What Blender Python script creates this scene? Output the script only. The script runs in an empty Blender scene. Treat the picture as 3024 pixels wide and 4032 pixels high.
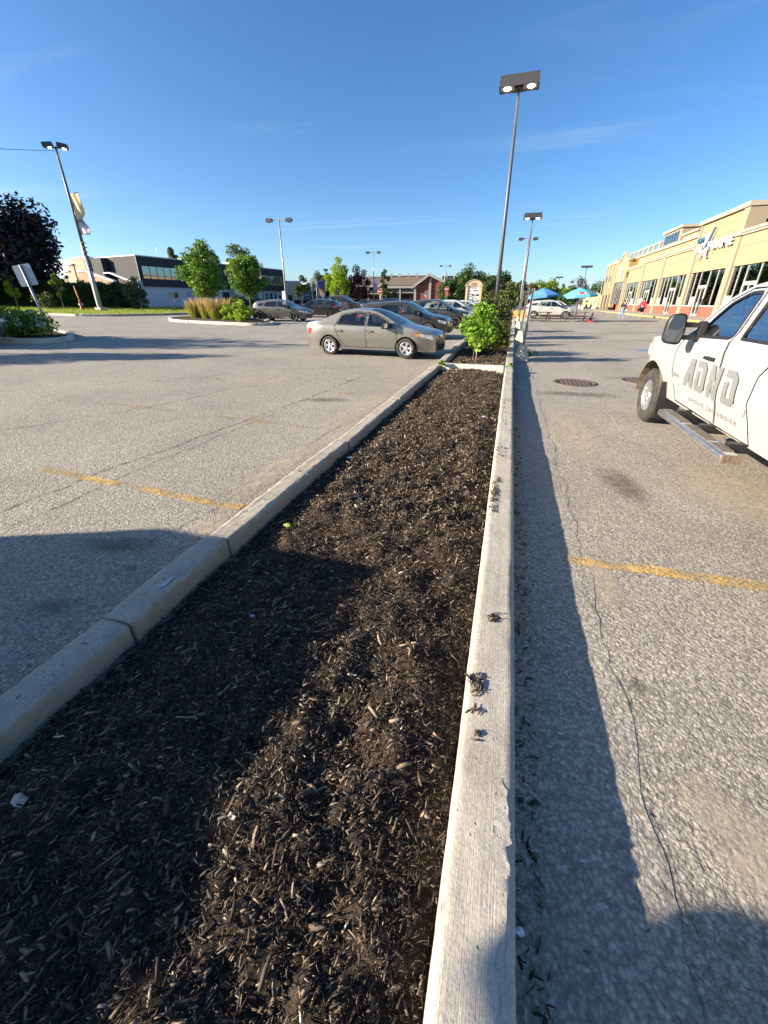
import bpy, bmesh, math, random
import numpy as np
from mathutils import Vector, Matrix, noise as mnoise
from mathutils.geometry import delaunay_2d_cdt
random.seed(7); rng = np.random.default_rng(11)
R = math.radians; PI = math.pi
SC = bpy.context.scene; COL = SC.collection

# ------------------------------------------------------------------ camera, sky, sun, exposure
cam = bpy.data.cameras.new('camera'); cam_o = bpy.data.objects.new('camera', cam); COL.objects.link(cam_o)
cam_o.location = (0, 0, 1.6); cam_o.rotation_euler = (R(90-24.4), 0, R(16.577))
cam.sensor_fit = 'HORIZONTAL'; cam.sensor_width = 36; cam.lens = 1548/3024*36; cam.shift_y = -124/3024
cam.clip_start = .02; cam.clip_end = 6000; SC.camera = cam_o

SUN_AZ, SUN_EL = 24.0, 19.0            # the light travels towards +x turned by SUN_AZ towards +y
w = bpy.data.worlds.new('World'); SC.world = w; w.use_nodes = True
nt = w.node_tree; nt.nodes.clear()
def N(t, ty, **k):
    n = t.nodes.new(ty)
    for a, b in k.items(): setattr(n, a, b)
    return n
def setin(n, **k):
    for a, b in k.items():
        n.inputs[a.replace('_', ' ')].default_value = b
sky = N(nt, 'ShaderNodeTexSky', sky_type='NISHITA', sun_disc=False)
sky.sun_elevation = R(SUN_EL); sky.sun_rotation = R(270 - SUN_AZ); sky.altitude = 60
sky.air_density = .85; sky.dust_density = .8; sky.ozone_density = 3.8
bg = N(nt, 'ShaderNodeBackground'); bg.inputs[1].default_value = .074
out = N(nt, 'ShaderNodeOutputWorld')
# faint cirrus streaks, stretched along one wind direction on a flat layer above
tc = N(nt, 'ShaderNodeTexCoord'); sep = N(nt, 'ShaderNodeSeparateXYZ')
nt.links.new(tc.outputs['Generated'], sep.inputs[0])
zc = N(nt, 'ShaderNodeMath', operation='MAXIMUM'); zc.inputs[1].default_value = .06
nt.links.new(sep.outputs[2], zc.inputs[0])
dv = []
for i in (0, 1):
    d = N(nt, 'ShaderNodeMath', operation='DIVIDE'); nt.links.new(sep.outputs[i], d.inputs[0]); nt.links.new(zc.outputs[0], d.inputs[1]); dv.append(d)
cmb = N(nt, 'ShaderNodeCombineXYZ'); nt.links.new(dv[0].outputs[0], cmb.inputs[0]); nt.links.new(dv[1].outputs[0], cmb.inputs[1])
mp = N(nt, 'ShaderNodeMapping'); mp.inputs['Rotation'].default_value = (0, 0, R(33)); mp.inputs['Scale'].default_value = (.22, 1.0, 1); mp.inputs['Location'].default_value = (1.3, .55, 0)
nt.links.new(cmb.outputs[0], mp.inputs[0])
no = N(nt, 'ShaderNodeTexNoise'); setin(no, Scale=1.15, Detail=7.0, Roughness=.6, Distortion=.5); nt.links.new(mp.outputs[0], no.inputs[0])
cr = N(nt, 'ShaderNodeValToRGB'); cr.color_ramp.elements[0].position = .54; cr.color_ramp.elements[0].color = (0, 0, 0, 1); cr.color_ramp.elements[1].position = .85; cr.color_ramp.elements[1].color = (.50, .50, .50, 1)
nt.links.new(no.outputs[0], cr.inputs[0])
hs = N(nt, 'ShaderNodeHueSaturation'); hs.inputs['Saturation'].default_value = 1.14; hs.inputs['Value'].default_value = 1.0
nt.links.new(sky.outputs[0], hs.inputs['Color'])
mx = N(nt, 'ShaderNodeMixRGB'); mx.inputs[2].default_value = (4.2, 4.6, 5.2, 1)
no2 = N(nt, 'ShaderNodeTexNoise'); setin(no2, Scale=.42, Detail=3.0, Roughness=.5); nt.links.new(cmb.outputs[0], no2.inputs[0])
cr2 = N(nt, 'ShaderNodeValToRGB'); cr2.color_ramp.elements[0].position = .46; cr2.color_ramp.elements[0].color = (0, 0, 0, 1); cr2.color_ramp.elements[1].position = .64; nt.links.new(no2.outputs[0], cr2.inputs[0])
mm = N(nt, 'ShaderNodeMixRGB', blend_type='MULTIPLY'); mm.inputs[0].default_value = 1.; nt.links.new(cr.outputs[0], mm.inputs[1]); nt.links.new(cr2.outputs[0], mm.inputs[2])
nt.links.new(mm.outputs[0], mx.inputs[0]); nt.links.new(hs.outputs[0], mx.inputs[1])
nt.links.new(mx.outputs[0], bg.inputs[0]); nt.links.new(bg.outputs[0], out.inputs[0])

sl = bpy.data.lights.new('sun', 'SUN'); sl.energy = 4.8; sl.angle = R(.53); sl.color = (1, .87, .69)
so = bpy.data.objects.new('sun', sl); COL.objects.link(so)
sd = Vector((math.cos(R(SUN_AZ))*math.cos(R(SUN_EL)), math.sin(R(SUN_AZ))*math.cos(R(SUN_EL)), -math.sin(R(SUN_EL))))
so.rotation_euler = sd.to_track_quat('-Z', 'Y').to_euler(); so.location = (-60, -30, 40)
vs = SC.view_settings; vs.view_transform = 'Standard'; vs.look = 'None'; vs.gamma = 1; vs.use_curve_mapping = False; vs.exposure = 1.62
SC.cycles.use_denoising = True; SC.cycles.max_bounces = 6; SC.cycles.transparent_max_bounces = 12
SC.cycles.caustics_reflective = False; SC.cycles.caustics_refractive = False

# ------------------------------------------------------------------ helpers
def Z(x, y):
    a = max(0., -x-2); return .02*(a*a/(a+4)) + .004*max(0., y-12)
def Zv(x, y):
    a = np.maximum(0, -x-2); return .02*(a*a/(a+4)) + .004*np.maximum(0, y-12)
def tag(o, label=None, cat=None, group=None, kind=None):
    if label: o['label'] = label
    if cat: o['category'] = cat
    if group: o['group'] = group
    if kind: o['kind'] = kind
    return o
def thing(name, label, cat, loc=(0, 0, 0), rz=0, group=None):
    o = bpy.data.objects.new(name, None); COL.objects.link(o); o.empty_display_size = .2
    o.location = loc; o.rotation_euler = (0, 0, rz); return tag(o, label, cat, group)
def link(name, me, m=None, parent=None, loc=None):
    o = bpy.data.objects.new(name, me); COL.objects.link(o)
    if m is not None and len(me.materials) == 0: me.materials.append(m)
    if parent: o.parent = parent
    if loc: o.location = loc
    return o
def fast_mesh(name, V, F, smooth=False):
    """V (n,3), F (m,k) with k fixed, or a list of such arrays"""
    Fs = F if isinstance(F, list) else [F]
    me = bpy.data.meshes.new(name)
    V = np.asarray(V, np.float32); me.vertices.add(len(V)); me.vertices.foreach_set('co', V.ravel())
    nl = sum(f.size for f in Fs); npoly = sum(len(f) for f in Fs)
    me.loops.add(nl); me.loops.foreach_set('vertex_index', np.concatenate([f.ravel() for f in Fs]).astype(np.int32))
    me.polygons.add(npoly)
    tot = np.concatenate([np.full(len(f), f.shape[1]) for f in Fs]).astype(np.int32)
    st = np.concatenate([[0], np.cumsum(tot)[:-1]]).astype(np.int32)
    me.polygons.foreach_set('loop_start', st); me.polygons.foreach_set('loop_total', tot)
    if smooth: me.polygons.foreach_set('use_smooth', np.ones(npoly, bool))
    me.update(calc_edges=True); me.validate(); return me

class MB:
    """collects faces of one mesh"""
    def __init__(s): s.v = []; s.f = []; s.sm = []
    def add(s, vs, fs, sm=False):
        b = len(s.v); s.v += [tuple(p) for p in vs]
        for f in fs: s.f.append(tuple(b+i for i in f)); s.sm.append(sm)
        return s
    def box(s, x0, x1, y0, y1, z0, z1, M=None, bev=0):
        if bev <= 0:
            P = [(x, y, z) for z in (z0, z1) for y in (y0, y1) for x in (x0, x1)]
            F = [(0, 2, 3, 1), (4, 5, 7, 6), (0, 1, 5, 4), (2, 6, 7, 3), (0, 4, 6, 2), (1, 3, 7, 5)]
        else:
            bm = bmesh.new(); bmesh.ops.create_cube(bm, size=1)
            for v in bm.verts: v.co = ((x0+x1)/2+v.co.x*(x1-x0), (y0+y1)/2+v.co.y*(y1-y0), (z0+z1)/2+v.co.z*(z1-z0))
            bmesh.ops.bevel(bm, geom=bm.edges[:], offset=bev, segments=2, profile=.6, affect='EDGES')
            bm.verts.index_update(); P = [v.co.copy() for v in bm.verts]; F = [[v.index for v in f.verts] for f in bm.faces]; bm.free()
        if M is not None: P = [M @ Vector(p) for p in P]
        return s.add(P, F)
    def prism(s, poly, fn, t0, t1):
        """poly 2-d points (ccw), fn(u,v,t) -> 3-d; extruded t0..t1"""
        n = len(poly); P = [fn(u, v, t0) for u, v in poly]+[fn(u, v, t1) for u, v in poly]
        return s.add(P, [tuple(range(n))[::-1], tuple(range(n, 2*n))]+[(i, (i+1) % n, n+(i+1) % n, n+i) for i in range(n)])
    def tube(s, pts, rad, n=8, sm=True, cap=True):
        pts = [Vector(p) for p in pts]; rad = rad if hasattr(rad, '__len__') else [rad]*len(pts)
        P = []; up = Vector((0, 0, 1))
        for i, p in enumerate(pts):
            t = (pts[min(i+1, len(pts)-1)]-pts[max(i-1, 0)]).normalized()
            a = t.cross(up) if abs(t.z) < .95 else t.cross(Vector((1, 0, 0))); a.normalize(); b = a.cross(t)
            P += [p+(a*math.cos(2*PI*k/n)+b*math.sin(2*PI*k/n))*rad[i] for k in range(n)]
        F = [(i*n+k, i*n+(k+1) % n, (i+1)*n+(k+1) % n, (i+1)*n+k) for i in range(len(pts)-1) for k in range(n)]
        s.add(P, F, sm)
        if cap:
            b = len(s.v)-len(P); s.f.append(tuple(b+k for k in range(n))[::-1]); s.sm.append(False)
            s.f.append(tuple(b+(len(pts)-1)*n+k for k in range(n))); s.sm.append(False)
        return s
    def lathe(s, prof, n=24, M=None, sm=True, closed=False):
        """prof list of (r, h) about z"""
        P = [Vector((r*math.cos(2*PI*k/n), r*math.sin(2*PI*k/n), h)) for r, h in prof for k in range(n)]
        if M is not None: P = [M @ p for p in P]
        m = len(prof); rng_ = range(m if closed else m-1)
        return s.add(P, [(i*n+k, i*n+(k+1) % n, ((i+1) % m)*n+(k+1) % n, ((i+1) % m)*n+k) for i in rng_ for k in range(n)], sm)
    def mesh(s, name, weld=False):
        me = bpy.data.meshes.new(name); me.from_pydata(s.v, [], s.f)
        me.polygons.foreach_set('use_smooth', s.sm)
        if weld:
            bm = bmesh.new(); bm.from_mesh(me); bmesh.ops.remove_doubles(bm, verts=bm.verts, dist=.0008); bmesh.ops.recalc_face_normals(bm, faces=bm.faces); bm.to_mesh(me); bm.free()
        me.update(); return me
    def build(s, name, m, parent=None, weld=False): return link(name, s.mesh(name, weld), m, parent)
def boxo(name, m, parent, *b, bev=0): return MB().box(*b, bev=bev).build(name, m, parent)
def copy_tree(o, parent=None):
    c = o.copy(); COL.objects.link(c); c.parent = parent
    for ch in list(o.children): copy_tree(ch, c)
    return c
def hashn(ix, iy, seed=0):
    h = (ix.astype(np.int64)*374761393+iy.astype(np.int64)*668265263+seed*974634777) & 0xffffffff
    h = ((h ^ (h >> 13))*1274126177) & 0xffffffff
    return ((h ^ (h >> 16)) & 0xffff)/65535.
def vnoise(x, y, seed=0):
    x = np.asarray(x, float); y = np.asarray(y, float)
    ix = np.floor(x); iy = np.floor(y); fx = x-ix; fy = y-iy; fx = fx*fx*(3-2*fx); fy = fy*fy*(3-2*fy)
    a = hashn(ix, iy, seed); b = hashn(ix+1, iy, seed); c = hashn(ix, iy+1, seed); d = hashn(ix+1, iy+1, seed)
    return (a*(1-fx)+b*fx)*(1-fy)+(c*(1-fx)+d*fx)*fy
def fbm(x, y, sc, oc=4, seed=0):
    t = 0; am = .5; sc_ = sc
    for o in range(oc): t = t+am*(vnoise(np.asarray(x)*sc_, np.asarray(y)*sc_, seed+o)-.5); am *= .5; sc_ *= 2.1
    return t

# ------------------------------------------------------------------ bent panels
def inpoly(p, poly):
    x, y = p; c = False; n = len(poly); j = n-1
    for i in range(n):
        if (poly[i][1] > y) != (poly[j][1] > y) and x < (poly[j][0]-poly[i][0])*(y-poly[i][1])/(poly[j][1]-poly[i][1]+1e-12)+poly[i][0]: c = not c
        j = i
    return c
def dens(poly, d):
    o = []
    for i in range(len(poly)):
        a, b = poly[i], poly[(i+1) % len(poly)]; L = math.hypot(b[0]-a[0], b[1]-a[1]); k = max(1, int(math.ceil(L/d)))
        o += [(a[0]+(b[0]-a[0])*q/k, a[1]+(b[1]-a[1])*q/k) for q in range(k)]
    return o
def rpoly(poly, r, k=4):
    """round the corners"""
    o = []; n = len(poly)
    for i in range(n):
        p, a, b = Vector(poly[i]), Vector(poly[i-1]), Vector(poly[(i+1) % n])
        da, db = (a-p), (b-p); q = min(r, da.length*.45, db.length*.45); s, e = p+da.normalized()*q, p+db.normalized()*q
        for t in range(k+1):
            u = t/k; o.append(tuple((1-u)**2*s+2*u*(1-u)*p+u*u*e))
    return o
def inset(poly, d):
    """shrink about its own edges (ccw or cw)"""
    n = len(poly); A = sum(poly[i][0]*poly[(i+1) % n][1]-poly[(i+1) % n][0]*poly[i][1] for i in range(n)); s = 1 if A > 0 else -1; o = []
    for i in range(n):
        p, a, b = Vector(poly[i]), Vector(poly[i-1]), Vector(poly[(i+1) % n])
        e1, e2 = (p-a), (b-p)
        if e1.length < 1e-6 or e2.length < 1e-6: o.append(tuple(p)); continue
        e1.normalize(); e2.normalize(); n1 = Vector((-e1.y, e1.x))*s; n2 = Vector((-e2.y, e2.x))*s; m_ = (n1+n2); m_ = m_/max(.3, m_.dot(n1)) if m_.length > .2 else n1
        o.append(tuple(p+m_*d))
    return o
def panel(outline, holes, fn, d=.08, smooth=True, name='panel'):
    """flat outline with holes, triangulated with inner points and bent into 3-d by fn(u,v)"""
    ol = dens(outline, d); hs_ = [dens(h, d*.7) for h in holes]
    pts = []; edges = []
    for loop in [ol]+hs_:
        b = len(pts); pts += loop; edges += [(b+i, b+(i+1) % len(loop)) for i in range(len(loop))]
    xs = [p[0] for p in ol]; ys = [p[1] for p in ol]
    u = min(xs)+d/2
    while u < max(xs):
        v = min(ys)+d/2
        while v < max(ys):
            if inpoly((u, v), ol) and not any(inpoly((u, v), h) for h in hs_): pts.append((u, v))
            v += d
        u += d
    r = delaunay_2d_cdt([Vector(p) for p in pts], edges, [], 0, 1e-5)
    V = r[0]; F = []
    for f in r[2]:
        c = ((V[f[0]].x+V[f[1]].x+V[f[2]].x)/3, (V[f[0]].y+V[f[1]].y+V[f[2]].y)/3)
        if inpoly(c, ol) and not any(inpoly(c, h) for h in hs_): F.append(tuple(f))
    me = bpy.data.meshes.new(name); me.from_pydata([fn(p.x, p.y) for p in V], [], F)
    if smooth: me.polygons.foreach_set('use_smooth', [True]*len(F))
    me.update(); return me
def merge_mesh(name, meshes):
    bm = bmesh.new()
    for m in meshes: bm.from_mesh(m); bpy.data.meshes.remove(m)
    me = bpy.data.meshes.new(name); bm.to_mesh(me); bm.free(); return me


# ------------------------------------------------------------------ materials
def newmat(name):
    m = bpy.data.materials.new(name); m.use_nodes = True; t = m.node_tree; t.nodes.clear()
    o = N(t, 'ShaderNodeOutputMaterial'); p = N(t, 'ShaderNodeBsdfPrincipled'); t.links.new(p.outputs[0], o.inputs[0]); return m, t, p, o
def ramp(t, src, stops, interp='LINEAR'):
    r = N(t, 'ShaderNodeValToRGB'); r.color_ramp.interpolation = interp
    while len(r.color_ramp.elements) < len(stops): r.color_ramp.elements.new(.5)
    for e, (p, c) in zip(r.color_ramp.elements, stops):
        e.position = p; e.color = (*c, 1) if hasattr(c, '__len__') else (c, c, c, 1)
    t.links.new(src, r.inputs[0]); return r.outputs[0]
def mixc(t, f, a, b, mode='MIX'):
    m = N(t, 'ShaderNodeMixRGB', blend_type=mode)
    for i, s in ((0, f), (1, a), (2, b)):
        if hasattr(s, 'is_linked'): t.links.new(s, m.inputs[i])
        else: m.inputs[i].default_value = s if i == 0 else (*s, 1)
    return m.outputs[0]
def noi(t, vec, scale, detail=4, rough=.55, dist=0):
    n = N(t, 'ShaderNodeTexNoise'); setin(n, Scale=scale, Detail=float(detail), Roughness=rough, Distortion=dist); t.links.new(vec, n.inputs[0]); return n.outputs[0]
def bump(t, p, h, strength, dist, prev=None):
    b = N(t, 'ShaderNodeBump'); b.inputs['Strength'].default_value = strength; b.inputs['Distance'].default_value = dist
    t.links.new(h, b.inputs['Height'])
    if prev: t.links.new(prev, b.inputs['Normal'])
    if p: t.links.new(b.outputs[0], p.inputs['Normal'])
    return b.outputs[0]
def wpos(t, sc=None):
    g = N(t, 'ShaderNodeNewGeometry')
    if sc is None: return g.outputs['Position']
    m = N(t, 'ShaderNodeMapping'); m.inputs['Scale'].default_value = sc; t.links.new(g.outputs['Position'], m.inputs[0]); return m.outputs[0]
def opos(t, sc=None):
    g = N(t, 'ShaderNodeTexCoord')
    if sc is None: return g.outputs['Object']
    m = N(t, 'ShaderNodeMapping'); m.inputs['Scale'].default_value = sc; t.links.new(g.outputs['Object'], m.inputs[0]); return m.outputs[0]
_mc = {}
def mat(name, col=(.5, .5, .5), rough=.6, metal=0., var=.18, scale=3., bmp=0., bscale=60., coat=0., emit=0., spec=.5, dirt=0., dirtcol=(.25, .2, .14)):
    if name in _mc: return _mc[name]
    m, t, p, o = newmat(name); v = opos(t)
    n1 = noi(t, v, scale, 5)
    c = mixc(t, n1, tuple(max(0, x*(1-var)) for x in col), tuple(min(1, x*(1+var)) for x in col))
    if dirt > 0:
        d = ramp(t, noi(t, v, scale*1.7, 6, .65), [(.42, 0.), (.75, dirt)]); c = mixc(t, d, c, dirtcol)
    t.links.new(c, p.inputs['Base Color']); p.inputs['Roughness'].default_value = rough; p.inputs['Metallic'].default_value = metal
    p.inputs['Specular IOR Level'].default_value = spec; p.inputs['Coat Weight'].default_value = coat; p.inputs['Coat Roughness'].default_value = .06
    if bmp > 0: bump(t, p, noi(t, v, bscale, 4, .6), bmp, .01)
    if emit > 0: t.links.new(c, p.inputs['Emission Color']); p.inputs['Emission Strength'].default_value = emit
    _mc[name] = m; return m
def glass(name, tint=(.25, .3, .32), refl=.12, rough=.02, fk=.9):
    if name in _mc: return _mc[name]
    m = bpy.data.materials.new(name); m.use_nodes = True; t = m.node_tree; t.nodes.clear()
    o = N(t, 'ShaderNodeOutputMaterial'); tr = N(t, 'ShaderNodeBsdfTransparent'); tr.inputs[0].default_value = (*tint, 1)
    gl = N(t, 'ShaderNodeBsdfGlossy'); gl.inputs['Roughness'].default_value = rough; gl.inputs[0].default_value = (.95, .97, 1, 1)
    fr = N(t, 'ShaderNodeLayerWeight'); fr.inputs[0].default_value = .3
    ma = N(t, 'ShaderNodeMath', operation='MULTIPLY_ADD'); ma.inputs[1].default_value = fk; ma.inputs[2].default_value = refl; ma.use_clamp = True
    t.links.new(fr.outputs['Fresnel'], ma.inputs[0])
    mx = N(t, 'ShaderNodeMixShader'); t.links.new(ma.outputs[0], mx.inputs[0]); t.links.new(tr.outputs[0], mx.inputs[1]); t.links.new(gl.outputs[0], mx.inputs[2]); t.links.new(mx.outputs[0], o.inputs[0])
    _mc[name] = m; return m
def leafmat(name, stops, trans=.35, rough=.55):
    """colour varies from leaf to leaf"""
    if name in _mc: return _mc[name]
    m = bpy.data.materials.new(name); m.use_nodes = True; t = m.node_tree; t.nodes.clear()
    o = N(t, 'ShaderNodeOutputMaterial'); g = N(t, 'ShaderNodeNewGeometry')
    c = ramp(t, g.outputs['Random Per Island'], stops)
    n1 = noi(t, opos(t), 1.3, 3); c = mixc(t, 1., c, ramp(t, n1, [(.3, .72), (.7, 1.2)]), 'MULTIPLY')
    p = N(t, 'ShaderNodeBsdfPrincipled'); t.links.new(c, p.inputs['Base Color']); p.inputs['Roughness'].default_value = rough; p.inputs['Specular IOR Level'].default_value = .3
    tl = N(t, 'ShaderNodeBsdfTranslucent'); t.links.new(mixc(t, 1., c, (1.1, 1.15, .5), 'MULTIPLY'), tl.inputs[0])
    mx = N(t, 'ShaderNodeMixShader'); mx.inputs[0].default_value = trans
    t.links.new(p.outputs[0], mx.inputs[1]); t.links.new(tl.outputs[0], mx.inputs[2]); t.links.new(mx.outputs[0], o.inputs[0])
    _mc[name] = m; return m

def asphalt(name, base=.25, warm=.9, relief=1., dust=.5):
    m, t, p, o = newmat(name); v = wpos(t)
    wn = N(t, 'ShaderNodeTexNoise'); setin(wn, Scale=25.0, Detail=3.0, Roughness=.6); t.links.new(v, wn.inputs[0])
    wv = N(t, 'ShaderNodeVectorMath', operation='MULTIPLY_ADD'); wv.inputs[1].default_value = (.035, .035, .035); t.links.new(wn.outputs['Color'], wv.inputs[0]); t.links.new(v, wv.inputs[2])
    vo = N(t, 'ShaderNodeTexVoronoi'); setin(vo, Scale=66.0); t.links.new(wv.outputs[0], vo.inputs[0])
    vo2 = N(t, 'ShaderNodeTexVoronoi'); setin(vo2, Scale=210.0); t.links.new(v, vo2.inputs[0])
    n_big = noi(t, v, .55, 5, .6, .4); n_mid = noi(t, v, 4.5, 5, .65); n_f = noi(t, v, 30., 5, .75)
    b = base
    c0 = ramp(t, n_big, [(.25, (b*.82, b*.75, b*.645)), (.5, (b*1.06, b*.97, b*.83)), (.78, (b*1.26, b*1.14, b*.96))])
    c1 = mixc(t, ramp(t, n_mid, [(.35, 0.), (.8, .55*dust)]), c0, (b*1.55, b*1.36, b*1.08))
    sep = N(t, 'ShaderNodeSeparateColor'); t.links.new(vo.outputs['Color'], sep.inputs[0])
    st = ramp(t, sep.outputs[0], [(0., .60), (.4, .92), (.8, 1.08), (1., 1.45)])
    c2 = mixc(t, .75, c1, mixc(t, 1., c1, st, 'MULTIPLY'))
    gap = ramp(t, vo.outputs['Distance'], [(.22, 1.), (.7, .50)])
    c3 = mixc(t, .8, c2, mixc(t, 1., c2, gap, 'MULTIPLY'))
    # oily, dark blotches
    ob = ramp(t, noi(t, v, 1.1, 3, .5, .3), [(.70, 0.), (.78, .28)]); c3 = mixc(t, ob, c3, (b*.38, b*.35, b*.3))
    t.links.new(c3, p.inputs['Base Color']); p.inputs['Roughness'].default_value = .85; p.inputs['Specular IOR Level'].default_value = .25
    inv = ramp(t, vo.outputs['Distance'], [(0., 1.), (.9, 0.)])
    n1 = bump(t, None, n_mid, .6*relief, .02)
    n2 = bump(t, None, inv, 1.0*relief, .0065, n1)
    n3 = bump(t, None, n_f, 1.0*relief, .018, n2)
    n4 = bump(t, p, ramp(t, vo2.outputs['Distance'], [(0., 1.), (.8, 0.)]), .5*relief, .002, n3)
    return m
def concrete(name, col=(.42, .39, .34), stri=0., rough=.9, sc=1., grime=.5, soil=None):
    """stri > 0: fine brush lines that run along y"""
    m, t, p, o = newmat(name); v = wpos(t)
    a = noi(t, v, 2.2*sc, 6, .65); f = noi(t, v, 95*sc, 4, .75)
    c = ramp(t, a, [(.28, tuple(x*.72 for x in col)), (.5, col), (.75, tuple(min(1, x*1.2) for x in col))])
    c = mixc(t, .55, c, mixc(t, 1., c, ramp(t, f, [(.3, .55), (.7, 1.35)]), 'MULTIPLY'))
    c = mixc(t, ramp(t, noi(t, v, 5.5*sc, 6, .7), [(.56, 0.), (.75, grime)]), c, (.16, .125, .09))
    if soil:       # earth-stained faces below the worn top
        sx = N(t, 'ShaderNodeSeparateXYZ'); t.links.new(v, sx.inputs[0]); ad = N(t, 'ShaderNodeMath', operation='MULTIPLY_ADD'); t.links.new(noi(t, v, 30, 4, .7), ad.inputs[0]); ad.inputs[1].default_value = .02; t.links.new(sx.outputs[2], ad.inputs[2])
        c = mixc(t, ramp(t, ad.outputs[0], [(soil-.004, 1.), (soil+.012, 0.)]), c, mixc(t, noi(t, v, 25, 5, .7), (.30, .22, .14), (.46, .37, .27)))
    n0 = None
    if stri > 0:
        sv = noi(t, wpos(t, (330, 1.3, 40)), 1., 3, .65); c = mixc(t, stri, c, mixc(t, 1., c, ramp(t, sv, [(.36, .66), (.58, 1.08)]), 'MULTIPLY'))
        n0 = bump(t, None, sv, .5, .003)
    vo = N(t, 'ShaderNodeTexVoronoi'); setin(vo, Scale=26.0); t.links.new(v, vo.inputs[0])
    pit = ramp(t, vo.outputs['Distance'], [(.06, 0.), (.13, 1.)]); c = mixc(t, .6, c, mixc(t, 1., c, ramp(t, vo.outputs['Distance'], [(.05, .3), (.12, 1.)]), 'MULTIPLY'))
    n1 = bump(t, None, pit, .6, .004, n0); n2 = bump(t, None, a, .5, .02, n1)
    bump(t, p, f, .6, .004, n2)
    t.links.new(c, p.inputs['Base Color']); p.inputs['Roughness'].default_value = rough; p.inputs['Specular IOR Level'].default_value = .25
    return m
def paintmat(name, col, thr=.5, soft=.1):
    """worn road paint: asphalt shows through where the paint has gone"""
    m, t, p, o = newmat(name); v = wpos(t)
    t.links.new(mixc(t, noi(t, v, 20, 4), tuple(x*.75 for x in col), col), p.inputs['Base Color']); p.inputs['Roughness'].default_value = .8
    tr = N(t, 'ShaderNodeBsdfTransparent'); mx = N(t, 'ShaderNodeMixShader')
    add = mixc(t, .55, noi(t, v, 60, 4, .7), noi(t, v, 3.2, 4, .6))
    f = ramp(t, add, [(thr-soft, 0.), (thr+soft, 1.)])
    t.links.new(f, mx.inputs[0]); t.links.new(tr.outputs[0], mx.inputs[1]); t.links.new(p.outputs[0], mx.inputs[2]); t.links.new(mx.outputs[0], o.inputs[0])
    bump(t, p, noi(t, v, 60, 4, .7), .9, .01)
    return m
# ------------------------------------------------------------------ ground, parking lot, verge
M_ASPH = asphalt('asphalt_lot', .40, relief=1.0, dust=.55)
M_ASPH2 = asphalt('asphalt_strip', .36, relief=.4, dust=.3)
def sheet(name, xs, ys, dz, m, noise_amp=0.):
    X, Y = np.meshgrid(xs, ys); V = np.stack([X, Y, Zv(X, Y)+dz+(noise_amp*fbm(X, Y, .9, 4, 3) if noise_amp else 0)], -1).reshape(-1, 3)
    nx, ny = len(xs), len(ys); i = (np.arange(ny-1)[:, None]*nx+np.arange(nx-1)[None]).ravel()
    return link(name, fast_mesh(name, V, np.stack([i, i+1, i+nx+1, i+nx], 1), True), m)
def graded(lo, hi, c, fine, g=1.12):
    a = [c]; s = fine
    while a[-1] < hi: a.append(min(hi, a[-1]+s)); s *= g
    b = [c]; s = fine
    while b[-1] > lo: b.append(max(lo, b[-1]-s)); s *= g
    return np.array(sorted(set(b+a)))
m_gr, t_, p_, o_ = newmat('ground_earth'); v_ = wpos(t_)
t_.links.new(ramp(t_, noi(t_, v_, .4, 5), [(.3, (.06, .075, .03)), (.7, (.13, .13, .06))]), p_.inputs['Base Color']); p_.inputs['Roughness'].default_value = .95
go = sheet('ground', graded(-1800, 1800, -20, 4, 1.25), graded(-600, 2600, 30, 4, 1.25), -.35, m_gr); tag(go, kind='structure')
lot = sheet('parking_lot', graded(-75, 30, 0, .12, 1.08), graded(-20, 190, 1, .12, 1.08), 0, M_ASPH, .035); tag(lot, kind='structure')
# the lot's own gentle waves, so that things can sit on it
def G(x, y): return Z(x, y)+.035*float(fbm(np.array([x]), np.array([y]), .9, 4, 3)[0])
def Gv(x, y): return Zv(x, y)+.035*fbm(x, y, .9, 4, 3)
def ribbon(pts, wd, name, m, dz, jit=0., step=.12, seed=1, wj=0.):
    """a thin sheet that follows a line on the lot; wd can be a list of widths"""
    pts = np.array(pts, float); seg = np.hypot(*np.diff(pts, axis=0).T); L = np.concatenate([[0], np.cumsum(seg)])
    s = np.linspace(0, L[-1], max(2, int(L[-1]/step))); x = np.interp(s, L, pts[:, 0]); y = np.interp(s, L, pts[:, 1])
    wd_ = np.interp(s, L, wd) if hasattr(wd, '__len__') else np.full(len(s), wd)
    tx, ty = np.gradient(x), np.gradient(y); ln = np.hypot(tx, ty); nx_, ny_ = -ty/ln, tx/ln
    off = jit*2*(fbm(s, s*0, 2.5, 4, seed)); a = wd_/2*(1+wj*4*fbm(s, s*0+3, 6, 3, seed+5)); b = wd_/2*(1+wj*4*fbm(s, s*0+9, 6, 3, seed+9))
    k = 4; rows = []
    for i in range(k+1):
        q = -a+(a+b)*i/k; xx = x+nx_*(off+q); yy = y+ny_*(off+q); rows.append(np.stack([xx, yy, Gv(xx, yy)+dz], 1))
    V = np.concatenate(rows); n = len(s)
    F = np.concatenate([np.stack([np.arange(n-1)+r*n, np.arange(1, n)+r*n, np.arange(1, n)+(r+1)*n, np.arange(n-1)+(r+1)*n], 1) for r in range(k)])
    return link(name, fast_mesh(name, V, F[:, ::-1], True), m)
def stainmat0(name, col):
    m, t, p, o = newmat(name); v = wpos(t); p.inputs['Base Color'].default_value = (*col, 1); p.inputs['Roughness'].default_value = .95
    tr = N(t, 'ShaderNodeBsdfTransparent'); mx = N(t, 'ShaderNodeMixShader'); t.links.new(ramp(t, noi(t, v, 14, 6, .8), [(.44, .0), (.60, .85)]), mx.inputs[0]); t.links.new(tr.outputs[0], mx.inputs[1]); t.links.new(p.outputs[0], mx.inputs[2]); t.links.new(mx.outputs[0], o.inputs[0]); return m
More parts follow.
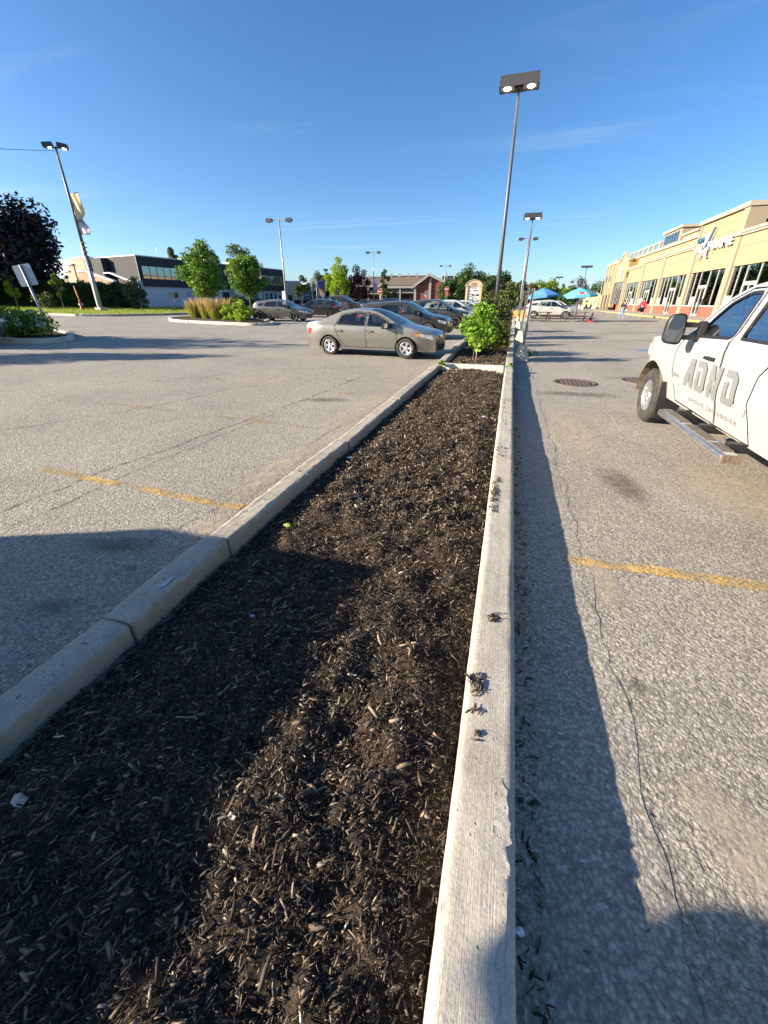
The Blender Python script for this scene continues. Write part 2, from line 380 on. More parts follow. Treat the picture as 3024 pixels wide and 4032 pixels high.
# newer, smoother strip of asphalt along the planter
tag(ribbon([(.42, -3), (.42, 6), (.43, 12)], .50, 'asphalt_strip', M_ASPH2, .0022, .05, .04, 4, .08), kind='structure')
m_crk = stainmat0('crack_dark', (.10, .09, .075))  # dark crack colour, broken up by noise
cracks = [([(.66, 5.6), (.655, 4.2), (.64, 2.7), (.64, 2.1), (.68, 1.45), (.65, 1.1), (.68, .6)], .0045, .08),
          ([(1.02, 2.3), (1.01, 1.6), (1.0, 1.3), (.95, 1.0)], .0035, .08),
          ([(-3.85, 1.2), (-3.85, 2.67), (-3.63, 4.27), (-3.47, 5.62), (-3.33, 6.67), (-3.2, 9)], .034, .06), ([(-3.55, 1.2), (-3.52, 2.68), (-3.47, 4.1), (-3.35, 6)], .022, .06),
          ([(-2.36, 1.8), (-2.22, 2.43), (-2.24, 2.73), (-2.2, 3.4), (-2.15, 5)], .016, .06),
          ([(-6.5, 3.2), (-5.6, 4.6), (-5.2, 6.4), (-4.4, 8.3)], .026, .12), ([(-8, 6), (-6.5, 7.6), (-5.8, 9.2), (-3.6, 10.2)], .032, .15), ([(-13, 8), (-10, 10.5), (-8, 12), (-7.2, 14)], .045, .2),
          ([(-4.3, 5.2), (-5.2, 5.5), (-6.6, 5.3)], .01, .1), ([(2.4, 13.2), (4.1, 13.4), (7, 15)], .02, .15), ([(1.0, 12.6), (2.2, 16), (2.6, 22)], .02, .15)]
for i, (p, wd, j) in enumerate(cracks): tag(ribbon(p, wd, 'pavement_crack', m_crk, .0042, j, .03, 20+i, .22), kind='structure')
# parking bay lines, yellow and worn
M_YEL = paintmat('bay_paint', (.64, .43, .15), .495, .06); M_YEL2 = paintmat('bay_paint_worn', (.62, .45, .18), .55, .05)
for i, (p, mm) in enumerate([([(.55, 2.47), (1.0, 2.5), (1.6, 2.52), (2.6, 2.55), (4.6, 2.6)], M_YEL), ([(-2.02, 2.51), (-2.5, 2.50), (-3.0, 2.54), (-3.9, 2.57), (-4.5, 2.6)], M_YEL),
                              ([(-2.3, 4.8), (-2.7, 4.8), (-4.1, 4.9)], M_YEL2), ([(-2.7, 7.05), (-3.6, 7.12)], M_YEL2), ([(-5, 4.95), (-6.8, 5.0)], M_YEL2), ([(.8, 12.3), (5.5, 12.6)], M_YEL2),
                              ([(-2, 15.8), (-7, 16.0)], M_YEL2), ([(-2, 23.2), (-7, 23.5)], M_YEL2)]):
    tag(ribbon(p, .10, 'bay_line', mm, .0055, .008, .05, 50+i, .05), kind='structure')
M_BLUE = paintmat('accessible_paint', (.22, .40, .62), .5, .08)
tag(ribbon([(4.4, 16.8), (6.3, 17.0)], .6, 'blue_bay_mark', M_BLUE, .0055, .02, .1, 61, .1), kind='structure')
# wet and oily stains
def blotch(name, x, y, rx, ry, m, dz, seed, rot=0.):
    n = 40; a = np.linspace(0, 2*PI, n, endpoint=False); rr = 1+.9*fbm(np.cos(a)*1.3+seed*3, np.sin(a)*1.3, 1.3, 4, seed)
    px = rx*rr*np.cos(a); py = ry*rr*np.sin(a); qx = x+px*math.cos(rot)-py*math.sin(rot); qy = y+px*math.sin(rot)+py*math.cos(rot)
    V = np.stack([np.concatenate([[x], qx]), np.concatenate([[y], qy])], 1); V = np.column_stack([V, Gv(V[:, 0], V[:, 1])+dz])
    F = np.stack([np.zeros(n, int), 1+np.arange(n), 1+(np.arange(n)+1) % n], 1)
    me = fast_mesh(name, V, F); at = me.attributes.new('fade', 'FLOAT', 'POINT'); at.data.foreach_set('value', np.concatenate([[1.], np.zeros(n)]).astype(np.float32))
    return tag(link(name, me, m), kind='structure')
def stainmat(name, col, f, rough=.6):
    m, t, p, o = newmat(name); v = wpos(t); p.inputs['Base Color'].default_value = (*col, 1); p.inputs['Roughness'].default_value = rough
    bump(t, p, noi(t, v, 60, 4, .7), .8, .008)
    tr = N(t, 'ShaderNodeBsdfTransparent'); mx = N(t, 'ShaderNodeMixShader')
    at = N(t, 'ShaderNodeAttribute', attribute_name='fade')
    t.links.new(mixc(t, 1., ramp(t, noi(t, v, 9, 5, .65), [(.3, .2*f), (.65, f)]), ramp(t, at.outputs['Fac'], [(0., 0.), (.6, 1.)]), 'MULTIPLY'), mx.inputs[0]); t.links.new(tr.outputs[0], mx.inputs[1]); t.links.new(p.outputs[0], mx.inputs[2]); t.links.new(mx.outputs[0], o.inputs[0]); return m
M_OIL = stainmat('oil_stain', (.10, .08, .055), .55); M_DUST = stainmat('sand_dust', (.52, .44, .33), .6, .95)
for i, (x, y, a, b, mm, r) in enumerate([(.75, 1.52, .045, .06, M_OIL, .3), (1.2, 3.95, .22, .5, M_OIL, .2), (-2.33, 1.13, .17, .09, M_OIL, .4), (-2.5, 1.75, .35, .12, M_OIL, .2), (-2.2, 1.55, .09, .05, M_OIL, 0), (1.3, 8.2, .9, .25, M_OIL, .1),
                                         (-2.05, 2.15, .14, .22, M_DUST, .1), (-2.15, 3.4, .2, 1.0, M_DUST, -.05), (-2.15, 6.2, .25, 1.6, M_DUST, -.03), (-2.5, 9.4, .6, .9, M_DUST, .2), (.95, .95, .2, .28, M_DUST, .5), (1.05, 5.6, .35, 1.2, M_DUST, 0), (1.9, 2.0, .4, .5, M_DUST, 0), (.75, 2.25, .1, .3, M_DUST, 0), (2.2, 4.0, .6, .9, M_DUST, 0),
                                         (-3.0, 6.4, .5, .2, M_OIL, .3), (-3.3, 8.3, .2, .07, M_OIL, .2), (-5, 7.5, 1.2, .6, M_DUST, .2), (3.5, 10.5, 1.5, .25, M_OIL, .1), (-4.2, 14.5, 1.5, .4, M_OIL, 0)]):
    blotch('pavement_stain', x, y, a, b, mm, .008+.0012*(i % 4), 70+i, r)

# ------------------------------------------------------------------ planter kerbs
M_KR = concrete('kerb_brushed', (.43, .39, .325), stri=.38, grime=.35)
M_KL = concrete('kerb_plain', (.40, .355, .29), stri=.25, grime=.6, soil=.132)
M_KC = concrete('kerb_pale', (.56, .51, .42), stri=0, grime=.25)
def kerb_piece(parent, pts, wd, ztop, m, zbot=-.12, seed=0, rough=.006, step=.035, name='kerb_stone', chips=(), rnd=.009):
    """one length of kerb that follows pts (centre line); worn edges"""
    pts = np.array(pts, float); seg = np.hypot(*np.diff(pts, axis=0).T); L = np.concatenate([[0], np.cumsum(seg)])
    n = max(4, int(L[-1]/step)); s = np.linspace(0, L[-1], n); x = np.interp(s, L, pts[:, 0]); y = np.interp(s, L, pts[:, 1])
    tx, ty = np.gradient(x), np.gradient(y); ln = np.hypot(tx, ty); nx_, ny_ = ty/ln, -tx/ln     # to the right of travel
    zg = Zv(x, y); prof = []
    h = wd/2; k = 10
    prof.append((-h-.012, zbot)); prof.append((-h-.006, ztop*.35)); prof.append((-h-.002, ztop-rnd*1.5))
    for i in range(k+1):
        u = -1+2*i/k; ed = max(0, abs(u)-.9)/.1
        prof.append((u*h, ztop-rnd*ed*ed))
    prof.append((h+.002, ztop-rnd*1.5)); prof.append((h+.006, ztop*.35)); prof.append((h+.012, zbot))
    rows = []
    for j, (u, z) in enumerate(prof):
        e = fbm(s+seed*7.3, s*0+j*.35+seed, 16, 4, seed)*rough*3; e2 = fbm(s*1.0+seed, s*0+j*.4, 2.2, 4, seed+31)*rough*2.2
        edge = 1 if (abs(u) > h*.75 and z > ztop-.08) else .35
        cut = np.zeros_like(s)
        for (cs, cl, cw, cd, side) in chips:              # broken patch: start, length, how far in, depth, side
            inn = np.clip(1-np.abs((s-cs-cl/2)/(cl/2))**4, 0, 1)*(1+1.2*fbm(s, s*0+u*9, 14, 3, seed+3))
            wgt = np.clip((side*u-(h-cw))/.02+fbm(s, s*0+u*20, 20, 3, seed+8)*1.2, 0, 1) if abs(u) <= h*1.01 else (1. if side*u > 0 else 0.)
            cut += cd*np.clip(inn, 0, 1.2)*wgt*(1 if z > ztop-.06 else 0)
        inb = -np.abs(e)*edge*(1 if abs(u) > h*.5 else 0)*np.sign(u)
        rows.append(np.stack([x+nx_*(u+inb+e2*.5), y+ny_*(u+inb+e2*.5), zg+z+e*edge*.7+e2*.4*(1 if z > 0 else 0)-cut], 1))
    V = np.concatenate(rows); m_ = len(prof)
    F = np.concatenate([np.stack([np.arange(n-1)+r*n, np.arange(n-1)+(r+1)*n, np.arange(1, n)+(r+1)*n, np.arange(1, n)+r*n], 1) for r in range(m_-1)])
    me = fast_mesh(name, V, F, False)
    bm = bmesh.new(); bm.from_mesh(me); bm.verts.ensure_lookup_table()
    for c in (0, n-1):
        try: bm.faces.new([bm.verts[r*n+c] for r in range(m_)])
        except ValueError: pass
    bmesh.ops.recalc_face_normals(bm, faces=bm.faces); bm.to_mesh(me); bm.free()
    return link(name, me, m, parent)
KT = .145
kr = thing('planter_kerb', 'brushed concrete kerb running along the right side of the mulch bed', 'kerb'); kr['kind'] = 'structure'
kerb_piece(kr, [(.1, -2.2), (.1, 1.0), (.1, 4.4)], .19, KT+.01, M_KR, seed=1, step=.012, rough=.004, chips=[(3.85, .5, .018, .012, 1)])
kerb_piece(kr, [(.1, 4.41), (.105, 8), (.11, 9.75)], .19, KT+.005, M_KR, seed=2)
kerb_piece(kr, [(.11, 9.77), (.12, 11.6)], .19, KT+.02, M_KR, seed=3)
kerb_piece(kr, [(.12, 11.62), (.14, 15.2)], .19, KT+.01, M_KR, seed=4)
kerb_piece(kr, [(.14, 15.22), (.19, 21)], .19, KT, M_KR, seed=5, step=.06)
kerb_piece(kr, [(.19, 21.02), (.27, 32)], .20, KT, M_KR, seed=6, step=.1)
kerb_piece(kr, [(.27, 32.02), (.42, 52)], .20, KT, M_KR, seed=7, step=.2)
kl = thing('planter_kerb', 'cracked plain concrete kerb along the left side of the mulch bed', 'kerb'); kl['kind'] = 'structure'
def lx(y): return -1.725+max(0, (y-2))*.0105
yy = [-1.6, 1.06, 1.85, 4.0, 6.3, 9.72]
for i in range(5):
    a, b = yy[i]+.003, yy[i+1]-.003
    kerb_piece(kl, [(lx(a)+(.012 if i % 2 else 0), a), (lx((a+b)/2)-.01, (a+b)/2), (lx(b)-(.01 if i % 2 else 0), b)], .17, KT+(.0, .012, .004, -.006, .008)[i], M_KL, seed=11+i, step=.014 if i < 3 else .04, rough=.008, chips=[(.35, .12, .06, .02, 1)] if i == 1 else ())
kc = thing('planter_kerb', 'pale concrete cross kerb between the two planting beds', 'kerb'); kc['kind'] = 'structure'
kerb_piece(kc, [(-1.56, 10.32), (-.7, 10.30), (.0, 10.30)], .22, .19, M_KC, seed=21, rough=.006)
kerb_piece(kc, [(-1.50, 10.16), (-.7, 10.13), (-.005, 10.12)], .10, .09, M_KC, seed=22, rough=.006)
k2 = thing('planter_kerb', 'broken concrete kerb in front of the parked grey sedan', 'kerb'); k2['kind'] = 'structure'
for i, (a, b) in enumerate([((-1.68, 9.78), (-1.62, 10.6)), ((-1.62, 10.65), (-1.66, 12.6)), ((-1.66, 12.65), (-1.78, 15.8)), ((-1.78, 15.85), (-1.72, 21)), ((-1.72, 21.05), (-1.66, 30)), ((-1.66, 30.05), (-1.6, 50))]):
    kerb_piece(k2, [a, b], .2, (.16, .17, .14, .13, .13, .13)[i], M_KL, seed=31+i, step=.03 if i < 3 else .1, rough=.012)

# spalled, paler patch on the near kerb, and a scraped white spot on the left one
def spall(name, poly, z, m, parent, seed):
    pp = dens(rpoly(poly, .02, 4), .012); pp = [(min(.186, x+.05*float(fbm(np.array([x*30]), np.array([y*30]), 1., 3, seed)[0])), y+.09*float(fbm(np.array([x*25+9]), np.array([y*25]), 1., 3, seed+1)[0])) for x, y in pp]
    return link(name, panel(pp, [], lambda x, y: (x, y, z+.007*float(fbm(np.array([x]), np.array([y]), 70, 4, seed+2)[0])), .008), m, parent)
M_SPALL = concrete('spalled_concrete', (.40, .37, .325), 0, grime=.45, sc=2.)
spall('spalled_patch', [(.13, .62), (.175, .60), (.178, .84), (.155, .87), (.14, .78)], KT+.0125, M_SPALL, kr, 5); spall('spalled_patch', [(.155, .28), (.174, .26), (.176, .56), (.165, .58)], KT+.0125, M_SPALL, kr, 8)
spall('scraped_spot', [(-1.70, 1.30), (-1.67, 1.31), (-1.665, 1.40), (-1.69, 1.42)], KT+.0165, concrete('scraped_white', (.46, .46, .46), 0, grime=.6, sc=3.), kl, 9)
# ------------------------------------------------------------------ mulch beds
def mh(x, y):
    """height of the mulch"""
    x = np.asarray(x, float); y = np.asarray(y, float)
    h = .085+.10*fbm(x, y, 2.3, 3, 5)+.10*fbm(x, y, 7, 3, 9)+.05*fbm(x, y, 20, 3, 12)
    ed = np.minimum(np.clip((x+1.66)/.25, 0, 1), np.clip((-.0-x)/.2, 0, 1)); return Zv(x, y)+h*(.5+.5*ed)*(.25+.75*np.clip((x+1.66)/.38, 0, 1))
m_mu, t_, p_, o_ = newmat('mulch_base'); v_ = wpos(t_)
t_.links.new(ramp(t_, noi(t_, v_, 60, 6, .75), [(.3, (0.026, 0.021, 0.015)), (.52, (0.090, 0.066, 0.048)), (.72, (0.263, 0.184, 0.120))]), p_.inputs['Base Color']); p_.inputs['Roughness'].default_value = .95; p_.inputs['Specular IOR Level'].default_value = .15
b1_ = bump(t_, None, noi(t_, v_, 45, 6, .8), 1., .03); bump(t_, p_, noi(t_, wpos(t_, (90, 240, 90)), 1., 4, .7), 1., .012, b1_)
def bed(name, x0, x1, ys, xn):
    xs = np.linspace(x0, x1, xn); X, Y = np.meshgrid(xs, ys); V = np.stack([X, Y, mh(X, Y)-.012], -1).reshape(-1, 3); nx, ny = len(xs), len(ys)
    i = (np.arange(ny-1)[:, None]*nx+np.arange(nx-1)[None]).ravel()
    return tag(link(name, fast_mesh(name, V, np.stack([i, i+1, i+nx+1, i+nx], 1), True), m_mu), kind='structure')
bed('mulch_bed', -1.66, .02, np.concatenate([np.arange(-1.7, 3, .014), np.arange(3, 10.2, .035)]), 110)
bed('mulch_bed', -1.7, .06, np.arange(10.35, 50, .12), 30)
M_CHIP, t_, p_, o_ = newmat('mulch_chips'); g_ = N(t_, 'ShaderNodeNewGeometry')
c_ = ramp(t_, g_.outputs['Random Per Island'], [(0, (.026, .021, .017)), (.3, (.060, .046, .035)), (.6, (.125, .092, .066)), (.82, (.20, .15, .105)), (.93, (.28, .215, .15)), (.985, (.37, .295, .215)), (1, (.46, .40, .33))])
n_ = noi(t_, wpos(t_, (60, 60, 60)), 3., 4, .7); c_ = mixc(t_, .7, c_, mixc(t_, 1., c_, ramp(t_, n_, [(.3, .5), (.7, 1.4)]), 'MULTIPLY'))
t_.links.new(c_, p_.inputs['Base Color']); p_.inputs['Roughness'].default_value = .8; p_.inputs['Specular IOR Level'].default_value = .25
def chips(name, n, xr, yfun, lmin, lmax, hf, fat=(.12, .3), lift=.004, tilt=.5, seed=0):
    r = np.random.default_rng(seed); x = r.uniform(xr[0], xr[1], n); y = yfun(r, n)
    l = lmin*(lmax/lmin)**(r.random(n)**1.9); wd = l*r.uniform(fat[0], fat[1], n); th = wd*r.uniform(.2, .7, n)
    yaw = r.normal(.9, .95, n); pit = r.normal(0, tilt, n); rol = r.uniform(0, PI, n)
    # template: bent, tapered three-sided splinter, 9 verts
    T = np.array([[-.5, -.42, 0], [-.46, .4, 0], [-.47, 0, .7], [0, -.52, .05], [.03, .5, .05], [0, 0, .9], [.5, -.36, 0], [.45, .42, 0], [.46, .05, .6]])
    P = T[None]*np.stack([l, wd, th], 1)[:, None, :]*(1+.35*(r.random((n, 9, 3))-.5))
    P[:, 3:6, 2] += (l*r.normal(0, .03, n))[:, None]; P[:, 3:6, 1] += (l*r.normal(0, .03, n))[:, None]
    def rot(P, a, i, j):
        c, s = np.cos(a)[:, None], np.sin(a)[:, None]; Q = P.copy(); Q[:, :, i] = c*P[:, :, i]-s*P[:, :, j]; Q[:, :, j] = s*P[:, :, i]+c*P[:, :, j]; return Q
    P = rot(P, rol, 1, 2); P = rot(P, pit, 0, 2); P = rot(P, yaw, 0, 1)
    P += np.stack([x, y, hf(x, y)+lift+np.abs(np.sin(pit))*l*.18+r.uniform(-.006, .01, n)], 1)[:, None, :]
    Q = np.array([[0, 1, 4, 3], [1, 2, 5, 4], [2, 0, 3, 5], [3, 4, 7, 6], [4, 5, 8, 7], [5, 3, 6, 8]]); Tt = np.array([[0, 2, 1], [6, 7, 8]])
    o9 = (np.arange(n)*9)[:, None, None]
    me = fast_mesh(name, P.reshape(-1, 3), [(Q[None]+o9).reshape(-1, 4), (Tt[None]+o9).reshape(-1, 3)]); return link(name, me, M_CHIP)
near = lambda a, b: (lambda r, n: a+(b-a)*r.random(n)**1.25)
tag(chips('mulch_chips', 36000, (-1.64, -.005), near(-.25, 2.6), .006, .036, mh, (.14, .42), .002, .4, 1), 'dark shredded bark mulch covering the near planting bed', 'mulch', kind='stuff')
tag(chips('mulch_fibres', 60000, (-1.64, -.005), near(-.25, 3.4), .006, .026, mh, (.05, .14), .006, .6, 5), 'fine shredded fibres among the near mulch', 'mulch', kind='stuff')
tag(chips('mulch_chips', 1300, (-1.62, -.02), near(-.2, 3.2), .025, .07, mh, (.14, .32), .006, .2, 2), 'longer bark splinters strewn over the near mulch', 'mulch', kind='stuff')
tag(chips('mulch_chips', 30000, (-1.64, -.005), lambda r, n: 2.6+7.45*r.random(n)**1.4, .014, .06, mh, (.12, .4), .004, .5, 3), 'dark bark mulch in the middle of the planting bed', 'mulch', kind='stuff')
tag(chips('mulch_chips', 4500, (-1.55, .0), lambda r, n: 10.45+8*r.random(n)**1.5, .03, .09, mh, (.2, .45), .006, .4, 4), 'dark bark mulch under the clipped shrubs', 'mulch', kind='stuff')
# spilled chips: on the kerbs and along the right foot of the kerb
def patch(name, label, n, cx, cy, sx, sy, z, lmin, lmax, seed):
    o = chips(name, n, (0, 1), lambda r, n: r.random(n), lmin, lmax, lambda x, y: 0*x, (.16, .4), .003, .10, seed)
    r = np.random.default_rng(seed+99); me = o.data; V = np.empty(len(me.vertices)*3, np.float32); me.vertices.foreach_get('co', V); V = V.reshape(n, 9, 3)
    c = V.mean(1, keepdims=True); px = cx+r.normal(0, sx, n) if np.isscalar(cx) else r.uniform(cx[0], cx[1], n); py = cy+r.normal(0, sy, n) if np.isscalar(cy) else cy[0]+(cy[1]-cy[0])*r.random(n)**1.5
    zz = z(px, py) if callable(z) else np.full(n, z); V = V-c+np.stack([px, py, zz+.004+r.random(n)*.004], 1)[:, None, :]; me.vertices.foreach_set('co', V.astype(np.float32).ravel()); me.update()
    return tag(o, label, 'mulch', kind='stuff')
zt = KT+.012
for i, (x, y, sx, sy, n) in enumerate([(.09, 1.60, .013, .012, 24), (.045, 1.20, .018, .03, 45), (.07, .99, .008, .008, 10), (.045, 1.08, .01, .007, 9), (.04, 3.05, .016, .12, 120), (.05, 2.8, .012, .04, 22), (.06, 3.35, .01, .03, 18), (.05, 4.1, .03, .2, 30), (.05, 6.0, .03, .5, 60)]):
    patch('spilled_mulch', 'bark splinters spilled on top of the right kerb', n, x, y, sx, sy, zt, .014, .06 if i < 4 else .04, 200+i)['group'] = 'mulch spilled on the kerb'
patch('spilled_mulch', 'crumbs of mulch lying along the shaded foot of the right kerb', 1500, (.2, .30), (-.2, 9.0), 0, 0, Gv, .008, .04, 230)
patch('spilled_mulch', 'thin scatter of bark bits over the shaded asphalt strip', 160, (.22, .65), (-.2, 5.0), 0, 0, lambda x, y: Gv(x, y)+.006, .006, .022, 231)
patch('spilled_mulch', 'bark crumbs lying on the left kerb top', 90, (-1.78, -1.66), (.3, 4.5), 0, 0, KT+.006, .008, .03, 232)
# pieces of litter in the bed
def scrap(name, label, cat, x, y, r, m, seed, hf=mh):
    n = 9; a = np.linspace(0, 2*PI, n, endpoint=False); rr = r*(1+.8*fbm(np.cos(a)+seed, np.sin(a), 1.5, 3, seed)); z = float(hf(np.array([x]), np.array([y]))[0])+.014
    mb = MB(); P = [(x, y, z+r*.25)]+[(x+q*math.cos(b), y+q*.6*math.sin(b), z+.006*math.sin(3*b+seed)) for q, b in zip(rr, a)]
    mb.add(P+[(p[0], p[1], p[2]-.003) for p in P], [(0, 1+i, 1+(i+1) % n) for i in range(n)]+[(n+1, n+2+(i+1) % n, n+2+i) for i in range(n)]+[(1+i, n+2+i, n+2+(i+1) % n, 1+(i+1) % n) for i in range(n)])
    return tag(mb.build(name, m), label, cat)
m_pap = mat('litter_white', (.75, .76, .8), .7); m_lf = mat('fallen_leaf', (.42, .48, .08), .6); m_stone = mat('pale_stone', (.4, .35, .28), .85, bmp=.4)
scrap('leaf', 'yellow green fallen leaf on the mulch near the left kerb', 'leaf', -1.43, 2.25, .035, m_lf, 3); scrap('paper_scrap', 'white scrap on the mulch beside the left kerb', 'litter', -1.48, 3.69, .03, m_pap, 5)
scrap('stone', 'pale flat stone in the shaded mulch at the far left corner', 'stone', -1.36, .37, .03, m_stone, 7); scrap('stone', 'small pale stone in the shaded mulch near the sun edge', 'stone', -.65, .52, .014, m_stone, 8)
scrap('paper_scrap', 'tiny white scrap in the gutter of the right kerb', 'litter', .225, .56, .014, m_pap, 9, lambda x, y: Gv(x, y)); scrap('paper_scrap', 'blue grey plastic scrap in the shaded mulch', 'litter', -1.12, 1.33, .017, mat('litter_blue', (.2, .25, .4), .5), 10)
scrap('paper_scrap', 'small white scrap on the mulch by the right kerb', 'litter', -.2, 5.6, .04, m_pap, 12)
# ------------------------------------------------------------------ vehicles
M_TYRE = mat('tyre_rubber', (.022, .021, .02), .85, var=.4, scale=8, dirt=.5, dirtcol=(.12, .1, .08)); M_TRIM = mat('black_plastic', (.015, .015, .016), .5); M_DARK = mat('underbody_dark', (.012, .012, .012), .9)
M_CHROME = mat('chrome', (.75, .75, .76), .12, 1., var=.05); M_ALLOY = mat('alloy_silver', (.62, .62, .63), .3, .85, var=.08); M_ALLOYD = mat('alloy_dark', (.03, .03, .032), .35, .6)
M_GLASS = glass('car_glass', (.62, .68, .66), .06); M_GLASSD = glass('car_glass_dark', (.05, .055, .06), .08); M_SEAT = mat('seat_cloth', (.09, .088, .085), .9); M_SEATL = mat('seat_grey', (.25, .24, .22), .9)
M_HL = mat('headlamp', (.62, .66, .70), .15, .2, coat=1.); M_TL = mat('tail_lamp', (.45, .02, .02), .2, coat=1.); M_AMB = mat('amber_lamp', (.7, .18, .03), .25, coat=1.); M_PLATE = mat('number_plate', (.75, .76, .8), .5)
_wm = {}
def wheel_meshes(r, wd, style):
    k = (round(r, 3), wd, style)
    if k in _wm: return _wm[k]
    rr = r*(.66 if style != 'truck' else .60); h = wd/2
    t = MB().lathe([(rr, -h*.75), (rr+.015, -h*.95), (r*.86, -h), (r*.965, -h*.82), (r, -h*.55), (r, h*.55), (r*.965, h*.82), (r*.86, h), (rr+.015, h*.95), (rr, h*.75), (rr, -h*.75)], 36)
    if style == 'truck':
        for q in range(44):
            for sd_ in (-1, 0, 1):
                a = 2*PI*q/44+.05*sd_; M = Matrix.Rotation(a, 4, 'Z') @ Matrix.Translation((r, 0, sd_*h*.36)); t.box(-.012, .008, -.018, .018, -.028, .028, M)
    tyre = t.mesh('tyre')
    rim = MB().lathe([(rr, -h*.7), (rr, h*.78), (rr-.012, h*.86), (rr-.03, h*.8), (rr-.04, h*.3), (rr-.05, -h*.2)], 36)
    ns = {'five': 5, 'truck': 10, 'ten': 10, 'multi': 7, 'dark': 5}[style]
    for q in range(ns):
        a = 2*PI*q/ns; M = Matrix.Rotation(a, 4, 'Z'); w0, w1 = {'five': (.055, .105), 'truck': (.026, .05), 'ten': (.025, .035), 'multi': (.035, .05), 'dark': (.05, .08)}[style]
        z0, z1 = h*.62, h*.72
        P = [(.04, -w0/2, z0-.0), (.04, w0/2, z0), (rr-.02, w1/2, z1), (rr-.02, -w1/2, z1)]
        rim.add([M @ Vector(p) for p in P]+[M @ Vector((p[0], p[1]*1.15, p[2]-.035)) for p in P], [(0, 1, 2, 3), (0, 4, 5, 1), (1, 5, 6, 2), (2, 6, 7, 3), (3, 7, 4, 0)])
    rim.lathe([(0, h*.74), (.03, h*.73), (.06, h*.68), (.065, h*.4)], 16)
    for q in range(5): 
        a = 2*PI*(q+.5)/5; rim.lathe([(0, h*.72), (.011, h*.71), (.012, h*.6)], 6, Matrix.Translation((.05*math.cos(a), .05*math.sin(a), 0)))
    disc = MB().lathe([(0, h*.1), (rr-.05, h*.1)], 24)
    _wm[k] = (tyre, rim.mesh('rim'), disc.mesh('brake_disc')); return _wm[k]
M_BRAKE = mat('brake_disc_metal', (.10, .095, .09), .5, .6)
def add_wheel(parent, x, y, r, wd, style, steer=0., zoff=0., brake=None):
    ty, ri, di = wheel_meshes(r, wd, style)
    w_ = bpy.data.objects.new('wheel', ty); COL.objects.link(w_); w_.parent = parent
    if not ty.materials: ty.materials.append(M_TYRE)
    sgn = 1 if y > 0 else -1
    w_.location = (x, y-sgn*wd/2, r+zoff); w_.rotation_euler = (R(-90)*sgn, random.random()*1.2, 0)
    w_.rotation_euler = (Matrix.Rotation(steer, 4, 'Z') @ Matrix.Rotation(R(-90)*sgn, 4, 'X') @ Matrix.Rotation(random.random(), 4, 'Z')).to_euler()
    rm = M_ALLOYD if style == 'dark' else M_ALLOY
    o = link('rim', ri, None, w_)
    if not ri.materials: ri.materials.append(rm)
    o = link('brake_disc', di, None, w_)
    if not di.materials: di.materials.append(brake or M_BRAKE)
    return w_

def sstep(a, b, x):
    t = min(1., max(0., (x-a)/(b-a))) if b != a else (1. if x > a else 0.); return t*t*(3-2*t)
def interp(tab, x):
    if x <= tab[0][0]: return tab[0][1]
    for (a, p), (b, q) in zip(tab, tab[1:]):
        if x <= b: return p+(q-p)*(x-a)/(b-a) if b > a else q
    return tab[-1][1]
def smooth_tab(tab, n=3):
    """catmull-rom so that the outline is a curve"""
    o = []
    for i in range(len(tab)-1):
        p0 = tab[max(0, i-1)]; p1 = tab[i]; p2 = tab[i+1]; p3 = tab[min(len(tab)-1, i+2)]
        for k in range(n):
            t = k/n; h = [2*t**3-3*t*t+1, t**3-2*t*t+t, -2*t**3+3*t*t, t**3-t*t]
            m1 = ((p2[0]-p0[0])/2*.6, (p2[1]-p0[1])/2*.6); m2 = ((p3[0]-p1[0])/2*.6, (p3[1]-p1[1])/2*.6)
            o.append(tuple(h[0]*p1[j]+h[1]*m1[j]+h[2]*p2[j]+h[3]*m2[j] for j in (0, 1)))
    o.append(tab[-1]); return o
SEC = [(0, .90), (.18, .945), (.32, .985), (.5, 1.0), (.62, .995), (.7, .975)]
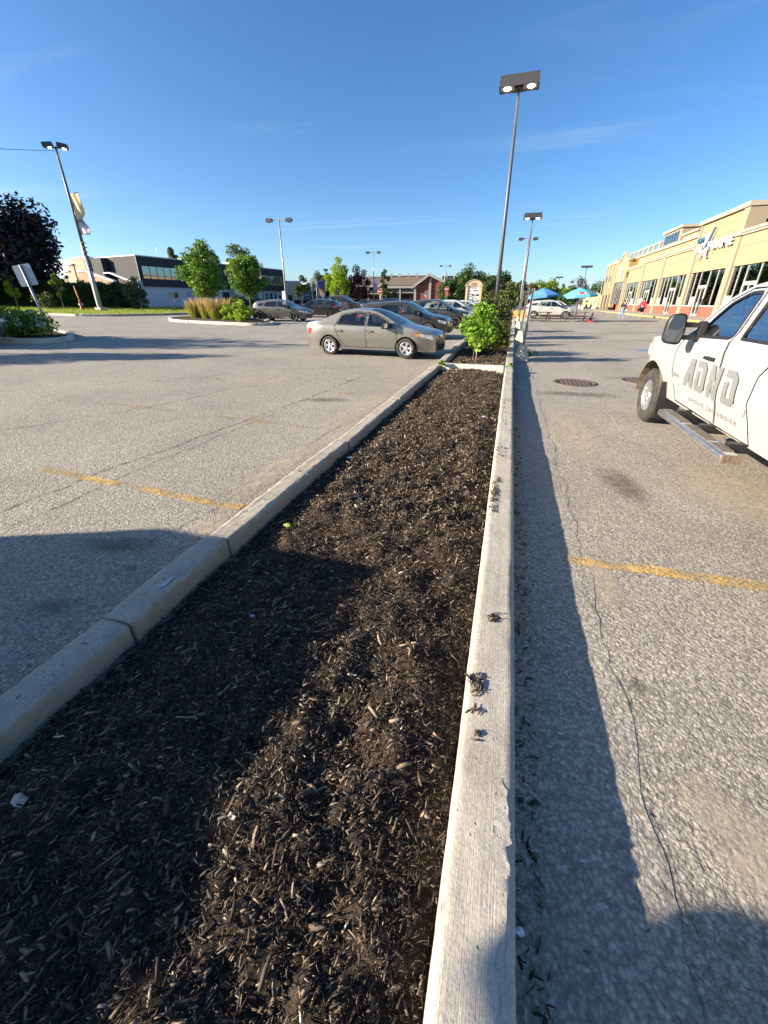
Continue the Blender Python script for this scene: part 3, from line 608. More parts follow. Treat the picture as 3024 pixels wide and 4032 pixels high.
class Car:
    """a car body: x forward, y left, z up, origin on the ground in the middle"""
    def __init__(s, S, paint, wheels='five', d=.09, gl=None):
        s.S = S; s.L, s.W, s.H = S['L'], S['W'], S['H']; s.paint = paint; s.gl = gl or M_GLASS; s.d = d; s.wst = wheels
        s.top = smooth_tab(S['top'], 3); s.belt = S['belt']; s.sill = S['sill']
        s.up = sorted(s.top)
    def zt(s, x): return interp(s.up, x)
    def wx(s, x):
        e = s.L/2; f = sstep(.62*e, 1.02*e, x); g = sstep(.66*e, 1.02*e, -x); return s.W/2*(1-s.S.get('tapf', .20)*f*f-s.S.get('tapr', .15)*g*g)
    def yf(s, x, z):
        b = s.belt; w_ = s.wx(x)
        if z <= b: q = interp([(s.sill+(b-s.sill)*a/.7, c) for a, c in SEC], z)
        else: q = .975-(z-b)/(s.H-b)*s.S.get('tumble', .25)-.02*min(1, (z-b)/.05)
        return w_*q
    def sp(s, sgn, off=0.):
        def f(x, z):
            e = s.L/2; dy = s.yf(x, z)+off
            return (x, sgn*dy, z)
        return f
    def build(s, name, label, cat, loc, rz, group=None, z=None):
        S = s.S; d = s.d; root = thing(name, label, cat, loc, rz, group); s.root = root
        wx_f, wx_r, wr = S['wf'], S['wr'], S['wrad']; ar = S.get('arch', wr+.055)
        # side outline: along the sill with the wheel arches, then back over the top contour
        def arch(cx, r):
            return [(cx+r*math.cos(a), wr*.97+r*math.sin(a)) for a in [PI-i*PI/14 for i in range(15)] if wr*.97+r*math.sin(a) > s.sill-.02]
        xr, xf = -s.L/2, s.L/2; low = [(xr, S['rb']), (xr+.12, s.sill-.02)]
        low += [(wx_r-ar, s.sill)]+arch(wx_r, ar)+[(wx_r+ar, s.sill)]+[(wx_f-ar, s.sill)]+arch(wx_f, ar)+[(wx_f+ar, s.sill)]+[(xf-.12, s.sill-.02), (xf, S['fb'])]
        out_ = low+list(s.top)
        doors = S['doors']; wins = S['wins']
        for sg in (1, -1):
            pass
        body = []
        dh = [inset(p, -.003) for p in doors]
        qw = S.get('qwins', [])
        for sg in (1, -1): body.append(panel(out_, dh+[rpoly(q, .04) for q in qw], s.sp(sg), d))
        # top skins between the two sides
        def cap(x0, x1, t0, t1, n=10, m_=8, lift=0.):
            xs = sorted(set([x0+(x1-x0)*i/n for i in range(n+1)])); V = []; F = []
            cw = S.get('crown', .05)
            for x in xs:
                zt_ = s.zt(x); ye = s.yf(x, zt_)
                for k in range(m_+1):
                    t = t0+(t1-t0)*k/m_; V.append((x, ye*t, zt_+cw*(1-t*t)+lift))
            for i in range(len(xs)-1):
                for k in range(m_): a = i*(m_+1)+k; F.append((a, a+m_+1, a+m_+2, a+1))
            me = bpy.data.meshes.new('skin'); me.from_pydata(V, [], F); me.polygons.foreach_set('use_smooth', [True]*len(F)); me.update(); return me
        c = S['caps']    # tail, rear glass foot, rear glass head, windscreen head, windscreen foot, nose
        for (a, b) in ((c[0], c[1]), (c[2], c[3]), (c[4], c[5])): body.append(cap(a, b, -1, 1, 14))
        for (a, b) in ((c[1], c[2]), (c[3], c[4])):
            body.append(cap(a, b, -1, -.86, 8, 2)); body.append(cap(a, b, .86, 1, 8, 2))
        # nose and tail faces
        def face(sg, x_e, zb, zt_, bulge):
            V = []; F = []; nz, ny = 8, 12
            for i in range(nz+1):
                z_ = zb+(zt_-zb)*i/nz; ye = s.yf(x_e, z_)
                for k in range(ny+1):
                    t = -1+2*k/ny; V.append((x_e+sg*bulge*(1-t*t)*(1-.25*((i/nz-.45)*2)**2), ye*t, z_+(S.get('crown', .05)*(1-t*t) if i == nz else 0)))
            for i in range(nz):
                for k in range(ny): a = i*(ny+1)+k; F.append((a, a+1, a+ny+2, a+ny+1) if sg > 0 else (a, a+ny+1, a+ny+2, a+1))
            me = bpy.data.meshes.new('face'); me.from_pydata(V, [], F); me.polygons.foreach_set('use_smooth', [True]*len(F)); me.update(); return me
        bf, br = S.get('bulf', .10), S.get('bulr', .06)
        body.append(face(1, xf, S['fb'], s.zt(xf), bf)); body.append(face(-1, xr, S['rb'], s.zt(xr), br))
        link('body', merge_mesh('body', body), s.paint, root)
        link('windscreen', cap(c[3], c[4], -.86, .86, 8, 8), M_GLASS if S.get('clear', 1) else s.gl, root); link('rear_window', cap(c[1], c[2], -.86, .86, 8, 8), s.gl, root)
        for q in qw:
            for sg in (1, -1): link('quarter_window', panel(rpoly(q, .04), [], s.sp(sg, -.008), d), s.gl, root)
        for di, (dp, wp) in enumerate(zip(doors, wins)):
            for sg in (1, -1):
                wpr = rpoly(wp, .05) if wp else None
                do = link('door', panel(inset(dp, .013), [wpr] if wp else [], s.sp(sg), d), s.paint, root)
                if wp:
                    link('door_window', panel(wpr, [], s.sp(sg, -.010), d), s.gl if not (di == 0 and S.get('clearfront', 1)) else M_GLASS, do)
                    fr = panel(rpoly(inset(wp, -.022), .06), [rpoly(inset(wp, .004), .05)], s.sp(sg, .003), d); link('window_frame', fr, S.get('frame', M_TRIM), do)
                if S['handles'][di] is None: continue
                hx, hz = S['handles'][di]; p = s.sp(sg, .0)(hx, hz)
                MB().box(hx-.10, hx+.10, p[1]-.012, p[1]+sg*.035, hz-.016, hz+.016, bev=.01).build('handle', S.get('hmat', s.paint), do)
        # dark tub, floor, arch liners
        tub = MB(); ww = s.W/2-.16
        tub.box(wx_r+ar+.02, wx_f-ar-.02, -ww, ww, s.sill-.03, s.sill+.10); tub.box(xr+.25, xf-.25, -ww*.55, ww*.55, s.sill, min(S['fb'], S['rb'])+.25)
        for cx in (wx_f, wx_r):
            for sg in (1, -1):
                y0, y1 = sg*(s.wx(cx)*.985), sg*(s.wx(cx)-.34); n = 12
                P = [(cx+(ar+.004)*math.cos(a), yy_, wr*.97+(ar+.004)*math.sin(a)) for yy_ in (y0, y1) for a in [PI*i/n for i in range(n+1)]]
                tub.add(P, [(i, i+1, n+2+i, n+1+i) for i in range(n)]+[tuple(range(n+1, 2*n+2))])
        tub.build('underbody', S.get('liner', M_DARK), root)
        # cabin: seats, dashboard, wheel
        if S.get('cabin', 1):
            cb = MB(); bz = s.belt
            for x_ in S['seats']:
                for yy_ in (-.36, .36):
                    cb.box(x_-.06, x_+.08, yy_-.24, yy_+.24, s.sill+.2, bz+.06, Matrix.Rotation(-.12, 4, 'Y'), bev=.05); cb.box(x_-.16, x_-.06, yy_-.12, yy_+.12, bz+.09, bz+.27, bev=.04); cb.box(x_, x_+.5, yy_-.25, yy_+.25, s.sill+.15, s.sill+.34, bev=.05)
            cb.build('seats', M_SEAT, root); dx = S['dash']
            MB().box(dx-.1, dx+.45, -s.W*.42, s.W*.42, bz-.25, bz-.02, bev=.05).build('dashboard', M_TRIM, root)
        # wheels, mirrors, lamps
        for cx in (wx_f, wx_r):
            for sg in (1, -1): add_wheel(root, cx, sg*(s.wx(cx)*.985-.005), wr, .21, s.wst)
        mx_, mz = S['mirror']
        for sg in (1, -1):
            y_ = s.yf(mx_, mz); mb = MB(); mb.box(mx_-.09, mx_+.08, sg*(y_+.06), sg*(y_+.25), mz-.07, mz+.08, bev=.04)
            mb.box(mx_-.03, mx_+.05, sg*(y_-.03), sg*(y_+.1), mz-.06, mz-.02); mb.build('mirror', S.get('mmat', s.paint), root)
        def onface(sg, poly, m_, nm, off=.012):
            xe = xf if sg > 0 else xr; bl = bf if sg > 0 else br; zb, zt_ = (S['fb'] if sg > 0 else S['rb']), s.zt(xe)
            def fn(y, z):
                ye = s.yf(xe, z); t = max(-1, min(1, y/ye)); i = (z-zb)/(zt_-zb); return (xe+sg*(bl*(1-t*t)*(1-.25*((i-.45)*2)**2)+off), y, z)
            return link(nm, panel(rpoly(poly, .03), [], fn, .07), m_, root)
        for sg, poly, m_, nm in S.get('faces', []):
            onface(sg, poly, m_, nm)
        for poly, m_, nm in S.get('sides', []):
            for sg in (1, -1): link(nm, panel(rpoly(poly, .03), [], s.sp(sg, .006), .07), m_, root)
        if z is not None: root.location.z = z
        return root

def sedan_spec():
    L = 4.5
    top = [(2.25, .62), (2.19, .74), (2.0, .80), (1.5, .90), (1.12, .985), (.75, 1.17), (.35, 1.345), (.05, 1.415), (-.45, 1.432), (-.95, 1.375), (-1.35, 1.235), (-1.68, 1.085), (-2.0, 1.045), (-2.20, 1.02), (-2.25, .93)]
    # doors and windows in side view
    d1 = [(1.02, .86), (1.05, .30), (-.03, .29), (-.05, .95), (.00, 1.36), (.32, 1.30), (.74, 1.12)]
    d2 = [(-.04, .95), (-.02, .29), (-.78, .30), (-.98, .52), (-1.14, .88), (-1.14, .99), (-.96, 1.30), (-.4, 1.375), (-.01, 1.365)]
    w1 = [(.86, .93), (.02, .965), (.04, 1.325), (.30, 1.27), (.70, 1.085)]
    w2 = [(-.08, .97), (-1.06, 1.0), (-.93, 1.255), (-.42, 1.335), (-.06, 1.328)]
    return dict(L=L, W=1.75, H=1.432, top=top, belt=.95, sill=.22, fb=.22, rb=.30, wf=1.33, wr=-1.37, wrad=.31, doors=[d1, d2], wins=[w1, w2], qwins=[[(1.0, .93), (.90, .935), (.80, 1.06), (.92, 1.0)]],
                caps=(-2.25, -1.66, -.92, .08, 1.12, 2.25), handles=[(.10, .80), (-.98, .80)], seats=(-.25, -1.0), dash=.65, mirror=(.72, .99), tumble=.27, tapf=.22, tapr=.16,
                faces=[(1, [(-.62, .60), (-.86, .74), (-.55, .71), (-.40, .60)], M_HL, 'headlight'), (1, [(.62, .60), (.86, .74), (.55, .71), (.40, .60)], M_HL, 'headlight'), (1, [(-.34, .62), (-.36, .70), (.36, .70), (.34, .62)], M_CHROME, 'grille'),
                       (1, [(-.55, .27), (-.5, .44), (.5, .44), (.55, .27)], M_TRIM, 'lower_grille'), (-1, [(-.25, .68), (-.25, .80), (.25, .80), (.25, .68)], M_PLATE, 'number_plate')],
                sides=[([(2.18, .58), (2.14, .71), (1.74, .76), (1.80, .66)], M_HL, 'headlight'), ([(1.84, .655), (1.80, .735), (1.62, .75), (1.67, .68)], M_AMB, 'indicator'), ([(-2.20, .66), (-2.20, .90), (-2.03, .86), (-2.07, .70)], M_TL, 'tail_light')])
def hatch_spec(suv=0.):
    """suv 0: compact hatchback; 1: tall crossover"""
    k = suv; L = 4.28+.22*k; H = 1.46+.17*k; b = .97+.12*k; sl = .20+.08*k; e = L/2; wr = .325+.03*k; r = H-.03
    top = [(e, .60+.1*k), (e-.06, .76+.1*k), (e-.25, .84+.12*k), (e-.85, b-.03), (e-1.12, b+.05), (e-1.5, b+.28), (e-1.85, r-.04), (.1, H-.005), (-.5, H), (-1.2, H-.05), (-e+.42, H-.12), (-e+.22, b+.22), (-e+.05, b+.02), (-e, b-.12)]
    d1 = [(e-1.16, b-.1), (e-1.12, sl+.08), (-.02, sl+.07), (-.05, b), (0, H-.07), (.28, H-.085), (e-1.55, b+.2)]
    d2 = [(-.04, b), (0, sl+.07), (-.72, sl+.08), (-.98, sl+.38), (-1.13, b-.12), (-1.15, b+.04), (-.98, H-.14), (-.4, H-.07), (-.02, H-.065)]
    w1 = [(e-1.30, b+.0), (.02, b+.03), (.04, H-.115), (.27, H-.13), (e-1.6, b+.19)]
    w2 = [(-.08, b+.03), (-1.07, b+.06), (-.95, H-.18), (-.42, H-.12), (-.06, H-.112)]
    q = [[(-1.22, b+.08), (-e+.52, b+.12), (-e+.62, H-.26), (-1.08, H-.2)]]
    z0 = sl+.02
    return dict(L=L, W=1.79+.06*k, H=H, top=top, belt=b, sill=sl, fb=sl+.02, rb=sl+.06, wf=e-.86, wr=-e+.80, wrad=wr, arch=wr+.05, doors=[d1, d2], wins=[w1, w2], qwins=q, caps=(-e, -e+.20, -e+.46, e-1.82, e-1.06, e), handles=[(.08, b-.14), (-.95, b-.12)],
                seats=(-.2, -1.0), dash=.72, mirror=(e-1.32, b+.05), tumble=.23, tapf=.18, tapr=.12, mmat=M_TRIM,
                faces=[(1, [(-.83, .60+.1*k), (-.83, .70+.1*k), (-.42, .72+.1*k), (-.42, .62+.1*k)], M_HL, 'headlight'), (1, [(.83, .60+.1*k), (.83, .70+.1*k), (.42, .72+.1*k), (.42, .62+.1*k)], M_HL, 'headlight'), (1, [(-.40, .62+.1*k), (-.40, .72+.1*k), (.40, .72+.1*k), (.40, .62+.1*k)], M_TRIM, 'grille'),
                       (1, [(-.72, z0+.06), (-.64, .50+.06*k), (.64, .50+.06*k), (.72, z0+.06)], M_TRIM, 'lower_grille'), (-1, [(-.84, b-.2), (-.84, b-.04), (-.5, b-.05), (-.5, b-.18)], M_TL, 'tail_light'), (-1, [(.84, b-.2), (.84, b-.04), (.5, b-.05), (.5, b-.18)], M_TL, 'tail_light'),
                       (-1, [(-.26, .55+.1*k), (-.26, .68+.1*k), (.26, .68+.1*k), (.26, .55+.1*k)], M_PLATE, 'number_plate'), (-1, [(-.7, z0+.05), (-.66, z0+.2), (.66, z0+.2), (.7, z0+.05)], M_TRIM, 'bumper_insert')],
                sides=[([(e-.08, .58+.1*k), (e-.06, .70+.1*k), (e-.44, .78+.1*k), (e-.40, .66+.1*k)], M_HL, 'headlight'), ([(-e+.04, b-.22), (-e+.06, b+.0), (-e+.34, b-.04), (-e+.30, b-.14)], M_TL, 'tail_light'),
                       ([(e-1.25, sl+.02), (e-1.25, sl+.09+.03*k), (-.9+.1*k, sl+.09+.03*k), (-.9+.1*k, sl+.02)], M_TRIM if k else M_CHROME, 'sill_trim')])
def pick_spec():
    e = 2.85; b = 1.22; H = 1.86
    top = [(e, .82), (e-.05, 1.0), (e-.3, 1.12), (e-1.1, 1.2), (e-1.35, 1.24), (e-1.75, 1.52), (e-2.1, 1.79), (.3, 1.85), (-.5, 1.85), (-.88, 1.80), (-.98, 1.4), (-1.02, 1.22), (-1.1, 1.20), (-2.0, 1.2), (-e+.05, 1.19), (-e, 1.15)]
    d1 = [(e-1.42, 1.1), (e-1.42, .50), (.35, .49), (.32, b), (.36, 1.76), (.62, 1.74), (e-1.9, 1.5), (e-1.5, 1.24)]
    d2 = [(.33, b), (.34, .49), (-.42, .5), (-.66, .78), (-.85, 1.0), (-.86, 1.3), (-.80, 1.72), (.34, 1.765)]
    return dict(L=5.7, W=1.95, H=1.86, top=top, belt=b, sill=.44, fb=.45, rb=.55, wf=e-.98, wr=-e+1.22, wrad=.38, arch=.46, doors=[d1, d2], wins=[[(e-1.55, 1.24), (.40, 1.26), (.42, 1.70), (.62, 1.69), (e-1.95, 1.48)], [(.28, 1.26), (-.78, 1.28), (-.73, 1.66), (.29, 1.705)]], caps=(-e, -1.02, -.90, e-2.12, e-1.3, e),
                handles=[(.48, 1.08), (-.62, 1.08)], seats=(.1, -.6), dash=1.0, mirror=(e-1.6, 1.3), tumble=.16, tapf=.12, tapr=.03, mmat=M_TRIM,
                faces=[(1, [(-.5, .72), (-.5, 1.0), (.5, 1.0), (.5, .72)], M_TRIM, 'grille'), (1, [(-.86, .84), (-.86, 1.02), (-.55, 1.02), (-.55, .84)], M_HL, 'headlight'), (1, [(.86, .84), (.86, 1.02), (.55, 1.02), (.55, .84)], M_HL, 'headlight')], sides=[([(e-.1, .84), (e-.1, 1.0), (e-.35, 1.02), (e-.35, .86)], M_HL, 'headlight')])
def paint(name, col, metal=.35, rough=.32, dirt=.15): return mat('paint_'+name, col, rough, metal, var=.04, scale=1.5, coat=.6, dirt=dirt, dirtcol=(.30, .26, .2))
P_GREY = paint('taupe_grey', (.195, .19, .18), .45, .34, .35); P_DK = paint('charcoal', (.035, .036, .04)); P_BLK = paint('black', (.012, .012, .014)); P_GRN = paint('dark_green_grey', (.035, .042, .042)); P_GOLF = paint('steel_grey', (.12, .122, .12), .5); P_WHT = paint('white', (.46, .455, .43), 0., .35); P_PICK = paint('warm_dark_grey', (.09, .085, .08), .5)
def gz(x, y): return G(x, y)+.004
def park(spec, pnt, wheels, name, label, cat, x, y, rz, group='cars parked in the lot', d=.10, gl=None):
    return Car(spec, pnt, wheels, d, gl).build(name, label, cat, (x, y, gz(x, y)), rz, group)
sd_ = sedan_spec(); park(sd_, P_GREY, 'five', 'parked_car', 'dusty taupe grey four door sedan with silver wheels nosed up to the planter', 'car', -4.17, 13.1, R(-4), d=.06).scale = (.96,)*3
bs = hatch_spec(.55); bs['L_'] = 0
park(bs, P_DK, 'multi', 'parked_car', 'charcoal hatchback parked directly behind the taupe sedan', 'car', -4.85, 19.7, R(-1), d=.08)
sv = hatch_spec(1.); park(sv, P_GRN, 'dark', 'parked_car', 'dark green grey crossover behind the clipped shrubs', 'car', -4.65, 27.5, R(0), d=.09)
park(sv, P_WHT, 'multi', 'parked_car', 'white crossover just behind the dark green crossover', 'car', -4.3, 33.2, R(0), d=.12); park(hatch_spec(.8), P_WHT, 'multi', 'parked_car', 'second white crossover farther back in the planter row', 'car', -3.9, 38.8, R(0), d=.14)
park(sd_, P_WHT, 'five', 'parked_car', 'white sedan at the far end of the planter row', 'car', -3.2, 45.5, R(0), d=.14)
park(hatch_spec(0), P_GOLF, 'dark', 'parked_car', 'steel grey hatchback with black wheels parked beside the grass island', 'car', -16.65, 28.95, R(4), d=.08)
park(hatch_spec(.1), P_BLK, 'dark', 'parked_car', 'black hatchback showing its red tail light', 'car', -17.3, 36.4, R(186), d=.08, gl=M_GLASS)
park(pick_spec(), P_PICK, 'multi', 'parked_pickup', 'dark grey crew cab pickup parked behind the black hatchback', 'pickup', -18.0, 43.6, R(6), d=.12)
park(sd_, P_BLK, 'five', 'parked_car', 'black sedan parked beyond the dark grey pickup', 'car', -17.4, 51.5, R(6), d=.14); park(sv, P_BLK, 'dark', 'parked_car', 'black crossover whose roof shows above the charcoal hatchback', 'car', -12.0, 44.5, R(4), d=.14)
park(sv, P_WHT, 'five', 'parked_car', 'white crossover standing behind the two picnic tables', 'car', 3.55, 44.3, R(-2), d=.09); park(hatch_spec(.5), P_WHT, 'five', 'parked_car', 'white car half hidden behind the white crossover by the tables', 'car', 4.6, 49.6, R(-2), d=.14)
park(sv, P_BLK, 'dark', 'parked_car', 'black car cut by the left edge of the view', 'car', -18.95, 9.2, R(8), d=.12)
park(sv, P_BLK, 'multi', 'parked_car', 'dark crossover parked in front of the white ground floor', 'car', -40.5, 61.5, R(20), d=.16); park(pick_spec(), P_BLK, 'multi', 'parked_car', 'small black pickup far off by the white building', 'car', -36.5, 74, R(10), d=.2); park(sv, P_WHT, 'multi', 'parked_car', 'white crossover far off by the white building', 'car', -33.0, 75, R(10), d=.2)
park(sd_, P_WHT, 'multi', 'parked_car', 'pale sedan far off before the brick flats', 'car', -20.0, 72, R(10), d=.2); park(sv, P_GOLF, 'multi', 'parked_car', 'grey crossover far off before the brick gable', 'car', -15.3, 86, R(10), d=.2)
# ------------------------------------------------------------------ the white pickup on the right
def text_mesh(txt, size=1., align='LEFT', extrude=0., space=1., res=3, bold=0.):
    cu = bpy.data.curves.new('txt', 'FONT'); cu.body = txt; cu.size = size; cu.align_x = align; cu.extrude = extrude; cu.space_character = space; cu.resolution_u = res; cu.offset = bold
    o = bpy.data.objects.new('txt', cu); COL.objects.link(o); bpy.context.view_layer.update()
    me = bpy.data.meshes.new_from_object(o.evaluated_get(bpy.context.evaluated_depsgraph_get())); bpy.data.objects.remove(o); bpy.data.curves.remove(cu); return me
def map_mesh(me, fn, name=None):
    for v in me.vertices: v.co = fn(v.co.x, v.co.y, v.co.z)
    me.update()
    if name: me.name = name
    return me
M_MUD = mat('mud', (.17, .125, .08), .95, var=.45, scale=14, bmp=1., bscale=40)
P_TRUCK = mat('paint_truck_white', (.34, .345, .345), .38, 0., var=.03, scale=1.2, coat=.5, dirt=.22, dirtcol=(.32, .295, .25))
M_LOGO = mat('logo_grey', (.165, .175, .175), .5, var=.05); M_BADGE = mat('badge_chrome', (.04, .04, .045), .3, .6)
def truck_spec():
    e = 2.95; b = 1.26
    top = [(e, .86), (e-.05, 1.03), (e-.28, 1.11), (2.1, 1.17), (1.5, 1.205), (1.16, 1.235), (.96, 1.45), (.70, 1.655), (.38, 1.765), (-.2, 1.82), (-.8, 1.82), (-1.2, 1.79), (-1.30, 1.72), (-1.36, 1.45), (-1.40, 1.30), (-1.46, 1.285), (-2.2, 1.285), (-e+.04, 1.28), (-e, 1.22)]
    d1 = [(1.20, 1.15), (1.26, 1.02), (1.24, .80), (1.10, .49), (.03, .47), (.03, .9), (.10, 1.26), (.14, 1.74), (.40, 1.735), (.69, 1.625), (.94, 1.42), (1.10, 1.245)]
    d2 = [(.02, .9), (.02, .47), (-.66, .47), (-.56, .80), (-.62, 1.05), (-.80, 1.26), (-.78, 1.72), (.13, 1.745), (.09, 1.26)]
    return dict(L=5.9, W=2.0, H=1.82, top=top, belt=b, sill=.46, fb=.47, rb=.55, wf=1.97, wr=-1.75, wrad=.372, arch=.50, doors=[d1, d2], wins=[[(.84, 1.27), (.15, 1.30), (.19, 1.69), (.39, 1.685), (.63, 1.59), (.80, 1.42)], [(-.02, 1.31), (-.66, 1.31), (-.68, 1.66), (.0, 1.69)]], caps=(-e, -1.40, -1.30, .40, 1.17, e),
                handles=[(.30, 1.085), None], seats=(.2, -.55), dash=.75, mirror=(.95, 1.30), tumble=.20, tapf=.24, tapr=.02, hmat=M_TRIM, liner=M_MUD, crown=.04,
                faces=[(1, [(-.5, .72), (-.5, 1.02), (.5, 1.02), (.5, .72)], M_CHROME, 'grille'), (1, [(-.8, .84), (-.8, 1.02), (-.55, 1.02), (-.55, .84)], M_HL, 'headlight'), (1, [(.8, .84), (.8, 1.02), (.55, 1.02), (.55, .84)], M_HL, 'headlight')],
                sides=[([(1.20, .69), (1.20, .765), (.05, .765), (.05, .69)], P_TRUCK, 'side_moulding'), ([(.0, .69), (.0, .765), (-.56, .765), (-.53, .69)], P_TRUCK, 'side_moulding')])
TS = truck_spec(); TS['clearfront'] = 0; TS['clear'] = 0; tc_ = Car(TS, P_TRUCK, 'truck', .05, glass('truck_glass', (.30, .36, .38), .03, .02, .45))
tc_.S['mirror'] = (-9, 1.3)     # the towing mirrors are built below
TX, TY = 3.0, 4.63
tr = tc_.build('pickup_truck', 'large white work pickup with grey door lettering parked at right', 'pickup', (TX, TY, G(2.4, 6)-.01), R(90))
for o in list(tr.children):
    if o.name.startswith('mirror'): bpy.data.objects.remove(o)
sp1 = tc_.sp(1, .010)
# towing mirrors: a tall rounded housing on two arms, glass towards the rear
for sg in (1, -1):
    poly = rpoly([(.06, 1.19), (.225, 1.17), (.25, 1.30), (.235, 1.47), (.20, 1.50), (.10, 1.49), (.07, 1.42)], .05)
    f = lambda u, v, t: (t, sg*(1.06+.06+.27-u), v-.0)
    mb = MB(); n = len(poly); cx_, cz_ = .13, 1.33
    rings = [(.0, 1.), (.05, 1.), (.10, .93), (.14, .75)]
    P = [f(cx_+(u-cx_)*k, cz_+(v-cz_)*k, .74+t) for t, k in rings for u, v in poly]
    mb.add(P, [(i*n+j, i*n+(j+1) % n, (i+1)*n+(j+1) % n, (i+1)*n+j) for i in range(3) for j in range(n)]+[tuple(range(n)), tuple(range(3*n, 4*n))[::-1]], True)
    mh_ = mb.build('tow_mirror', M_TRIM, tr, True)
    gl_ = panel([(cx_+(u-cx_)*.86, cz_+(v-cz_)*.88+.004) for u, v in poly], [], lambda u, v: f(u, v, .736), .06); link('mirror_glass', gl_, mat('mirror_glass', (.10, .12, .13), .04, .6, var=.02), mh_)
    for z_ in (1.25, 1.38): MB().box(.77, .83, min(sg*.93, sg*1.14), max(sg*.93, sg*1.14), z_-.025, z_+.025, bev=.01).build('mirror_arm', M_TRIM, mh_)
    MB().box(.76, .86, min(sg*.93, sg*1.0), max(sg*.93, sg*1.0), 1.2, 1.42, bev=.02).build('mirror_bracket', M_TRIM, mh_)
    link('mirror_sail', panel([(1.10, 1.26), (.86, 1.27), (.82, 1.40), (.9, 1.42)], [], tc_.sp(sg, .012), .06), M_TRIM, tr)
# oval chrome side step with a dirty tread
for sg in (1, -1):
    prof = rpoly([(-.075, .36), (.075, .36), (.075, .44), (-.075, .44)], .035); mb = MB(); n = len(prof)
    xs = [.86, .80, -.78, -.84]; sc_ = [.55, 1, 1, .75]
    P = [(x_, sg*(1.06+.02+u*k), .40+(v-.40)*k) for x_, k in zip(xs, sc_) for u, v in prof]
    mb.add(P, [(i*n+j, i*n+(j+1) % n, (i+1)*n+(j+1) % n, (i+1)*n+j) for i in range(3) for j in range(n)]+[tuple(range(n)), tuple(range(3*n, 4*n))[::-1]], True)
    st_ = mb.build('side_step', mat('step_chrome', (.62, .61, .60), .22, .9, dirt=.5, dirtcol=(.26, .22, .17), scale=6), tr, True)
    for a, b in ((.74, .22), (.10, -.42), (-.5, -.74)): MB().box(b, a, sg*1.03, sg*1.125, .436, .447).build('step_tread', mat('step_tread', (.11, .095, .08), .9, var=.4, scale=10), st_)
    MB().box(-.845, -.82, sg*1.01, sg*1.15, .365, .435).build('end_cap', M_MUD, st_)
    for x_ in (.6, 0, -.6): MB().box(x_-.04, x_+.04, min(sg*.7, sg*1.03), max(sg*.7, sg*1.03), .40, .48).build('step_bracket', M_TRIM, st_)
    MB().box(1.97-.56, 1.97-.52, sg*.72, sg*.99, .18, .66).build('mud_flap', M_TRIM, tr)
    MB().box(-.7, 1.3, min(sg*.72, sg*.86), max(sg*.72, sg*.86), .47, .54).build('frame_rail', M_TRIM, tr)
# door lettering
spl = tc_.sp(1, .0075)
def glyph(polys, u0, nm='logo_letter'):
    return link(nm, merge_mesh(nm, [panel(rpoly(p, .012, 2), [], lambda u, v, k=k: (lambda q: (q[0], q[1]+.0012*k, q[2]))(spl(.86-(u0+u)*1.04, .725+v*1.06)), .05) for k, p in enumerate(polys)]), M_LOGO, tr)
A_ = [[(0, 0), (.09, 0), (.215, .215), (.215, .30), (.15, .30)], [(.185, .30), (.26, .30), (.26, 0), (.175, 0), (.175, .055), (.185, .06)], [(.10, .05), (.18, .05), (.18, .11), (.13, .11)]]
D_ = [[(0, 0), (.08, 0), (.105, .20), (.03, .20)], [(.03, .235), (.04, .30), (.19, .30), (.25, .25), (.25, .235)], [(.165, .24), (.25, .25), (.25, .05), (.165, .055)], [(.075, 0), (.19, 0), (.25, .05), (.25, .065), (.08, .065)]]
N_ = [[(0, -.01), (.075, -.01), (.125, .30), (.045, .30)], [(.045, .30), (.125, .30), (.21, -.01), (.13, -.01)], [(.14, -.01), (.215, -.01), (.275, .30), (.195, .30)]]
glyph(A_, 0); glyph(D_, .305); glyph(N_, .60); glyph(D_, .915)
m_sl = mat('small_lettering', (.14, .13, .12), .5)
lt = text_mesh('GROUPE SAISONNIER', .062, 'LEFT', 0, 1.75); wd_ = max(v.co.x for v in lt.vertices)
link('door_lettering', map_mesh(lt, lambda x, y, z: sp1(.67-x*1.09/wd_, .585+y)), m_sl, tr)
lt = text_mesh('2500 HD', .055); wd_ = max(v.co.x for v in lt.vertices)
link('badge', map_mesh(lt, lambda x, y, z: sp1(1.19-x*.20/wd_, .785+y)), M_BADGE, tr)
# straw logo on the box side
mb = MB()
for i in range(9): a = .5+.07*i; mb.add([sp1(-1.2-.06*i, .60), sp1(-1.21-.06*i, .60), sp1(-1.05-.05*i, .60+.16*math.sin(a)+.08), sp1(-1.045-.05*i, .60+.16*math.sin(a)+.08)], [(0, 1, 2, 3)])
mb.build('straw_emblem', mat('straw_emblem', (.55, .42, .26), .6), tr)
# ------------------------------------------------------------------ buildings
def stucco(name, col, sc=14.): return mat(name, col, .92, var=.10, scale=.7, bmp=.5, bscale=sc, spec=.2)
M_YW = stucco('yellow_stucco', (.32, .252, .15)); M_TAN = stucco('tan_stucco', (.29, .235, .165)); M_CREAM = mat('cream_cornice', (.36, .31, .225), .85, var=.06, bmp=.2); M_GROOVE = mat('joint_tan', (.30, .20, .09), .95)  # groove colour: darker tan backing behind the wall panels
M_RED = mat('red_panel', (.25, .085, .055), .7, var=.15, scale=1.2); M_ALU = mat('pale_aluminium', (.50, .50, .48), .4, .3); M_INT = mat('shop_interior', (.035, .04, .04), .9, var=.6, scale=.8); M_BLIND = mat('pale_blind', (.42, .50, .45), .8, var=.12, scale=1.1)
M_SHOP = glass('shop_glass', (.5, .55, .55), .26, .01); M_FROST = mat('frosted_band', (.28, .33, .34), .35, .1)
_bx = {}
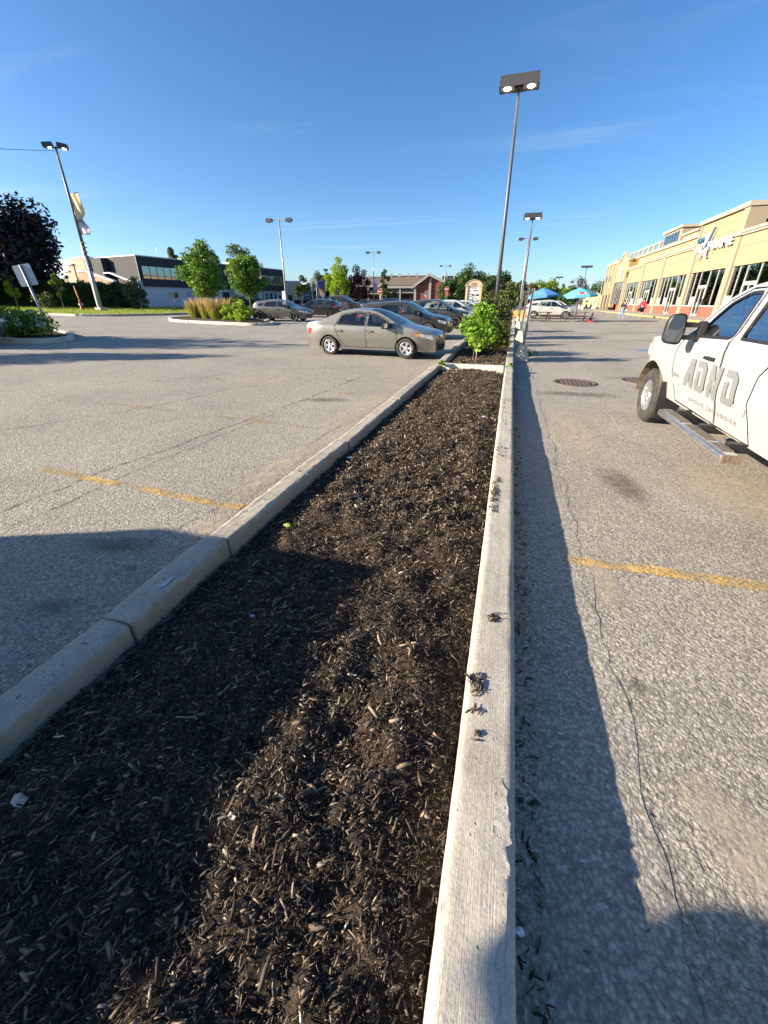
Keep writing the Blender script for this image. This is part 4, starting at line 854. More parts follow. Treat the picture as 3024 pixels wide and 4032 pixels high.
def piece(name, parent, m, sx, sy, sz, loc):
    """box piece that shares its mesh with pieces of the same size"""
    k = (name, m.name, round(sx, 3), round(sy, 3), round(sz, 3))
    if k not in _bx: me = MB().box(0, sx, 0, sy, 0, sz).mesh(name); me.materials.append(m); _bx[k] = me
    o = bpy.data.objects.new(name, _bx[k]); COL.objects.link(o); o.parent = parent; o.location = loc; return o
gb = thing('shop_building', 'long yellow stucco strip mall with red base panels and tall windows on the right', 'building', (17.5, 28, 0))
def gl(y): return y-28.
FL = .30
def hspan(nm, m, y0, y1, z0, z1, x0, x1): return piece(nm, gb, m, x1-x0, y1-y0, z1-z0, (x0-17.5, gl(y0), z0))
yp = [27.4, 36.2, 45.0, 53.8, 63.2, 71.8, 80.5, 88.6]
hspan('wall_core', M_GROOVE, 27, 80.4, 4.36, 6.6, 17.58, 19); hspan('wall_core', M_GROOVE, 45.3, 53.9, 6.62, 8.72, 17.58, 18.6); hspan('wall_core', M_GROOVE, 80.6, 88.4, 4.72, 8.0, 17.62, 19)
hspan('back_wall', M_INT, 27, 98, 0., 8.0, 19.6, 20.2); hspan('shop_floor', M_INT, 27, 98, .1, FL-.01, 17.56, 19.59); hspan('shop_ceiling', M_INT, 27, 98, 4.5, 4.6, 19.01, 19.59)
hspan('roof', M_TAN, 27, 98, 6.3, 6.6, 19.01, 40)
random.seed(3)
for i in range(7):
    a, b = yp[i]+.45, yp[i+1]-.45; wdt = b-a
    n = 6; cw = wdt/n; top = 4.31 if i < 6 else 4.65
    if i < 6:
        rows = [(4.33, 5.74), (5.76, 6.58)] if i != 2 else [(4.33, 5.74), (5.76, 6.46), (6.48, 7.16), (7.18, 7.86), (7.88, 8.56)]
        for z0, z1 in rows:
            a2, b2, m2 = (a, b, n) if z0 < 6.4 else (45.5, 53.6, 5)
            c2 = (b2-a2)/m2
            for k in range(m2): piece('wall_panel', gb, M_YW, .085, c2-.025, z1-z0, (-.0, gl(a2+k*c2)+.012, z0))
    # window wall: frame, panes, door
    dk = (2, 3) if i in (2, 3, 4) else (3, 4)            # columns the door stands in, counted from the near end
    d0, d1 = a+wdt*(.50 if i == 3 else .42), 0; d0 = (49.0 if i == 2 else 57.2 if i == 3 else a+wdt*.45); d1 = d0+1.75
    if i < 6:
        for (s0, s1) in ((a, d0-.08), (d1+.08, b)):
            m2 = max(1, int(round((s1-s0)/1.45))); c2 = (s1-s0)/m2
            q = max(1, int(round((s1-s0)/2.2)));
            for k in range(q): piece('base_panel', gb, M_RED, .18, (s1-s0)/q-.02, .88, (-.06, gl(s0+k*(s1-s0)/q)+.01, FL))
            piece('sill', gb, M_ALU, .2, s1-s0, .12, (-.08, gl(s0), FL+.9)); 
            for k in range(m2+1): piece('mullion', gb, M_ALU, .12, .07, top-FL-1.06, (.06, gl(s0+k*c2)-(.035 if 0 < k < m2 else (0 if k == 0 else .07)), FL+1.03))
            for k in range(m2):
                po = piece('window_pane', gb, M_SHOP, .02, c2-.08, top-FL-1.12, (.10, gl(s0+k*c2)+.04, FL+1.05))
                if random.random() < .55: piece('blind', gb, M_BLIND, .03, c2-.09, top-FL-1.14, (.17, gl(s0+k*c2)+.045, FL+1.06))
                else: piece('frosted_band', gb, M_FROST, .006, c2-.09, .75, (.09, gl(s0+k*c2)+.045, FL+1.06))
        piece('door_frame', gb, M_ALU, .14, 1.91, .1, (.05, gl(d0)-.08, 3.0)); piece('window_pane', gb, M_SHOP, .02, 1.75, top-3.12, (.10, gl(d0), 3.11))
        for q_ in (0, 1):
            dr = piece('door', gb, M_SHOP, .03, .86, 2.64, (.08, gl(d0)+.005+q_*.875, FL+.03))
            for (yy0, sy_, z0, sz_) in ((0, .07, 0, 2.64), (.79, .07, 0, 2.64), (.07, .72, 0, .2), (.07, .72, 2.5, .14)): piece('door_rail', dr, M_ALU, .05, sy_, sz_, (-.012, yy0, z0))
            piece('handle', dr, M_ALU, .05, .03, .5, (-.06, .70 if q_ == 0 else .12, .8))
        for q_ in (-.08, 1.75): piece('door_frame', gb, M_ALU, .14, .08, 2.7, (.05, gl(d0)+q_, FL))
    # two step cornice
    if i < 6 and i != 2:
        zz = 6.6 if i != 5 else 6.28
        piece('cornice', gb, M_CREAM, .7, yp[i+1]-yp[i]-.04, .16, (-.16, gl(yp[i])+.02, zz)); piece('cornice', gb, M_CREAM, .8, yp[i+1]-yp[i]-.02, .20, (-.26, gl(yp[i])+.01, zz+.165))
for i, y in enumerate(yp[:-1]):
    piece('pilaster', gb, M_TAN, .32, .9 if i != 6 else .7, 6.6-FL if i < 6 else 5.0, (-.14, gl(y)-.45, FL))
# raised sign wall
hspan('sign_wall_side', M_TAN, 44.45, 45.40, 6.62, 8.62, 17.36, 18.7); hspan('sign_wall_side', M_TAN, 53.62, 53.95, 6.62, 8.62, 17.40, 18.7)
hspan('cornice', M_CREAM, 44.35, 54.05, 8.625, 8.96, 17.24, 18.8); hspan('cornice', M_CREAM, 44.4, 45.3, 6.605, 6.95, 17.2, 17.35)
# upper storey set back, rail and lantern
hspan('upper_wall', M_YW, 57, 87.5, 6.62, 8.0, 18.6, 22); hspan('cornice', M_CREAM, 56.8, 87.6, 8.005, 8.3, 18.4, 22.2); hspan('upper_wall_end', M_TAN, 56.86, 56.99, 6.62, 7.95, 18.7, 22)
rl = hspan('rail', M_CREAM, 70.6, 87, 9.05, 9.25, 18.6, 18.8)
for k in range(7): hspan('rail_post', M_TAN, 71+k*2.55, 71.5+k*2.55, 8.31, 9.04, 18.6, 18.8)
tw = hspan('lantern_wall', M_TAN, 63.9, 70.4, 8.31, 9.85, 18.7, 21); hspan('cornice', M_CREAM, 63.7, 70.6, 9.86, 10.15, 18.5, 21.2)
for k in range(5): o = piece('lantern_window', gb, M_SHOP, .03, .95, 1.05, (1.15, gl(64.6+k*1.1), 8.55)); piece('lantern_window_back', gb, M_INT, .01, .95, 1.05, (1.185, gl(64.6+k*1.1), 8.55))
hspan('lantern_wall', M_TAN, 58.9, 63.6, 8.31, 8.85, 18.9, 21); hspan('cornice', M_CREAM, 58.7, 63.69, 8.86, 9.08, 18.7, 21.2)
# gabled entrance bay with emblem
mb = MB(); mb.prism([(80.6, 4.75), (88.5, 4.75), (88.5, 7.7), (86.6, 7.9), (84.5, 9.0), (82.4, 7.9), (80.6, 7.7)], lambda u, v, t: (t, gl(u), v), -.22, .1); mb.build('gable_wall', M_YW, gb)
for (p0, p1) in (((80.3, 7.75), (82.4, 7.95)), ((82.4, 7.95), (84.55, 9.05)), ((84.55, 9.05), (86.7, 7.95)), ((86.7, 7.95), (88.8, 7.75))):
    MB().prism([p0, p1, (p1[0], p1[1]+.28), (p0[0], p0[1]+.28)], lambda u, v, t: (t, gl(u), v), -.34, .15).build('gable_coping', M_CREAM, gb)
for y in (80.6, 88.2):
    for z0, sz_ in ((5.9, .25), (5.3, .5), (4.75, .45)): piece('scroll_block', gb, M_CREAM, .3, .55, sz_, (-.5, gl(y)-.1, z0))
    piece('pilaster', gb, M_TAN, .28, .45, 4.40, (-.30, gl(y)-.05, FL))
MB().prism(rpoly([(84.4, 5.6), (85.5, 5.75), (85.7, 6.5), (84.9, 7.6), (84.5, 6.9)], .3, 5), lambda u, v, t: (t, gl(u), v), -.29, -.23).build('emblem', mat('emblem_white', (.6, .6, .56), .5), gb)
for z_, y_ in ((6.5, 83.6), (5.9, 83.9)): MB().lathe([(0, .06), (.32, .06), (.33, 0)], 20, Matrix.Translation((-.23, gl(y_), z_)) @ Matrix.Rotation(R(-90), 4, 'Y')).build('emblem_dot', mat('emblem_grey', (.2, .18, .15), .6), gb)
for k in range(6):
    piece('window_pane', gb, M_SHOP, .02, 1.15, 3.4, (.0, gl(81.2)+k*1.2, FL+1.0)); piece('mullion', gb, M_ALU, .1, .07, 3.45, (-.04, gl(81.15)+k*1.2, FL+.97)); piece('blind', gb, M_BLIND, .02, 1.13, 3.3, (.06, gl(81.2)+k*1.2+.01, FL+1.0))
    if k not in (2, 3): piece('base_panel', gb, M_RED, .14, 1.17, .93, (-.12, gl(81.2)+k*1.2, FL))
# far two storey end
hspan('end_wall', M_YW, 88.9, 97.9, 2.9, 8.0, 17.5, 26); hspan('cornice', M_CREAM, 88.9, 98.05, 8.005, 8.3, 17.36, 26); hspan('end_base', M_INT, 88.9, 97.85, FL, 2.88, 17.7, 26); hspan('parapet_block', M_TAN, 93.5, 97.5, 8.31, 8.9, 18.2, 20)
for y in (89.1, 91.6, 94.6, 97.2): piece('end_pilaster', gb, M_TAN, .3, .6, 7.6, (-.2, gl(y), FL))
for y in (92.4, 95.4): 
    for k in range(3): piece('upper_window', gb, M_SHOP, .03, .6, .95, (-.05, gl(y)+k*.62, 5.2)); piece('upper_window_back', gb, M_INT, .01, .6, .95, (-.015, gl(y)+k*.62, 5.2))
for k, z_ in enumerate((3.9, 3.5, 3.2)): piece('notice', gb, M_INT if k != 1 else M_ALU, .03, .8, .2, (-.06, gl(92.6), z_))
# wall sign: GYM / FIT FORME with a leaping figure
gs = thing('gym_sign', 'raised white and blue letters GYM FIT FORME with a leaping star figure on yellow wall', 'sign', (17.40, 54, 0))
M_SW = mat('sign_white', (.62, .63, .62), .5); M_SB = mat('sign_blue', (.035, .13, .24), .45)
def letters(txt, y0, z0, size, wdt, m):
    me = text_mesh(txt, size); tw_ = max(v.co.x for v in me.vertices); bpy.data.meshes.remove(me); x = 0.
    for ch in txt:
        if ch == ' ': x += .25*size; continue
        e = text_mesh(ch, size, 'LEFT', .07, bold=.03*size); xs = [v.co.x for v in e.vertices]; mn, mxx = min(xs), max(xs); f = wdt/tw_
        off = x
        map_mesh(e, lambda a, b, c: (-.12+c, (54-y0)*-1-(a-mn+off)*f, z0+b), 'letter'); link('letter', e, m, gs); x += (mxx-mn)+.09*size
letters('FIT', 53.0, 6.12, 1.0, 1.35, M_SW); letters('FORME', 50.5, 6.12, 1.0, 4.6, M_SW); letters('GYM', 53.4, 6.98, .58, 1.7, M_SB)
fz = lambda u, v, t: (t, -u, v)
for p, m_ in (([(3.55, 7.95), (3.35, 7.85), (2.15, 6.35), (2.35, 6.2), (2.75, 6.75)], M_SB), ([(1.95, 7.45), (2.2, 7.6), (2.55, 6.9), (2.45, 6.3), (2.1, 6.2)], M_SW), ([(2.1, 6.35), (2.55, 6.4), (2.15, 5.9), (1.0, 5.35), (1.1, 5.5)], M_SW), ([(2.2, 6.4), (2.6, 6.35), (2.95, 5.6), (3.3, 5.5), (2.75, 5.5)], M_SW)):
    MB().prism([(u-.2+.9, v) for u, v in p], fz, -.24, -.10).build('figure_limb', m_, gs)
# pavement in front of the shops
pv = MB(); ys = [28+3.0*i for i in range(29)]
sw = thing('shop_pavement', 'concrete pavement with yellow painted kerb along the shop fronts', 'pavement', (14, 28, 0)); sw['kind'] = 'structure'
M_PAV = concrete('pavement_concrete', (.34, .31, .27), 0, grime=.4); M_KY = mat('yellow_kerb_paint', (.55, .36, .10), .75, var=.2, scale=2.5, dirt=.5, dirtcol=(.42, .36, .26))
for i in range(25):
    z0 = .30
    piece('paving_slab', sw, M_PAV, 3.4, 2.98, .3, (.12, i*3., z0-.3)); 
    kx = MB().box(-.12, .105, .02, 2.94, -.12, .02, bev=.03) if ('kst',) not in _bx else None
    if kx: _bx[('kst',)] = kx.mesh('kerb_stone'); _bx[('kst',)].materials.append(M_KY)
    o = bpy.data.objects.new('kerb_stone', _bx[('kst',)]); COL.objects.link(o); o.parent = sw; o.location = (.0+.05*math.sin(i*1.7), i*3., .285+.01*math.sin(i*2.3)); o.rotation_euler = (0, 0, .012*math.sin(i*3.1))

# dark two storey office across the street
M_CHAR = mat('charcoal_siding', (.030, .030, .033), .8, var=.1, scale=.6); M_WB = mat('white_block', (.52, .55, .60), .8, var=.07, scale=1.0, bmp=.2, bscale=8); M_WCAP = mat('white_cap', (.62, .62, .60), .6); M_BEIGE = mat('ribbed_concrete', (.36, .30, .22), .9, var=.14, scale=3, bmp=.5, bscale=12)
M_OGL = mat('office_glass', (.20, .24, .25), .06, .75, var=.15, scale=.4); M_BRKB = mat('brown_block', (.30, .23, .16), .9, var=.25, scale=5, bmp=.5)
ob = thing('office_building', 'two storey charcoal and white office block across the street', 'building', (-50, 49.1, 0), math.atan2(30.3, 5))
bp = lambda nm, m, x0, x1, y0, y1, z0, z1: piece(nm, ob, m, x1-x0, y1-y0, z1-z0, (x0, y0, z0))
bp('ground_floor', M_WB, .35, 30.4, .25, 9, .3, 3.64); bp('upper_floor', M_CHAR, 0, 18.9, 0, 9.2, 3.65, 7.36); bp('upper_floor', M_CHAR, 18.93, 30.7, -.45, 9.2, 3.65, 7.36); bp('roof_edge', M_WCAP, -.05, 18.9, -.06, 9.2, 7.37, 7.5); bp('roof_edge', M_WCAP, 18.93, 30.76, -.51, 9.2, 7.37, 7.5); bp('corner_trim', M_WCAP, -.03, .05, -.05, -.01, 3.65, 7.36)
for (a, b, n, yo) in ((.55, 6.2, 5, -.03), (6.55, 12.0, 5, -.03), (24.0, 30.0, 6, -.48)):
    bp('window_surround', M_INT, a-.1, b+.1, yo, yo+.02, 4.55, 6.25)
    c2 = (b-a)/n
    for k in range(n):
        bp('window_pane', M_OGL, a+k*c2+.05, a+(k+1)*c2-.05, yo-.02, yo-.005, 5.05, 6.18); bp('window_pane', mat('amber_glass', (.34, .27, .17), .1, .6), a+k*c2+.05, a+(k+1)*c2-.05, yo-.02, yo-.005, 4.62, 5.0)
        if k: bp('mullion', M_INT, a+k*c2-.04, a+k*c2+.04, yo-.035, yo-.021, 4.6, 6.2)
bp('white_sign_tower', M_WCAP, 16.6, 18.6, -.9, .2, .4, 6.0)
for z_ in (1.5, 2.2, 2.9, 3.6): bp('sign_groove', M_ALU, 16.7, 18.5, -.93, -.905, z_, z_+.05)
bp('sign_print', M_INT, 17.0, 18.3, -.93, -.905, 1.0, 1.1)
for (a, b, z0, z1) in ((7.6, 8.9, 1.3, 3.0), (9.4, 10.7, 1.3, 3.0), (13.4, 14.3, 1.35, 2.2), (19.6, 20.6, 1.4, 3.1), (21.2, 23.4, 1.4, 3.1), (25.4, 26.2, 1.6, 3.2), (26.6, 27.5, 1.6, 3.2), (28.0, 28.6, 1.6, 3.2), (29.4, 30.1, 1.6, 2.9)):
    bp('window_surround', M_SB, a, b, .20, .24, z0, z1); bp('window_pane', M_WB if a < 11 else M_OGL, a+.1, b-.1, .17, .195, z0+.1, z1-.1)
    if a < 11:
        for q in range(3): bp('window_print', M_INT, a+.25, b-.3, .155, .165, z1-.5-.35*q, z1-.44-.35*q)
bp('office_door', M_INT, 14.7, 16.2, .16, .24, .6, 3.2); bp('side_pier', M_WB, -.4, .3, .0, .24, .3, 4.35); 
for (x0, x1, y0, z1) in ((10.5, 12, 3, 7.95), (12.6, 14.2, 3, 7.9), (15, 17, 3, 8.1), (19.5, 21, 2.5, 7.95)): bp('roof_unit', M_ALU, x0, x1, y0, y0+1.5, 7.51, z1+.15)
MB().tube([(6.5, 4, 7.5), (6.5, 4, 9.6)], .03, 5).tube([(6.2, 4, 9.5), (6.8, 4, 9.5)], .02, 5).build('roof_aerial', M_ALU, ob)
# beige stepped neighbour
sb = thing('stepped_building', 'beige concrete building with a stepped white coping beside the charcoal office', 'building', (-50, 49.1, 0), math.atan2(30.3, 5))
sq = lambda nm, m, x0, x1, y0, y1, z0, z1: piece(nm, sb, m, x1-x0, y1-y0, z1-z0, (x0, y0, z0))
sq('wall', M_BEIGE, -1.2, 8, 9.25, 12.4, .3, 7.35); sq('rib', M_BEIGE, -1.4, -1.21, 9.3, 9.75, .3, 7.3); sq('recess', M_CHAR, .1, 6, 6.0, 9.2, 7.51, 7.56); sq('dark_return', M_CHAR, -.9, -.05, 6.2, 9.2, 3.4, 7.3)
for k in range(3): sq('step_wall', M_BEIGE, -1.3, 6, 12.42+k*1.25, 13.65+k*1.25, .3, 6.6-k*.85); sq('step_coping', M_WCAP, -1.5, 6, 12.42+k*1.25, 13.67+k*1.25, 6.605-k*.85, 6.75-k*.85)
sq('upper_slab', mat('pale_slab', (.46, .43, .36), .9), -.6, 8, 12.42, 16.2, 4.95, 7.5); sq('roof_edge', M_WCAP, -1.3, 8, 9.2, 12.41, 7.36, 7.52); sq('shade_blue_wall', mat('shade_blue_wall', (.24, .29, .34), .85), -.3, 8, 16.3, 22, .3, 7.3)  # the last wall's bluish shadow tone is put into its base colour
for (y0, z0, z1) in ((10.2, 4.1, 5.9), (11.5, 3.6, 5.0)): sq('slit_window', M_INT, -1.27, -1.21, y0, y0+.55, z0, z1)
mb = MB(); mb.prism([(1.4, .3), (8.8, .3), (8.8, 5.45), (6.8, 5.45), (1.4, 4.1)], lambda u, v, t: (t, u, v), -3.0, -2.7); mb.build('ramp_wall', M_BRKB, sb)
mb = MB(); mb.prism([(1.2, 4.08), (6.75, 5.47), (8.8, 5.47), (8.8, 5.62), (6.7, 5.62), (1.2, 4.25)], lambda u, v, t: (t, u, v), -3.1, -2.6); mb.build('ramp_coping', M_WCAP, sb)
mb = MB(); mb.prism([(.2, 4.0), (5.0, 5.3), (6.2, 5.3), (6.2, 5.45), (4.9, 5.45), (.2, 4.2)], lambda u, v, t: (t, u, v), -1.0, -.4); mb.build('ramp_coping', M_WCAP, sb)
# pale sheds farther along the street
for (nm, lab, m_, x, y, w_, dp, h_) in (('white_building', 'white flat roofed building beyond the charcoal office', mat('white_render', (.52, .50, .45), .85), -47.5, 84.5, 3.4, 9, 5.0), ('grey_building', 'blue grey flat roofed building beyond the white one', mat('blue_grey_render', (.22, .26, .32), .85), -44.2, 88.5, 8.5, 9, 4.75)):
    t_o = thing(nm, lab, 'building', (x, y, .6), R(35)); boxo('wall', m_, t_o, 0, w_, 0, dp, 0, h_); boxo('roof_edge', M_WCAP, t_o, -.1, w_+.1, -.1, dp, h_+.005, h_+.2); boxo('window', M_INT, t_o, .5, 1.4, -.03, -.005, 1.2, 2.4)
# brick flats
M_BRICK = mat('red_brick', (.20, .068, .05), .9, var=.18, scale=3, bmp=.3); M_SHING = mat('brown_shingle', (.14, .105, .075), .95, var=.2, scale=4, bmp=.4); M_FAS = mat('pale_fascia', (.30, .29, .27), .8)
def flats(label, x, y, rz, W, D_, he, hr, balc):
    """gable end faces the viewer on the right half, balcony bays on the left"""
    t_o = thing('brick_flats', label, 'building', (x, y, .5), rz, 'brick flats beyond the lot')
    MB().prism([(0, 0), (W, 0), (W, he), (W*.42, hr), (0, he-.4)], lambda u, v, t: (u, t, v), 0, D_).build('brick_wall', M_BRICK, t_o)
    for (p, q) in (((-.5, he-.75), (W*.42, hr)), ((W*.42, hr), (W+.6, he-.35))):
        MB().prism([p, q, (q[0], q[1]+.35), (p[0], p[1]+.35)], lambda u, v, t: (u, t, v), -.55, D_+.5).build('roof', M_SHING, t_o)
        MB().prism([(p[0], p[1]-.22), (q[0], q[1]-.22), (q[0], q[1]+.38), (p[0], p[1]+.38)], lambda u, v, t: (u, t, v), -.75, -.56).build('fascia', M_FAS, t_o)
    for u in (0, W*.42, W-.5): boxo('pier', M_FAS, t_o, u, u+.55, -.3, -.005, 0, he-.1 if u != W*.42 else hr-.6)
    for k in range(balc):
        u0 = -3.4-k*3.6
        boxo('wing_wall', M_BRICK, t_o, u0, u0+3.5, 1.6, D_, 0, he-.6)
        for f in range(2):
            bl_ = boxo('balcony', M_FAS, t_o, u0+.2, u0+3.3, .1, 1.55, .9+f*2.2, 1.1+f*2.2); boxo('balcony_rail', M_TRIM, bl_, u0+.2, u0+3.3, .1, .14, 1.1+f*2.2, 1.9+f*2.2); boxo('window', M_INT, t_o, u0+.8, u0+2.2, 1.5, 1.59, 1.2+f*2.2, 2.7+f*2.2)
        boxo('pier', M_FAS, t_o, u0-.15, u0+.2, .0, 1.5, 0, he-.6); boxo('eave', M_FAS, t_o, u0-.1, u0+3.55, -.2, .2, he-.75, he-.2)
    if balc:
        u1 = -.2-balc*3.6
        MB().prism([(0, he-.2), (D_*.5, hr), (D_*.5, hr+.3), (-.3, he-.1)], lambda u, v, t: (t, u, v), u1, W*.3).build('wing_roof', M_SHING, t_o)
        for k in range(4): boxo('roof_vent', M_FAS, t_o, u1+1+k*2.2, u1+1.35+k*2.2, D_*.4, D_*.4+.4, hr-.3, hr+.75)
    return t_o
flats('red brick flats with a steep gable and balconies beyond the lot', -23.0, 102.5, R(8), 8.4, 12, 4.9, 6.9, 2)
flats('brick flats farther left, half hidden by the purple tree', -35, 114, R(8), 8., 12, 5.6, 7.4, 2)
bk = thing('long_roof_building', 'long dark roofed flats behind the brick gable', 'building', (-17.5, 112, .5), R(8), 'brick flats beyond the lot')
boxo('brick_wall', M_BRICK, bk, 0, 16, 1, 10, 0, 4.6); MB().prism([(0, 4.4), (6, 7.2), (6, 7.5), (-.5, 4.5)], lambda u, v, t: (t, u, v), -.5, 16.5).build('roof', mat('dark_shingle', (.045, .038, .035), .95), bk)
for k in range(6): boxo('roof_vent', M_FAS, bk, .5+k*2.7, .85+k*2.7, 5, 5.4, 7, 8.1)
for u in (2.5, 9.8): MB().prism([(-.6, 4.4), (5, 7.05), (5, 7.45), (-.6, 4.8)], lambda a, v, t: (t, a, v), u, u+.35).build('party_wall', M_FAS, bk)
ys_ = thing('yellow_house', 'small pale yellow house with a dark roof beyond the shops', 'house', (17.4, 122, .4), R(-10)); boxo('wall', mat('pale_yellow_siding', (.50, .43, .22), .85), ys_, 0, 5, 0, 7, 0, 2.3); MB().prism([(-.3, 2.2), (5.3, 2.2), (2.4, 3.7)], lambda u, v, t: (u, t, v), -.02, 7).build('gable', mat('pale_yellow_siding', (.5, .43, .22)), ys_)
MB().prism([(2.4, 3.72), (2.4, 3.9), (5.8, 2.15), (5.6, 2.02)], lambda u, v, t: (u, t, v), -.4, 7.4).build('roof', M_SHING, ys_); MB().prism([(2.4, 3.9), (2.4, 3.72), (-.7, 2.02), (-.9, 2.15)], lambda u, v, t: (u, t, v), -.4, 7.4).build('roof', M_SHING, ys_)
# ------------------------------------------------------------------ vegetation
def leaf_cloud(name, P, size, nrm=None, seed=0, fat=.6, jitter=.7):
    """one diamond-shaped leaf per point"""
    r = np.random.default_rng(seed); n = len(P); s = size*r.uniform(.6, 1.35, n)
    d = r.normal(size=(n, 3)) if nrm is None else nrm+jitter*r.normal(size=(n, 3)); d /= np.linalg.norm(d, axis=1)[:, None]+1e-9
    a = np.cross(d, r.normal(size=(n, 3))); a /= np.linalg.norm(a, axis=1)[:, None]+1e-9; b = np.cross(d, a)
    c = P[:, None, :]+np.stack([a*(s*.5)[:, None], b*(s*.5*fat)[:, None]+a*(s*.08)[:, None], -a*(s*.5)[:, None], -b*(s*.5*fat)[:, None]+a*(s*.08)[:, None]], 1)
    c[:, 0] += d*(s*.08)[:, None]; c[:, 2] += d*(s*.08)[:, None]
    return fast_mesh(name, c.reshape(-1, 3), (np.arange(n)[:, None]*4+np.arange(4)[None]))
def clump_points(cl, n, r, flat=1.):
    """cl (k,4): centre and radius; points fill clumps, more towards their shell"""
    k = len(cl); w_ = cl[:, 3]**2; i = r.choice(k, n, p=w_/w_.sum()); d = r.normal(size=(n, 3)); d /= np.linalg.norm(d, axis=1)[:, None]
    rad = cl[i, 3]*r.random(n)**.42; P = cl[i, :3]+d*rad[:, None]*np.array([1, 1, flat]); return P, d
def crown_clumps(r, k, R_, Hc, shape, cr):
    out_ = []
    while len(out_) < k:
        u = r.uniform(-1, 1, 3)
        if shape == 'round': ok = .18 < np.dot(u, u) < 1.; 
        elif shape == 'oval': q = u[0]**2+u[1]**2; w_ = 1-max(0, u[2])**1.6*.85-max(0, -u[2])**3*.55; ok = q < w_*w_ and (q > .15*w_ or abs(u[2]) > .6)
        elif shape == 'cone': q = math.hypot(u[0], u[1]); w_ = (1-u[2])/2; ok = q < w_ and q > w_*.45
        elif shape == 'column': q = math.hypot(u[0], u[1]); w_ = min(1, (1-u[2])*1.6); ok = q < w_
        else: ok = np.dot(u, u) < 1
        if ok: out_.append((u[0]*R_, u[1]*R_, u[2]*Hc, cr*r.uniform(.65, 1.3)))
    return np.array(out_)
M_BARK = mat('bark', (.11, .085, .065), .95, var=.4, scale=6, bmp=.8, bscale=20); M_BARKP = mat('pale_bark', (.26, .21, .15), .9, var=.25, scale=8, bmp=.4)
def plant(name, label, cat, x, y, h, R_, zb, shape, m, n, leaf, seed, k=26, cr=.36, trunk=.12, group=None, bark=None, z=None, lean=(0, 0), fat=.65, flat=1., crown_name='crown', limbs=7):
    """zb: height of the crown's foot above the ground"""
    r = np.random.default_rng(seed); z0 = G(x, y) if z is None else z; t_o = thing(name, label, cat, (x, y, z0), 0, group)
    Hc = (h-zb)/2; cz = zb+Hc; cl = crown_clumps(r, k, R_*.82, Hc*.88, shape, R_*cr); cl[:, 2] += cz
    cl[:, 0] += lean[0]*cl[:, 2]; cl[:, 1] += lean[1]*cl[:, 2]
    P, d = clump_points(cl, n, r, flat); keep = P[:, 2] > max(.03, zb*.55); P, d = P[keep], d[keep]
    o = link(crown_name, leaf_cloud(crown_name, P, leaf, d*.6+np.array([0, 0, .35]), seed, fat), m, t_o); o['kind'] = 'stuff'
    if trunk > 0:
        mb = MB(); tp = Vector((lean[0]*cz, lean[1]*cz, zb+Hc*.9)); mb.tube([(0, 0, -.1), (lean[0]*zb*.5, lean[1]*zb*.5, zb*.5), (lean[0]*zb, lean[1]*zb, max(zb, .1)), tp], [trunk*1.25, trunk, trunk*.85, trunk*.25], 8)
        mb.build('trunk', bark or M_BARK, t_o)
        idx = r.permutation(k)[:limbs]
        for i in idx:
            c = cl[i]; s0 = Vector((lean[0]*c[2]*.6, lean[1]*c[2]*.6, zb+(c[2]-zb)*.35)); MB().tube([s0, (s0+Vector(c[:3]))/2+Vector((0, 0, -.08*R_)), Vector(c[:3])], [trunk*.42, trunk*.25, trunk*.1], 5).build('limb', bark or M_BARK, t_o)
    return t_o
L_MAPLE = leafmat('leaf_maple', [(0, (0.049, 0.108, 0.019)), (.5, (0.117, 0.225, 0.035)), (.85, (0.215, 0.332, 0.051)), (1, (0.351, 0.448, 0.069))])
L_YG = leafmat('leaf_yellow_green', [(0, (0.090, 0.150, 0.015)), (.5, (0.225, 0.315, 0.027)), (1, (0.420, 0.480, 0.060))]); L_PURP = leafmat('leaf_purple', [(0, (0.021, 0.011, 0.015)), (.6, (0.068, 0.022, 0.033)), (1, (0.150, 0.048, 0.068))], .2)
L_DKP = leafmat('leaf_dark_purple', [(0, (0.009, 0.007, 0.011)), (.6, (0.022, 0.015, 0.021)), (1, (0.053, 0.033, 0.033))], .12); L_GREY = leafmat('leaf_grey_green', [(0, (0.045, 0.075, 0.033)), (.6, (0.112, 0.158, 0.075)), (1, (0.210, 0.255, 0.120))])
L_CON = leafmat('needle', [(0, (0.018, 0.042, 0.021)), (.6, (0.045, 0.083, 0.039)), (1, (0.090, 0.135, 0.060))], .1); L_DK = leafmat('leaf_dark_green', [(0, (0.024, 0.051, 0.015)), (.6, (0.053, 0.102, 0.027)), (1, (0.105, 0.173, 0.042))])
L_YEW = leafmat('leaf_clipped', [(0, (0.033, 0.051, 0.015)), (.55, (0.083, 0.112, 0.030)), (1, (0.195, 0.210, 0.060))], .2); L_HYD = leafmat('leaf_hydrangea', [(0, (0.090, 0.195, 0.018)), (.5, (0.195, 0.360, 0.030)), (.9, (0.360, 0.540, 0.068)), (1, (0.510, 0.600, 0.150))], .4)
L_GOLD = leafmat('leaf_gold_green', [(0, (0.120, 0.210, 0.015)), (.6, (0.285, 0.420, 0.030)), (1, (0.480, 0.570, 0.075))], .4)
sd0 = 100
plant('dark_maple', 'huge dark purple maple at the left edge', 'tree', -56.0, 35.4, 10.2, 7.8, .3, 'round', L_DKP, 30000, .5, 1, 90, .30, .35, 'street trees')
tA = plant('street_tree', 'bright green street tree standing behind the tall grasses', 'tree', -31.4, 38.9, 6.5, 2.45, 1.5, 'oval', L_MAPLE, 8000, .24, 2, 46, .30, .11, 'street trees')
tB = plant('street_tree', 'bright green street tree behind the steel grey hatchback', 'tree', -35.6, 53.2, 7.2, 2.75, 1.7, 'oval', L_MAPLE, 8000, .28, 3, 46, .30, .12, 'street trees')
